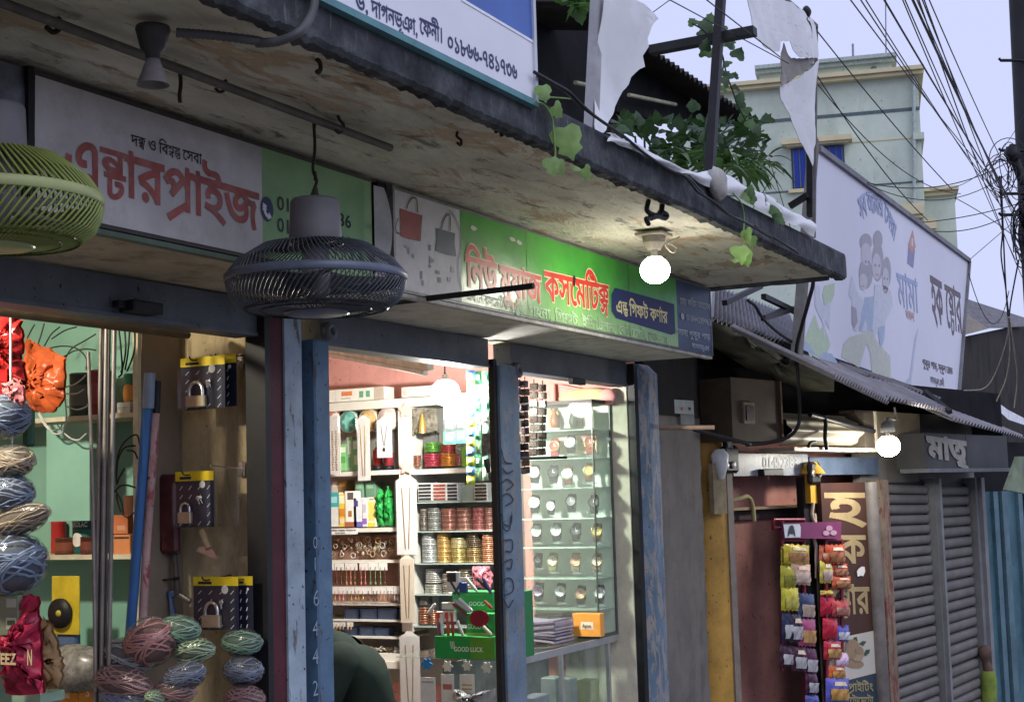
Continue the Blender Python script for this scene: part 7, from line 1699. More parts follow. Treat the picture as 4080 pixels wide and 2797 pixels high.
for args, mt, dy in(((985,600,52,75),K_HAIR,.001),((990,700,45,95,-.05),K_SKIN,.002),((985,860,58,130),K_HAIR,.001),((965,930,34,70),K_SKIN,.003),((1085,580,40,80),K_HAIR,.001),((1085,760,48,165),K_HAIR,.0015),((1075,800,38,110),K_SKIN,.003),((1160,850,36,130),K_HAIR,.001),((1150,920,28,110),K_SKIN,.003)):
 pr(o4(*args),mt,dy,'printed_child')
 # bodies and limbs of the printed group
pr(B4(870,870,905,1000,960,1080,1040,1100,1045,1330,960,1350,935,1290,910,1345,880,1330,870,1200,870,1080,840,1040),K_PALE,.002,'printed_child')
pr(B4(980,1060,1050,1050,1050,1230,1035,1335,1000,1330,985,1230,950,1340,930,1345,950,1190),K_BLUE,.004,'printed_child')
pr(B4(1060,950,1140,960,1195,1000,1212,1130,1180,1200,1150,1250,1145,1400,1115,1480,1100,1440,1095,1330,1060,1400,1040,1360,1045,1200),K_PALE,.003,'printed_child')
pr(B4(1085,1310,1145,1290,1130,1430,1115,1480,1100,1440),K_BLUE,.005,'printed_child')
pr(B4(868,1130,905,1150,918,1260,890,1320,870,1280),K_HAIR,.005,'printed_child')
for(cx,cy,r)in((985,760,7),(1010,765,7),(1065,790,7),(1098,795,7),(1140,900,6),(1165,905,6)):pr(o4(cx,cy,r,r*1.8),K_DK,.006,'printed_child')
for(cx,cy)in((960,965),(1080,870),(1150,1000)):pr(o4(cx,cy,16,9),flat('print_rose',(0.48,0.33,0.36)),.006,'printed_child')
# green bird-like figure is left as a plain leaf shape, tree and hill
pr(B4(640,960,725,940,722,1040,690,1110,640,1125,622,1040),K_GRN,.002,'printed_leaf')
pr(B4(560,960,600,960,605,1060,640,1130,690,1100,690,1190,680,1330,650,1260,640,1440,625,1270,590,1200,560,1130),K_PALE,.003,'printed_shape')
pr([q('B4',470,1430),q('B4',520,1290),q('B4',560,1200),q('B4',600,1330),q('B4',640,1300),q('B4',690,1450),q('B4',640,1593),q('B4',520,1560)],K_GRN,.001,'printed_grass')
pr([q('B4',445,1420),q('B4',490,1430),q('B4',560,1520),q('B4',600,1560),q('B4',450,1490)],K_BLUE,.002,'printed_hill')
pr([q('B4',590,1550),q('B4',640,1515),q('B4',700,1530),q('B4',745,1593),q('C4',745,215),q('C4',600,160)],K_BLUE,.002,'printed_hill')
pr([q('B4',850,1390),q('B4',1030,1335),q('B4',1090,1440),q('B4',1180,1540),q('C4',1190,120),q('C4',1195,320),q('C4',1040,295),q('C4',1020,100),q('C4',990,20),q('C4',930,220),q('C4',780,130),q('C4',800,20)],K_YEL,.001,'printed_path')
pr([q('B4',1395,1400),q('B4',1425,1310),q('C4',1400,60),q('C4',1360,380),q('C4',1290,360),q('C4',1350,300)],plain('print_blue_fade',(0.45,0.49,0.60),0.5,0,0.05),.001,'printed_stripe')
# little house logo
pr(B4(1378,495,1402,640,1370,690,1338,620),flat('print_orange',(0.50,0.27,0.22)),.002,'printed_house'); pr(B4(1340,635,1396,660,1382,815,1332,775),flat('print_violet',(0.25,0.24,0.40)),.001,'printed_house')
pr(B4(1366,570,1380,560,1380,640,1366,625),K_PALE,.004,'printed_house')
m = MB(); sign_text(m,'মামা',q('B4',1245,855),q('B4',1415,935),72,YP-.0015,.006,rows=60); build('lettering',m,flat('print_blue_ink',(0.32,0.39,0.60)),bbd)
m = MB(); sign_text(m,'ভাল',q('B4',1320,1165),q('B4',1390,1195),18,YP-.0015,.03); build('lettering',m,flat('print_orange_soft',(0.52,0.38,0.40)),bbd)
m = MB(); sign_text(m,'হক',q('B4',1525,880),q('B4',1618,940),98,YP-.0015,.012,rows=70); sign_text(m,'ে{ষট}ার',q('B4',1645,955),q('B4',1775,1030),92,YP-.0015,.008,rows=70); build('lettering',m,flat('print_brown_ink',(0.12,0.10,0.11)),bbd)
m = MB(); sign_text(m,'পুকুর পাড়, স্কুল েরাড',q('C4',1458,148),q('C4',1710,225),15,YP-.0015,.02); sign_text(m,'দাগনভূঞা, েফনী',q('C4',1525,295),q('C4',1638,330),13,YP-.0015,.02); build('lettering',m,flat('print_brown_ink',(0.12,0.10,0.11)),bbd)
# arched slogan
ca = onY(q('B4',1060,560),YP-.0015); e_ = onY(q('B4',1230,620),YP-.0015)
m = MB()
arcp = smooth_path([onY(p,YP-.0015)for p in B4(945,425,1000,370,1060,355,1120,385,1165,450,1200,520,1225,600)],10)
seglen =[0.0]
for i in range(1,len(arcp)):seglen.append(seglen[-1]+(arcp[i]-arcp[i-1]).length)
def along(s,y,z):
 s = max(0.0,min(s,seglen[-1]*0.9999)); i = max(k for k in range(len(arcp)-1)if seglen[k]<=s)
 t =(s-seglen[i])/(seglen[i+1]-seglen[i]); d =(arcp[i+1]-arcp[i]).normalized(); p = arcp[i].lerp(arcp[i+1],t)
 return p+Vector((-d.z,0,d.x))*y-Vector((0,.002,0))
lettering(m,'সব আমার েসরা',(0,0,0),(1,0,0),(0,0,1),0.26,.01,seglen[-1],path=along,rows=40); build('lettering',m,flat('print_blue_ink',(0.32,0.39,0.60)),bbd)

# --- tin roof under the billboard
rf = thing('tin_roof','rusty corrugated tin roof with a jagged eave below the billboard','roof',(11,-0.5,2.0))
YEV = -0.95
ev =[onY(p,YEV)for p in(q('C4',720,280),q('C4',1180,505),q('C4',1700,640),q('C4',2306,800))]
def roofsheet(a,b,back,n,amp,name='roof_sheet',mat=None):
 m = MB(); corr(m,a,b,back,n,amp,0.005); return build(name,m,mat or M_TIN,rf)
for i in range(3):
 a, b = ev[i], ev[i+1]
 if i==1:a = a+Vector((0,0.02,0.03)); b = b+Vector((0,0.0,0.05))
 roofsheet(a,b,(0,0.55 if i<2 else 1.6,0.30 if i<2 else 0.80),(22,22,26)[i],0.017)
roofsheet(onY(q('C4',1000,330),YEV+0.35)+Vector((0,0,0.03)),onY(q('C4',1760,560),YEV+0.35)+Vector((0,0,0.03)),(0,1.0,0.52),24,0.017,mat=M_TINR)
# left, higher sheet that runs behind the canopy end
roofsheet(onY(q('B3',1745,1225),-0.30),onY(q('B4',470,1490),-0.30),onY(q('B3',1850,985),0.35)-onY(q('B3',1850,1255),-0.30),24,0.018)
m = MB(); bar(m,onY(q('C4',1480,420),-0.75),onY(q('C4',1690,590),-0.98),0.03,0.03); build('purlin',m,M_BLACK,rf)
# torn tarpaulin below the roof verge
tp =[onY(q('B3',1735,1240),-0.28),onY(q('B4',400,1460),-0.28),onY(q('C4',720,230),-0.6),onY(q('C4',720,420),-0.35),onY(q('C4',300,420),0.0),onY(q('C3',1735,30),0.02)]
m = MB()
ctr = sum(tp,Vector())/len(tp)
def fanmesh(m,loop,ctr,k=5):
 n = len(loop); rings =[]
 for j in range(k):
  t = j/k; rings.append([(lp.lerp(ctr,t)+Vector((rnd(-.02,.02),rnd(-.05,.05),rnd(-.02,.02)))*(1 if 0<j else 0))for lp in loop])
 for j in range(k-1):
  for i in range(n):m.add([rings[j][i],rings[j][(i+1)%n],rings[j+1][(i+1)%n],rings[j+1][i]],[(0,1,2,3)],True)
 for i in range(n):m.add([rings[-1][i],rings[-1][(i+1)%n],ctr],[(0,1,2)],True)
sub =[]
for i, p in enumerate(tp):sub+=[p.lerp(tp[(i+1)%len(tp)],t)for t in(0,.25,.5,.75)]
fanmesh(m,sub,ctr); build('tarpaulin',m.weld(),plain('dark_olive_tarpaulin',(0.06,0.06,0.042),0.7,0,0.5,5,0.4,(0.02,0.018,0.015)),None,'dark olive tarpaulin sagging under the tin roof end','tarpaulin')
for pts in(B3(1860,1105,2160,965),B3(2180,1230,2330,1170),B4(130,1235,430,1140),B4(130,1050,420,1190)):
 m = MB(); bar(m,onY(pts[0],-0.36),onY(pts[1],-0.34),0.03,0.03); build('roof_prop',m,M_BLACK,rf)
cable([onY(p,-0.38)for p in B4(0,1085,60,1130,130,1240,250,1350,390,1445)],0.010,'black cable lying across the grey tin roof behind the canopy end')

# --- the shop next door: its row turns a little towards the street; front at y = YH
set_frame(math.radians(-11.3),(8.24,0.12,0.0))
YH = 0.12
nx = thing('snack_shop','narrow snack shop with a blue-grey lintel and maroon inner wall','building',(10,YH,0))
def npart(name,mb,mat,**k):return build(name,mb,mat,nx,**k)
M_MAROON = chipped('maroon_inner_paint',(0.30,0.135,0.115),(0.22,0.13,0.11),0.66,0.6,scale=0.6)
M_YELLOW = chipped('ochre_column_paint',(0.44,0.25,0.05),(0.20,0.13,0.05),0.62,0.5)
xc0, xc1 = 8.24, onY((1655,1300),YH).x
m = MB(); m.lathe([(0.15,GZ),(0.15,2.15)],(onY((1632,1300),YH+0.05).x,YH+0.14,0),24); npart('column',m,M_YELLOW)
zw0, zw1 = onY(q('C3',1800,1440),YH-0.03).z, onY(q('C3',1800,1020),YH-0.03).z
xw0, xw1 = onY(q('C3',1742,1200),YH-0.03).x, onY(q('C3',1850,1200),YH-0.03).x
m = MB(); m.box((xw0,YH-0.05,zw0),(xw1,YH-0.02,zw1)); npart('timber_board',m,plain('weathered_plank',(0.25,0.20,0.12),0.8,0,0.35,8,0.4))
xp0, xp1 = onY(q('C3',1862,1300),YH).x, onY(q('C3',1908,1300),YH).x
m = MB(); m.box((xp0,YH-0.02,GZ),(xp1,YH+0.03,onY(q('C3',1880,1080),YH).z)); npart('door_post',m,plain('brown_grey_post',(0.24,0.20,0.17),0.7,0,0.25,8,0.3))
# lintel
zl0, zl1 = onY(q('C4',250,1120),YH).z, onY(q('C4',250,940),YH).z
xl0, xl1, xl2 = onY(q('C3',1920,1000),YH).x, onY(q('C4',495,1100),YH).x, onY(q('C4',1090,1150),YH).x
m = MB(); m.box((xl0,YH-0.01,zl0),(xl1,YH+0.05,zl1)); npart('lintel',m,chipped('pale_steel_lintel',(0.30,0.34,0.40),(0.30,0.20,0.11),0.57,0.4),label='pale rusty steel lintel with a painted number')
m = MB(); m.box((xl1+0.03,YH-0.008,zl0),(xl2,YH+0.05,zl1-0.02)); npart('lintel',m,chipped('blue_steel_lintel',(0.09,0.125,0.19),(0.10,0.09,0.08),0.66,0.4))
m = MB(); sign_text(m,'01452383',q('C4',120,965),q('C4',420,968),24,YH-0.0125,.010,0.70); npart('lettering',m,flat('grey_white_paint',(0.62,0.63,0.63)))
m = MB(); m.cbox(onY(q('C4',190,1095),YH-0.03),(0.26,0.05,0.045),0.006); npart('lock_bracket',m,M_BLACK)
# black lock plates with holes showing light metal
c = onY(q('C3',1905,985),YH-0.05)
m = MB(); m.cbox(c,(0.17,0.04,0.17),0.02); m.cbox(c+Vector((-.02,0,.09)),(0.08,.035,.09),0.01); npart('lock_plate',m,M_BLACK)
for px, py in((1878,1035),(1936,1030),(1872,960)):
 c = onY(q('C3',px,py),YH-0.075); m = MB(); m.lathe([(0,-.004),(.022,-.004),(.022,.004),(0,.004)],c,14,rotx(math.pi/2)); npart('lock_stud',m,plain('bare_steel_stud',(0.6,0.6,0.58),0.35,0.3))
c0, c1 = onY(q('C3',1815,900),YH-0.06), onY(q('C3',1830,1150),YH-0.06)
m = MB(); m.tube([c0,c0.lerp(c1,.2),c0.lerp(c1,.6),c1],[.03,.055,.045,.02],10); npart('tube_fitting',m,plain('white_lock_metal',(0.62,0.64,0.64),0.4))  # white metal lock piece, not a lamp
# yellow guide post with lock
xy0, xy1 = onY(q('C4',510,1200),YH-0.06).x, onY(q('C4',578,1200),YH-0.06).x
zy = onY(q('C4',545,1005),YH-0.06).z; zyb = onY(q('C4',545,1350),YH-0.06).z
m = MB(); m.box((xy0,YH-0.07,zyb),(xy1,YH-0.03,zy-0.06)); m.tube([((xy0+xy1)/2,YH-0.05,zy-0.08),((xy0+xy1)/2,YH-0.05,zy)],[0.10,0.04],8); npart('guide_post',m,plain('bright_yellow_paint',(0.62,0.33,0.04),0.45,0,0.2,8,0.2),label='bright yellow painted post top')
c = onY(q('C4',550,1100),YH-0.08); m = MB(); m.cbox(c,(0.15,0.04,0.15),0.03); npart('lock_plate',m,M_BLACK)
for px in(545,600):m = MB(); m.lathe([(0,-.004),(.024,-.004),(.024,.004),(0,.004)],onY(q('C4',px,1102),YH-0.105),14,rotx(math.pi/2)); npart('lock_stud',m,plain('bare_steel_stud',(0.6,0.6,0.58),0.35,0.3))
xk0, xk1 = onY(q('D4',520,300),YH-0.03).x, onY(q('D4',560,300),YH-0.03).x
m = MB(); m.box((xk0-0.06,YH-0.03,GZ),(xk1,YH+0.02,zy-0.1)); npart('guide_post',m,M_BLACK)
m = MB(); m.box((xk1,YH-0.04,GZ),(xk1+0.10,YH+0.01,zyb-0.002)); npart('guide_post',m,chipped('stained_pale_post',(0.42,0.34,0.26),(0.34,0.17,0.05),0.50,0.6))
# inside: maroon back, ledge, dark strip in place of the gap below the ledge
m = MB(); m.box((8.45,YH+0.25,GZ),(12.4,YH+0.3,2.3)); npart('inner_wall',m,M_MAROON)
z0, z1 = onY(q('C3',2000,1410),YH+0.15).z, onY(q('C3',2000,1385),YH+0.15).z
m = MB(); m.box((8.45,YH+0.15,z0),(10.9,YH+0.249,z1)); npart('ledge',m,plain('tan_ledge',(0.30,0.22,0.13),0.7))
zz = onY(q('C3',2000,1490),YH+0.21).z
m = MB(); m.box((8.45,YH+0.21,zz),(10.9,YH+0.248,z0)); npart('dark_strip',m,plain('dark_gap_strip',(0.045,0.03,0.03),0.8))
m = MB(); m.box((8.3,YH+0.06,2.2),(12.5,YH+0.7,2.26)); npart('ceiling',m,M_DARKW)
c = onY(q('C3',2060,1375),YH+0.14); m = MB(); m.tube(smooth_path([c+Vector((-.3,0,.03)),c+Vector((-.15,-.02,.05)),c+Vector((0,0,.06)),c+Vector((.05,0,0)),c+Vector((.06,0,-.10))],5),.015,6); build('cloth_strip',m,plain('old_yellow_cloth',(0.32,0.28,0.14),0.9),None,'dusty yellow rag on the tan ledge in the snack shop','rag')
set_frame(); m = MB(); m.box((7.38,0.42,1.9),(11.0,0.46,2.74)); npart('gable_wall',m,M_DARKW); set_frame(math.radians(-11.3),(8.24,0.12,0.0))
# upper wall above the lintel with box, rolled shutter cover
m = MB(); m.box((8.24,YH+0.06,1.9),(13.5,YH+0.1,2.32)); npart('upper_wall',m,M_DARKW)
XB0 = onY(q('C3',1920,600),-0.05); XB1 = onY(q('C4',268,600),-0.05)
zb0, zb1 = onY(q('C4',100,835),-0.05).z, onY(q('C4',100,320),-0.05).z
bx = thing('wooden_meter_box','brown stained wooden box with a square hole above the snack shop lintel','box',(XB0.x,-0.05,zb0))
m = MB(); m.box((XB0.x,-0.05,zb0),(XB1.x,YH+0.05,zb1)); build('case',m,plain('brown_stained_ply',(0.07,0.05,0.032),0.75,0,0.35,6,0.35,(0.05,0.035,0.025)),bx)  # ply colour darkened further for the shade of the eave
c = onY(q('C3',2060,600),-0.055); m = MB(); m.cbox(c,(0.13,0.012,0.13)); build('socket_frame',m,plain('tan_plate',(0.24,0.19,0.13),0.7),bx)
m = MB(); m.cbox(c+Vector((0,-.008,0)),(0.09,0.012,0.09)); build('socket_hole',m,M_BLACK,bx)
m = MB(); bar(m,Vector((XB1.x,-0.055,zb0)),Vector((XB1.x,-0.055,zb1)),0.02,0.02); build('edge_strip',m,plain('rusty_edge',(0.12,0.07,0.04),0.8),bx)
# rolled shutter cover: curved ribbed sheet
sc_ = thing('shutter_cover','curved ribbed metal shutter cover lit from below by the bare bulb','shutter cover',onY(q('C4',600,900),0.0))
pA, pB = onY(q('C4',268,860),-0.02), onY(q('C4',880,965),-0.02); pT = onY(q('C4',268,590),-0.02).z
hgt = pT-pA.z
def cover(u,w):
 x = pA.x+(pB.x-pA.x)*u; s = w
 return Vector((x,0.03-0.13*math.sin(math.pi*min(1,s*0.9+0.1))-0.012*math.sin(s*math.pi*6),pA.z+hgt*s))
m = MB(); m.grid(cover,4,40); build('ribbed_sheet',m,plain('cream_grey_shutter',(0.42,0.38,0.29),0.5,0.1,0.2,4,0.3,(0.18,0.14,0.09)),sc_)
m = MB(); m.box((pB.x,-0.11,pA.z-0.02),(pB.x+0.16,YH+0.05,pT+0.02)); build('end_plate',m,plain('dark_end_plate',(0.05,0.04,0.03),0.7),sc_)
m = MB(); m.box((pB.x+0.16,-0.12,pA.z-0.03),(pB.x+0.185,YH+0.05,pT+0.03)); m.box((pA.x,-0.12,pA.z-0.045),(pB.x+0.185,YH,pA.z-0.02)); build('edge_rail',m,plain('pale_edge_rail',(0.45,0.40,0.30),0.5,0.2),sc_)
m = MB(); m.box((pB.x+0.2,0.05,pA.z-0.03),(pB.x+1.3,YH+0.05,pT+0.05)); build('side_panel',m,plain('tan_side_panel',(0.35,0.29,0.20),0.7,0,0.3,4,0.3),sc_)
m = MB(); m.tube(smooth_path([onY(p,-0.14)for p in C4(640,620,650,700,645,800,660,905)],6),.014,7); m.tube(smooth_path([onY(p,-0.14)for p in C4(505,880,520,850,560,840)],5),.012,6); m.tube([onY(p,-0.13)for p in C4(520,610,700,660,880,710,1050,750)],.018,7)
build('dangling_wire',m,M_BLACK,None,'black wires dangling over the ribbed shutter cover','wire')
# bare bulb of the snack shop
pb3 = onY((2015,990),-0.35)
bulb('light_bulb','lit bulb hanging before the rolled shutter cover of the snack shop',(pb3.x,pb3.y,pb3.z+0.03),0.078,190.0)
m = MB(); m.tube(smooth_path([pb3+Vector((0,0,.02)),pb3+Vector((.01,0,.12)),onY(q('C4',1232,650),-0.35),onY(q('C4',1225,550),-0.35)],5),.008,6); m.lathe([(0,.03),(.05,.03),(.045,.08),(.02,.10),(0,.1)],pb3,14); build('hanging_flex',m,plain('dusty_grey_cord',(0.25,0.25,0.24),0.7),None,'grey cord and cap above the snack shop bulb','cord')
# electric meter on the grey pillar
mt = thing('electric_meter','small pale grey electric meter box on the grey pillar','meter',onY(q('C3',1520,690),0.0))
a, b = onY(q('C3',1432,600),-0.06), onY(q('C3',1600,495),-0.06)
m = MB(); m.box((a.x,-0.06,a.z),(b.x,0.03,b.z)); build('case',m,plain('pale_grey_meter',(0.36,0.40,0.37),0.4,0,0.15,20),mt)
a, b = onY(q('C3',1495,695),-0.05), onY(q('C3',1605,604),-0.05)
m = MB(); m.box((a.x,-0.05,a.z),(b.x,0.03,b.z)); build('terminal_cover',m,plain('dull_grey_meter',(0.20,0.22,0.20),0.5),mt)
for px, col in((1503,(0.5,0.12,0.08)),(1568,(0.03,0.03,0.03))):
 c = onY(q('C3',px,562),-0.062); m = MB(); m.cbox(c,(0.018,0.006,0.016)); build('meter_button',m,flat('meter_button_%d'%px,col),mt)

 # --- vertical sign board with gold letters
vs_ = thing('vertical_sign','brown upright sign board with large gold letters and a root vegetable picture','sign',onY((1925,1560),YH-0.08))
YV = YH-0.10
vx0, vx1 = onY(q('C4',618,1400),YV).x, onY(q('D4',1045,500),YV).x
zt2 = onY(q('C4',800,1180),YV).z; zm = onY(q('D4',900,1025),YV).z; zm2 = onY(q('D4',900,1390),YV).z
M_BRN = plain('brown_board_print',(0.055,0.022,0.014),0.5,0,0.25,3)
m = MB(); m.box((vx0,YV,zm),(vx1,YV+0.03,zt2)); build('board',m,M_BRN,vs_)
m = MB(); m.box((vx0,YV-0.002,zm2),(vx1,YV+0.028,zm-0.001)); build('board',m,plain('cream_board_print',(0.50,0.47,0.42),0.55,0,0.1,4),vs_)
m = MB(); m.box((vx0,YV-0.001,-0.3),(vx1,YV+0.027,zm2-0.001)); build('board',m,plain('navy_board_print',(0.03,0.05,0.075),0.5,0,0.2,4),vs_)
m = MB()
for nm, t, pl, pr_, h in(('a','হ',q('C4',655,1272),q('C4',960,1272),70),('b','ক',q('D4',740,205),q('D4',975,205),62),('c','ে{ষট}ার',q('D4',690,640),q('D4',1008,635),60)):
 sign_text(m,t,pl,pr_,h,YV-0.003,.022,rows=80)
build('lettering',m,plain('gold_letter_paint',(0.34,0.255,0.13),0.5,0,0.2,6),vs_)
m = MB(); sign_text(m,'প~াইিটং',q('D4',835,1440),q('D4',1045,1435),17,YV-0.006,.02); sign_text(m,'েটােমেটা',q('D4',850,1550),q('D4',1045,1548),17,YV-0.006,.02); build('lettering',m,flat('dull_gold_ink',(0.30,0.26,0.14)),vs_)
for cx, cy, rx, ry, rt in((870,1130,60,65,.3),(915,1190,55,60,0),(860,1180,50,50,0),(890,1270,80,38,.1),(930,1160,40,35,.5)):
 m = MB(); m.poly([onY(q('D4',*p),YV-.004-.0007*(cx%7))for p in ov(cx,cy,rx,ry,18,rt)]); build('printed_root',m,flat('print_root_%d'%(cx%2),((0.27,0.19,0.12),(0.34,0.25,0.16))[cx%2]),vs_)
for pts in((870,1095,885,1050,910,1045,918,1080,895,1110),(925,1105,960,1080,990,1085,965,1120),(965,1195,985,1155,1020,1150,1015,1180,985,1205),(820,1090,810,1045,835,1035,850,1080)):
 m = MB(); m.poly([onY(q('D4',pts[i],pts[i+1]),YV-.005)for i in range(0,len(pts),2)]); build('printed_leaf',m,flat('print_leaf',(0.035,0.08,0.04)),vs_)
m = MB(); m.poly([onY(q('D4',*p),YV-.008)for p in((910,500),(925,478),(950,460),(975,462),(980,500),(965,540),(940,535),(918,545))]); build('torn_paper',m,flat('white_scrap',(0.7,0.69,0.66)),None,'white torn paper scrap on the brown vertical sign','paper')
xs0 = onY(q('D4',1060,600),YV).x
m = MB(); m.tube([(xs0,YV-0.01,GZ),(onY(q('C4',1010,1300),YV).x,YV-0.01,zt2)],0.055,14); build('steel_pipe',m,plain('dull_steel_pipe',(0.17,0.155,0.15),0.5,0.2,0.3,5,0.4),None,'dull steel pipe standing beside the brown vertical sign','pipe')

# --- roller shutters
M_SHUT = plain('dusty_grey_shutter_slat',(0.155,0.145,0.14),0.6,0.1,0.2,6,0.4,(0.10,0.095,0.09),0.3,40)
def shutter(label,xL,xR,Y,zTopL,zTopR,dz,n,skip=0):
 t = thing('roller_shutter',label,'shutter',((xL+xR)/2,Y,GZ),group='grey roller shutters')
 prof =[(0.02,0.0),(-0.006,0.10),(-0.012,0.35),(-0.012,0.62),(-0.007,0.84),(0.012,0.90),(0.02,0.93)]
 for k in range(n):
  m = MB(); vs =[]
  j = rnd(-0.004,0.004)
  for x, zt_ in((xL,zTopL),(xR,zTopR)):
   z = zt_-dz*(k+1)*(1.0 if x==xL else 0.97)+j
   vs+=[Vector((x,Y+a*1.3,z+b*dz))for a,b in prof]
  np_ = len(prof); m.add(vs,[(i,i+1,np_+i+1,np_+i)for i in range(np_-1)],True)
  build('slat',m,M_SHUT,t)
 m = MB(); m.box((xL-0.05,Y+0.02,GZ),(xR+0.05,Y+0.05,max(zTopL,zTopR))); build('backing',m,M_BLACK,t)
 return t
YR = YH
sx0, sx1 = onY(q('D4',1125,100),YR).x, onY(q('D4',1505,100),YR).x
zs_a, zs_b = onY(q('C4',1110,1180),YR).z, onY(q('C4',1480,1195),YR).z
s_a = shutter('grey slatted roller shutter beside the brown vertical sign',sx0,sx1,YR,zs_a,zs_b,0.078,33)
sx2, sx3 = onY(q('D4',1560,100),YR).x, onY(q('D4',1850,100),YR).x
zs_c = onY(q('C4',1540,1200),YR).z
s_b = shutter('grey slatted roller shutter beside the teal doors',sx2,sx3,YR,zs_c,zs_c-0.01,0.083,31)
for xx, w, nm in((sx1,sx2-sx1,'grey steel mullion between the two roller shutters'),(sx3,0.22,'grey steel post between shutter and teal doors')):
 m = MB(); m.box((xx+0.02,YR-0.06,GZ),(xx+w-0.04,YR+0.04,zs_c+0.05)); m.box((xx+w*0.35,YR-0.09,GZ),(xx+w*0.65,YR-0.06,zs_c+0.05)); build('shutter_post',m,plain('grey_channel',(0.20,0.205,0.22),0.5,0.2,0.25,5,0.3),None,nm,'post')
xo = onY(q('D4',1150,700),YR-0.03).x
m = MB(); m.box((sx0-0.16,YR-0.07,GZ),(sx0-0.02,YR+0.03,zs_a+0.02)); build('shutter_post',m,chipped('brown_red_post',(0.22,0.17,0.12),(0.17,0.05,0.04),0.52,0.6),None,'brown and red painted post beside the slatted shutter','post')
# dark sign box with grey letters over the shutters
YM = -0.15
sb = thing('sign_box','dark grey sign box with pale raised letters over the roller shutters','sign',onY(q('C4',1800,1100),YM))
P =[onY(p,YM)for p in C4(1470,770,2170,880,2180,1155,1470,1060)]
xm_ = onY(q('C4',1830,950),YM).x; z0 = P[2].z; z1 = P[1].z
zA, zB2 = onY(q('C4',1475,1060),YM).z, onY(q('C4',1475,765),YM).z
m = MB(); m.box((P[0].x,YM,zA),(xm_-0.01,YM+0.22,zB2)); build('panel',m,plain('dark_slate_panel',(0.05,0.052,0.056),0.6,0,0.25,3,0.3),sb)
m = MB(); m.box((xm_+0.01,YM+0.004,zA),(P[1].x,YM+0.22,zB2)); build('panel',m,plain('dark_slate_panel',(0.075,0.08,0.085)),sb)
m = MB(); m.box((P[0].x,YM-0.01,zA-0.03),(P[1].x,YM+0.2,zA-0.001)); build('bottom_rail',m,plain('slate_rail',(0.13,0.14,0.15),0.5),sb)
m = MB(); sign_text(m,'মাতৃ',q('C4',1500,800),q('C4',1815,845),44,YM-0.008,.05,rows=70); build('lettering',m,plain('pale_grey_letters',(0.27,0.26,0.24),0.6),sb)
m = MB(); m.box((sx0-0.2,YH+0.055,1.2),(tx[0]if False else sx3+0.3,YH+0.12,2.1)); build('upper_panel',m,plain('grey_tan_upper_panel',(0.20,0.19,0.17),0.7,0,0.3,3,0.3),sb)
# teal doors
M_TEAL = chipped('teal_door_paint',(0.055,0.13,0.165),(0.035,0.065,0.085),0.66,0.5,scale=0.6)
YD = YH
tx =[onY(q('D4',v,300),YD).x for v in(1880,2085,2110,2290)]
ztd = onY(q('C4',1880,1260),YD).z
for i,(a,b)in enumerate(((tx[0],tx[1]),(tx[2],tx[3]),(tx[3]+0.3,tx[3]+4))):
 d = thing('teal_door',('teal painted metal door leaf next to the slatted shutter','teal painted metal door leaf between two black gaps','teal painted metal door leaf farthest along the row')[i],'door',(a,YD,0))
 m = MB(); m.box((a,YD,GZ),(b,YD+0.05,ztd)); build('leaf',m,M_TEAL,d)
 m = MB(); m.box((a,YD-0.04,GZ),(a+0.12,YD,ztd)); m.box((b-0.1,YD-0.03,GZ),(b,YD,ztd)); build('edge_frame',m,chipped('pale_teal_edge',(0.085,0.16,0.20),(0.06,0.08,0.1),0.66,0.5),d)
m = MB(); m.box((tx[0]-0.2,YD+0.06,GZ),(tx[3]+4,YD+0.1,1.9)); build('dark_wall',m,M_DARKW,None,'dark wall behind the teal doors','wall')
# scrap of green sign at the right edge
P =[onY(p,-0.4)for p in C4(2160,1240,2260,960,2420,960,2420,1290)]
m = MB(); m.poly(P,(0,0.03,0)); gs = build('green_sign',m,plain('green_landscape_print',(0.16,0.20,0.13),0.5,0,0.6,4),None,'green printed sign corner above the teal doors','sign')
set_frame()
# sooty building behind the billboard
blk = thing('sooty_building','soot-black timber building behind the billboard','building',(16,1.2,0))
a, b = onY(q('B4',1790,1390),0.9), onY(q('B4',2500,1240),0.9)
m = MB(); m.add([Vector((a.x-0.6,0.9,1.8)),Vector((b.x+2,0.9,1.8)),Vector((b.x+2,0.9,b.z+0.5)),b,a,Vector((a.x-0.6,0.9,a.z))],[(0,1,2,3,4,5)])
build('wall',m,wall_mat('sooty_timber_wall',(0.045,0.040,0.038),(0.012,0.011,0.011),0.5,1.5),blk)
ra, rb = onY(q('B4',1800,1330),0.7), onY(q('B4',2330,1290),0.7)
a = onY(q('B4',1800,1330),0.8); t_ = onY(q('B4',1815,1065),1.8); r_ = onY(q('B4',2310,1240),1.8); r2 = onY(q('B4',2310,1300),0.8)
m = MB(); N = 26
def tr(u,w):
 p = a.lerp(r2,u).lerp(t_.lerp(r_,u),w); return p+Vector((0,0,0.05*math.sin(w*math.pi*12)))
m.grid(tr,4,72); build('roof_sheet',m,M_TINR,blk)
m = MB(); m.poly([onY(p,0.75)for p in B4(1800,1270,1810,1190,2010,1320,1800,1375)],(0,0.02,0)); build('gable_board',m,plain('tan_gable',(0.33,0.29,0.24),0.8),blk)
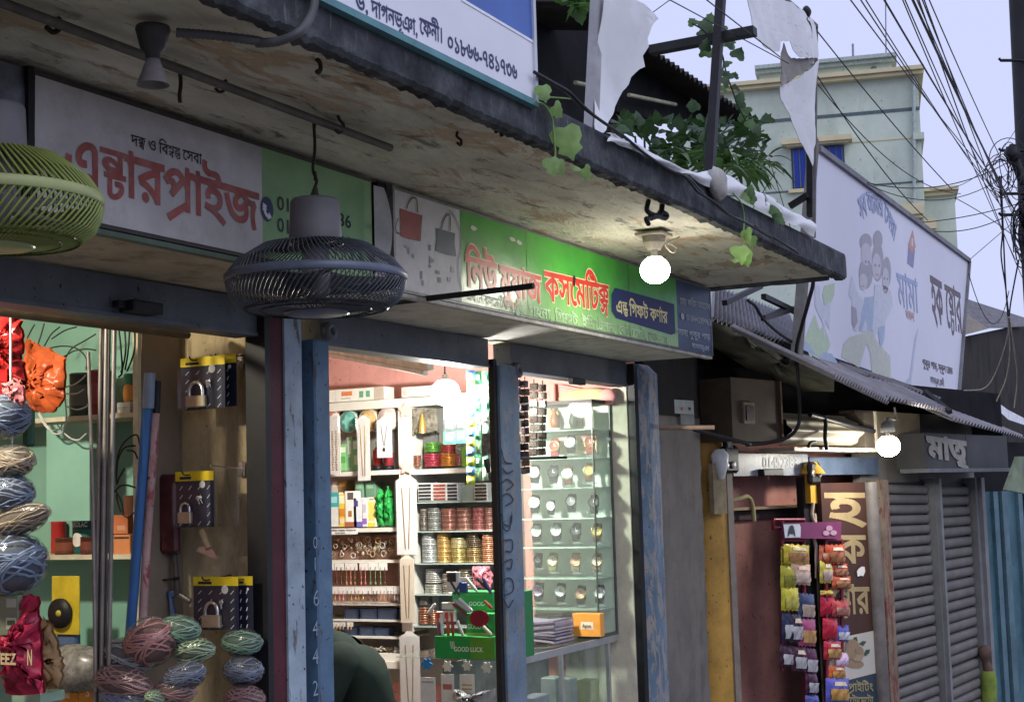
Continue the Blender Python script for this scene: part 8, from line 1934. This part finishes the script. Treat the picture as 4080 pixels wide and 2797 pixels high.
# white sheet edge on the low roof
wv =[onY(p,-0.1)for p in C4(1850,405,1930,440,2010,500,2090,510,2170,570,2306,640,2306,665,2240,640)]
w2 =[p-Vector((0,0,0.10+0.02*math.sin(i*2)))for i,p in enumerate(wv[:6])]
m = MB()
for i in range(5):m.add([wv[i],wv[i+1],w2[i+1],w2[i]],[(0,1,2,3)])
build('white_sheet',m,plain('white_plastic_sheet',(0.75,0.76,0.80),0.4),None,'strip of white plastic sheet on the tin roof by the billboard','sheet')
set_frame(math.radians(-11.3),(8.24,0.12,0.0))
# unidentified lime and brown shape at the door edge, built like hanging cloth
P =[onY(q('D4',*p),YD-.06)for p in((1975,1120),(1985,1230),(2005,1330),(2012,1480),(2015,1700))]
m = MB(); m.tube(smooth_path(P[2:],4),[.05,.06,.065,.065,.065,.06,.06,.06,.05],10); hc = build('lime_brown_shape',m,plain('lime_shape',(0.20,0.27,0.05),0.8,0,0.4,8),None,'slim lime green stand-in shape with a brown top at the teal door edge','cloth')
m = MB(); m.tube(smooth_path(P[:3],4),[.03,.05,.055,.05,.035,.03,.035,.04,.04],10); build('brown_top',m,plain('brown_shape_top',(0.12,0.075,0.06),0.8),hc)
set_frame()
# ================================================================== utility pole and overhead wires
up = thing('utility_pole','dark utility pole tangled with wires at the edge of the street','pole',onD((2350,1000),9.5))
a, b = onD((2322,-60),9.5), onD((2362,520),9.5); dr =(b-a)
bot_ = a+dr*((GZ-a.z)/dr.z)
m = MB(); m.tube([bot_,b,a,a-dr*0.5],[.16,.13,.095,.085],14); build('shaft',m,plain('dark_weathered_pole',(0.035,0.035,0.036),0.7,0,0.3,3),up)
for py in(138,342,440,488):
 c = onD((2296,py),9.4); m = MB(); m.tube([c+RIGHT*0.12,c-RIGHT*0.07,c-RIGHT*0.08+Vector((0,0,.015))],.010,6); build('step_iron',m,M_BLACK,up)
WG = 'overhead wires along the street'
def wire(p0,d0,p1,d1,sagm,r,label,n=16):
 m = MB(); m.tube(sag(onD(p0,d0),onD(p1,d1),sagm,n),r*.52,5); return build('overhead_wire',m,M_CABLE,None,label,'wire',WG)
lw = 'thin black overhead wire running along the street to the utility pole'
for(x0,x1,y1,r,s)in((1915,2235,380,.0045,.02),(1940,2255,425,.0045,.03),(1952,2262,452,.004,.02),(1995,2300,470,.0065,.03),(2040,2285,560,.004,.02),(2045,2290,505,.004,.05),(2062,2300,480,.0085,.02),(2072,2305,500,.004,.03),(2085,2312,520,.004,.05),(2100,2318,455,.004,.04),(2078,2300,600,.0045,.04),(2090,2324,620,.004,.03)):
 wire((x0,-20),4.2,(x1+20,y1+30),9.3,s,r,lw)
for(p0,d0,p1,d1,s,r,lb_)in(((1500,-10),5.2,(1790,145),6.6,.0,.0045,'black overhead wire passing behind the torn banners'),((1590,-10),5.2,(1770,130),6.4,.0,.005,'black overhead wire passing between the torn banners'),((1855,72),6.6,(2160,430),9.0,.02,.006,'black wire from the thin banner post down to the billboard side'),((1856,175),6.6,(2105,500),9.3,.05,.006,'black wire crossing in front of the mint green house'),((1856,192),6.6,(2180,440),9.3,.12,.005,'sagging black wire crossing in front of the mint green house'),((1968,415),8.6,(2310,355),9.3,.10,.006,'black wire hanging from the house to the wire tangle'),((1968,418),8.6,(2318,370),9.3,.16,.005,'slack black wire hanging from the house to the wire tangle'),((2095,505),9.6,(2335,455),9.3,.02,.006,'black wire from the house wing to the utility pole'),((2120,525),9.6,(2335,460),9.3,.06,.006,'lower black wire from the house wing to the utility pole'),((2168,450),9.0,(2330,560),9.3,-.02,.005,'slanting black wire below the wire tangle'),((2200,590),8.6,(2340,470),9.3,.0,.004,'thin wire rising from the billboard corner to the pole'),((2198,620),8.6,(2290,660),9.2,.25,.005,'slack wire drooping from the billboard corner'),((1690,505),7.4,(1760,390),7.4,.0,.004,'thin stay wire behind the fallen banner'),((1745,360),7.4,(1795,520),7.4,.0,.004,'thin stay wire crossing behind the banner post'),((2110,430),9.0,(2330,250),9.3,.15,.004,'thin wire rising to the pole above the tangle'),((1480,30),6.5,(1535,-10),6.4,.0,.004,'short wire in the sky beside the torn banner')):
 wire(p0,d0,p1,d1,s,r,lb_)
 # tangle of loops at the pole
def tangle(cx,cy,rx,ry,n,r,label,d=9.2):
 t = thing('wire_tangle',label,'wire tangle',onD((cx,cy+ry),d)); m = MB()
 for k in range(n):
  x, y = cx+rnd(-rx,rx)*.5, cy+rnd(-ry,ry)*.5; a, b = rx*rnd(.35,.9), ry*rnd(.35,.9); ph = rnd(0,6.28); dd = d+rnd(-.15,.15)
  L = rnd(3.5,6.2)
  m.tube([onD((x+a*math.cos(ph+L*i/18),y+b*math.sin(ph+L*i/18)),dd+0.05*math.sin(i))for i in range(19)],r,5,caps=False)
 tag(build('coil',m,M_CABLE,t),kind='stuff'); return t
tangle(2290,385,50,55,11,.003,'loose tangle of wire loops beside the pole')
tangle(2322,525,22,70,22,.0042,'thick black bundle of coiled cables hanging at the pole')
tangle(2328,500,14,36,14,.010,'dense black core of the cable bundle at the pole',9.25)
c = onD((2298,350),9.25); m = MB(); m.ell(c,(.05,.05,.06),None,12,8,.15); m.tube([c,onD((2324,420),9.25)],.03,8); build('cable_joint',m,M_BLACK,None,'black cable joint where the overhead wires meet','joint')
for pts, nm in((((2268,400),(2275,520),(2272,580),(2282,650),(2290,720)),'black drop wire hanging from the wire tangle'),(((2272,400),(2280,600),(2286,700),(2292,760)),'second black drop wire hanging beside it'),(((2290,720),(2285,770),(2262,840),(2235,880),(2188,886)),'pale drop wire sweeping onto the tin roof at the billboard foot'),(((2288,720),(2292,800),(2283,860),(2262,910)),'pale drop wire falling to the middle of the tin roof'),(((2290,720),(2303,800),(2309,860),(2302,925)),'pale drop wire falling to the outer tin roof edge'),(((2312,590),(2295,680),(2290,720)),'wire running from the cable bundle to the drop wires')):
 m = MB(); m.tube(smooth_path([onD(p,9.3+.2*i)for i,p in enumerate(pts)],6),.0048,6); build('drop_wire',m,M_CABLE if 'black' in nm or 'running' in nm else plain('pale_drop_wire',(0.22,0.21,0.20),0.6),None,nm,'wire','drop wires below the tangle')

 # ================================================================== snack rack at the next shop
set_frame(math.radians(-11.3),(8.24,0.12,0.0))
YK2 = YH-0.16
rk = thing('snack_rack','maroon wire rack with a purple header card hung with snack packets','rack',onY(q('D4',500,1500),YK2+.03))
def D4Y(x,y,Y=YK2):return onY(q('D4',x,y),Y)
M_WIRE = plain('maroon_wire',(0.20,0.02,0.04),0.4,0.2)
m = MB()
for pts in(((285,70),(285,1330)),((470,70),(470,1593)),((285,240),(470,240)),((285,70),(470,70)),((210,70),(210,140),(285,140)),((210,70),(285,70)),((650,230),(660,1593)),((780,230),(790,1500)),((650,240),(780,240))):
 m.tube([D4Y(*p,YK2+.04)for p in pts],.012,6)
build('wire_frame',m,M_WIRE,rk)
m = MB(); m.poly([D4Y(*p)for p in((290,95),(780,85),(778,228),(300,225))],(0,.015,0)); build('header_card',m,plain('purple_header',(0.16,0.03,0.10),0.45,0,0.2,6),rk)
m = MB(); m.poly([D4Y(*p,YK2-.004)for p in((296,108),(430,105),(442,130),(440,215),(310,220))]); build('photo_print',m,flat('pale_photo',(0.55,0.58,0.64)),rk)
m = MB(); m.poly([D4Y(*p,YK2-.007)for p in((335,215),(340,160),(352,120),(368,112),(382,125),(392,165),(400,215),(378,185),(366,190),(352,185))]); build('photo_print',m,flat('photo_dark',(0.03,0.03,0.05)),rk)
for cx, cy in((680,140),(655,180),(715,178)):
 m = MB(); m.poly([D4Y(cx+28*math.cos(a),cy+22*math.sin(a),YK2-.005-.0006*(cy%3))for a in(6.283*i/16 for i in range(16))]); build('header_print',m,flat('header_rose',(0.42,0.24,0.34)),rk)
def packet(label,x0,y0,x1,y1,col,col2=None,Y=None,tilt=0.0,foot=None):
 Y = YK2 if Y is None else Y
 cx, cy =(x0+x1)/2,(y0+y1)/2; x0, x1, y0, y1 = cx-(cx-x0)*1.12, cx+(x1-cx)*1.12, cy-(cy-y0)*1.1, cy+(y1-cy)*1.1; col = tuple(min(.8,v*1.25 if v>.2 else v*.8)for v in col)
 a, b, c, d = D4Y(x0,y0,Y), D4Y(x1,y0+tilt*20,Y), D4Y(x1,y1+tilt*20,Y), D4Y(x0,y1,Y)
 t = thing('snack_packet',label,'snack packet',(c+d)/2,group='snack packets on the wire rack'); w =(b-a).length
 def pil(u,v):
  e =(math.sin(math.pi*u)**.6)*(math.sin(math.pi*v)**.6)if 0<u<1 and 0<v<1 else 0
  return a.lerp(b,u).lerp(d.lerp(c,u),v)+Vector((0,-.030*e+.010*math.sin(u*17+v*11)*e,.006*math.sin(u*25)*(1 if v in(0,1)else 0)))
 nm = lambda k:'foil_%02d%02d%02d'%tuple(int(v*99)for v in k)
 m = MB(); m.grid(pil,9,9); build('foil',m,plain(nm(col),col,0.22,0.2,0.35,9,bmp=0.9,bscale=16),t)
 if col2:
  m = MB()
  def p2(u,v):return pil(.12+.76*u,.42+.46*v)+Vector((0,-.006,0))
  m.grid(p2,6,6); build('print',m,plain(nm(col2),col2,0.25,0.1,0.5,14,bmp=0.8,bscale=18),t)
  if len(label)%3:return t
  m = MB()
  def p3(u,v):return pil(.25+.5*u,.14+.16*v)+Vector((0,-.006,0))
  m.grid(p3,5,3); build('brand_band',m,flat('snack_band',(0.60,0.50,0.38)),t)
 return t
YL_, OR, PK, NV, RD =(0.46,0.36,0.05),(0.48,0.20,0.05),(0.46,0.18,0.30),(0.03,0.035,0.09),(0.34,0.02,0.05)
PKS =[(310,280,500,425,YL_,(0.45,0.22,0.10),'yellow packet with a brown picture topmost on the rack',.5),(280,300,350,445,(0.36,0.30,0.05),None,'narrow mustard packet at the rack top corner',.2),(278,460,385,640,(0.34,0.31,0.04),(0.25,0.24,0.04),'olive yellow packet in the second tier',0),(368,440,512,600,(0.60,0.36,0.26),(0.62,0.48,0.40),'cream and orange packet in the second tier',.5),(285,645,412,820,(0.46,0.42,0.05),(0.50,0.45,0.10),'lemon yellow packet in the third tier',0),(425,690,545,890,(0.05,0.07,0.16),(0.48,0.38,0.30),'navy packet with a pale picture in the third tier',.6),(285,850,350,1080,NV,(0.48,0.48,0.50),'black and white packet in the fourth tier',0),(350,870,440,1085,(0.04,0.03,0.05),(0.46,0.45,0.48),'second black and white packet in the fourth tier',0),(430,905,555,1110,(0.30,0.08,0.20),(0.52,0.30,0.12),'violet packet with an orange picture in the fourth tier',.3),(270,1120,360,1285,(0.06,0.02,0.04),(0.46,0.45,0.46),'black and white packet at the left of the fifth tier',.4),(370,1135,475,1320,(0.08,0.02,0.05),(0.46,0.45,0.46),'black and white packet in the middle of the fifth tier',.4),(470,1150,565,1350,(0.10,0.02,0.06),(0.44,0.42,0.45),'black and white packet at the right of the fifth tier',.4),(485,1360,570,1520,(0.08,0.02,0.05),(0.42,0.42,0.44),'single black and white packet in the sixth tier',.3),(485,1540,580,1640,(0.10,0.12,0.25),None,'blue packet at the rack foot',0),(600,290,690,430,(0.40,0.16,0.08),(0.50,0.30,0.20),'orange-brown packet behind the yellow post',0),(655,285,800,430,(0.38,0.10,0.04),(0.45,0.18,0.08),'dark orange packet beside the gold letters',0),(605,420,690,590,(0.52,0.44,0.12),(0.55,0.42,0.35),'yellow and cream packet behind the post',0),(700,440,825,540,(0.40,0.12,0.05),(0.50,0.22,0.12),'orange packet below the dark orange one',0),(710,545,850,640,(0.38,0.13,0.06),(0.46,0.22,0.10),'brown-orange packet in the right column',0),(610,660,700,700,(0.50,0.36,0.12),None,'thin yellow packet in the right column',0),(610,715,720,870,RD,None,'crimson packet in the right column',0),(710,750,835,870,(0.38,0.09,0.08),(0.45,0.20,0.16),'brick red packet before the gold letters',0),(630,900,740,1060,RD,None,'second crimson packet in the right column',0),(730,955,835,1080,(0.16,0.16,0.40),(0.60,0.62,0.70),'blue and white packet in the right column',0),(640,1090,770,1230,(0.36,0.03,0.06),(0.50,0.30,0.10),'crimson packet with an amber foot',0),(745,1185,825,1290,(0.55,0.40,0.55),None,'pale pink packet in the right column',0),(680,1290,800,1400,(0.44,0.16,0.04),(0.55,0.28,0.08),'amber packet low in the right column',0),(660,1400,835,1590,(0.12,0.13,0.34),(0.55,0.30,0.08),'large blue packet with an orange picture at the rack foot',0)]
for(x0,y0,x1,y1,c1,c2,lab,tl_)in PKS:packet(lab,x0,y0,x1,y1,c1,c2,YK2+(.0 if x0<600 else .03)+rnd(-.02,.02),tl_)
# twisted pale ribbon on the yellow post
m = MB(); m.tube(smooth_path([onY(p,YH-0.09)for p in(q('C4',545,1350),q('C4',535,1450),q('C4',560,1520),q('C4',570,1580),q('D4',555,20),q('D4',560,90),q('D4',570,160),q('D4',555,230),q('D4',575,330),q('D4',585,430))],6),.012,6)
for k in range(5):m.tube(smooth_path([D4Y(565+rnd(-5,5),270,YH-.09),D4Y(560+rnd(-15,25),400,YH-.09),D4Y(575+rnd(-15,25),rnd(480,560),YH-.09)],5),.005,5)
build('ribbon',m,plain('pale_ribbon',(0.48,0.38,0.30),0.7),None,'pale twisted ribbon tied to the yellow post','ribbon')
set_frame()
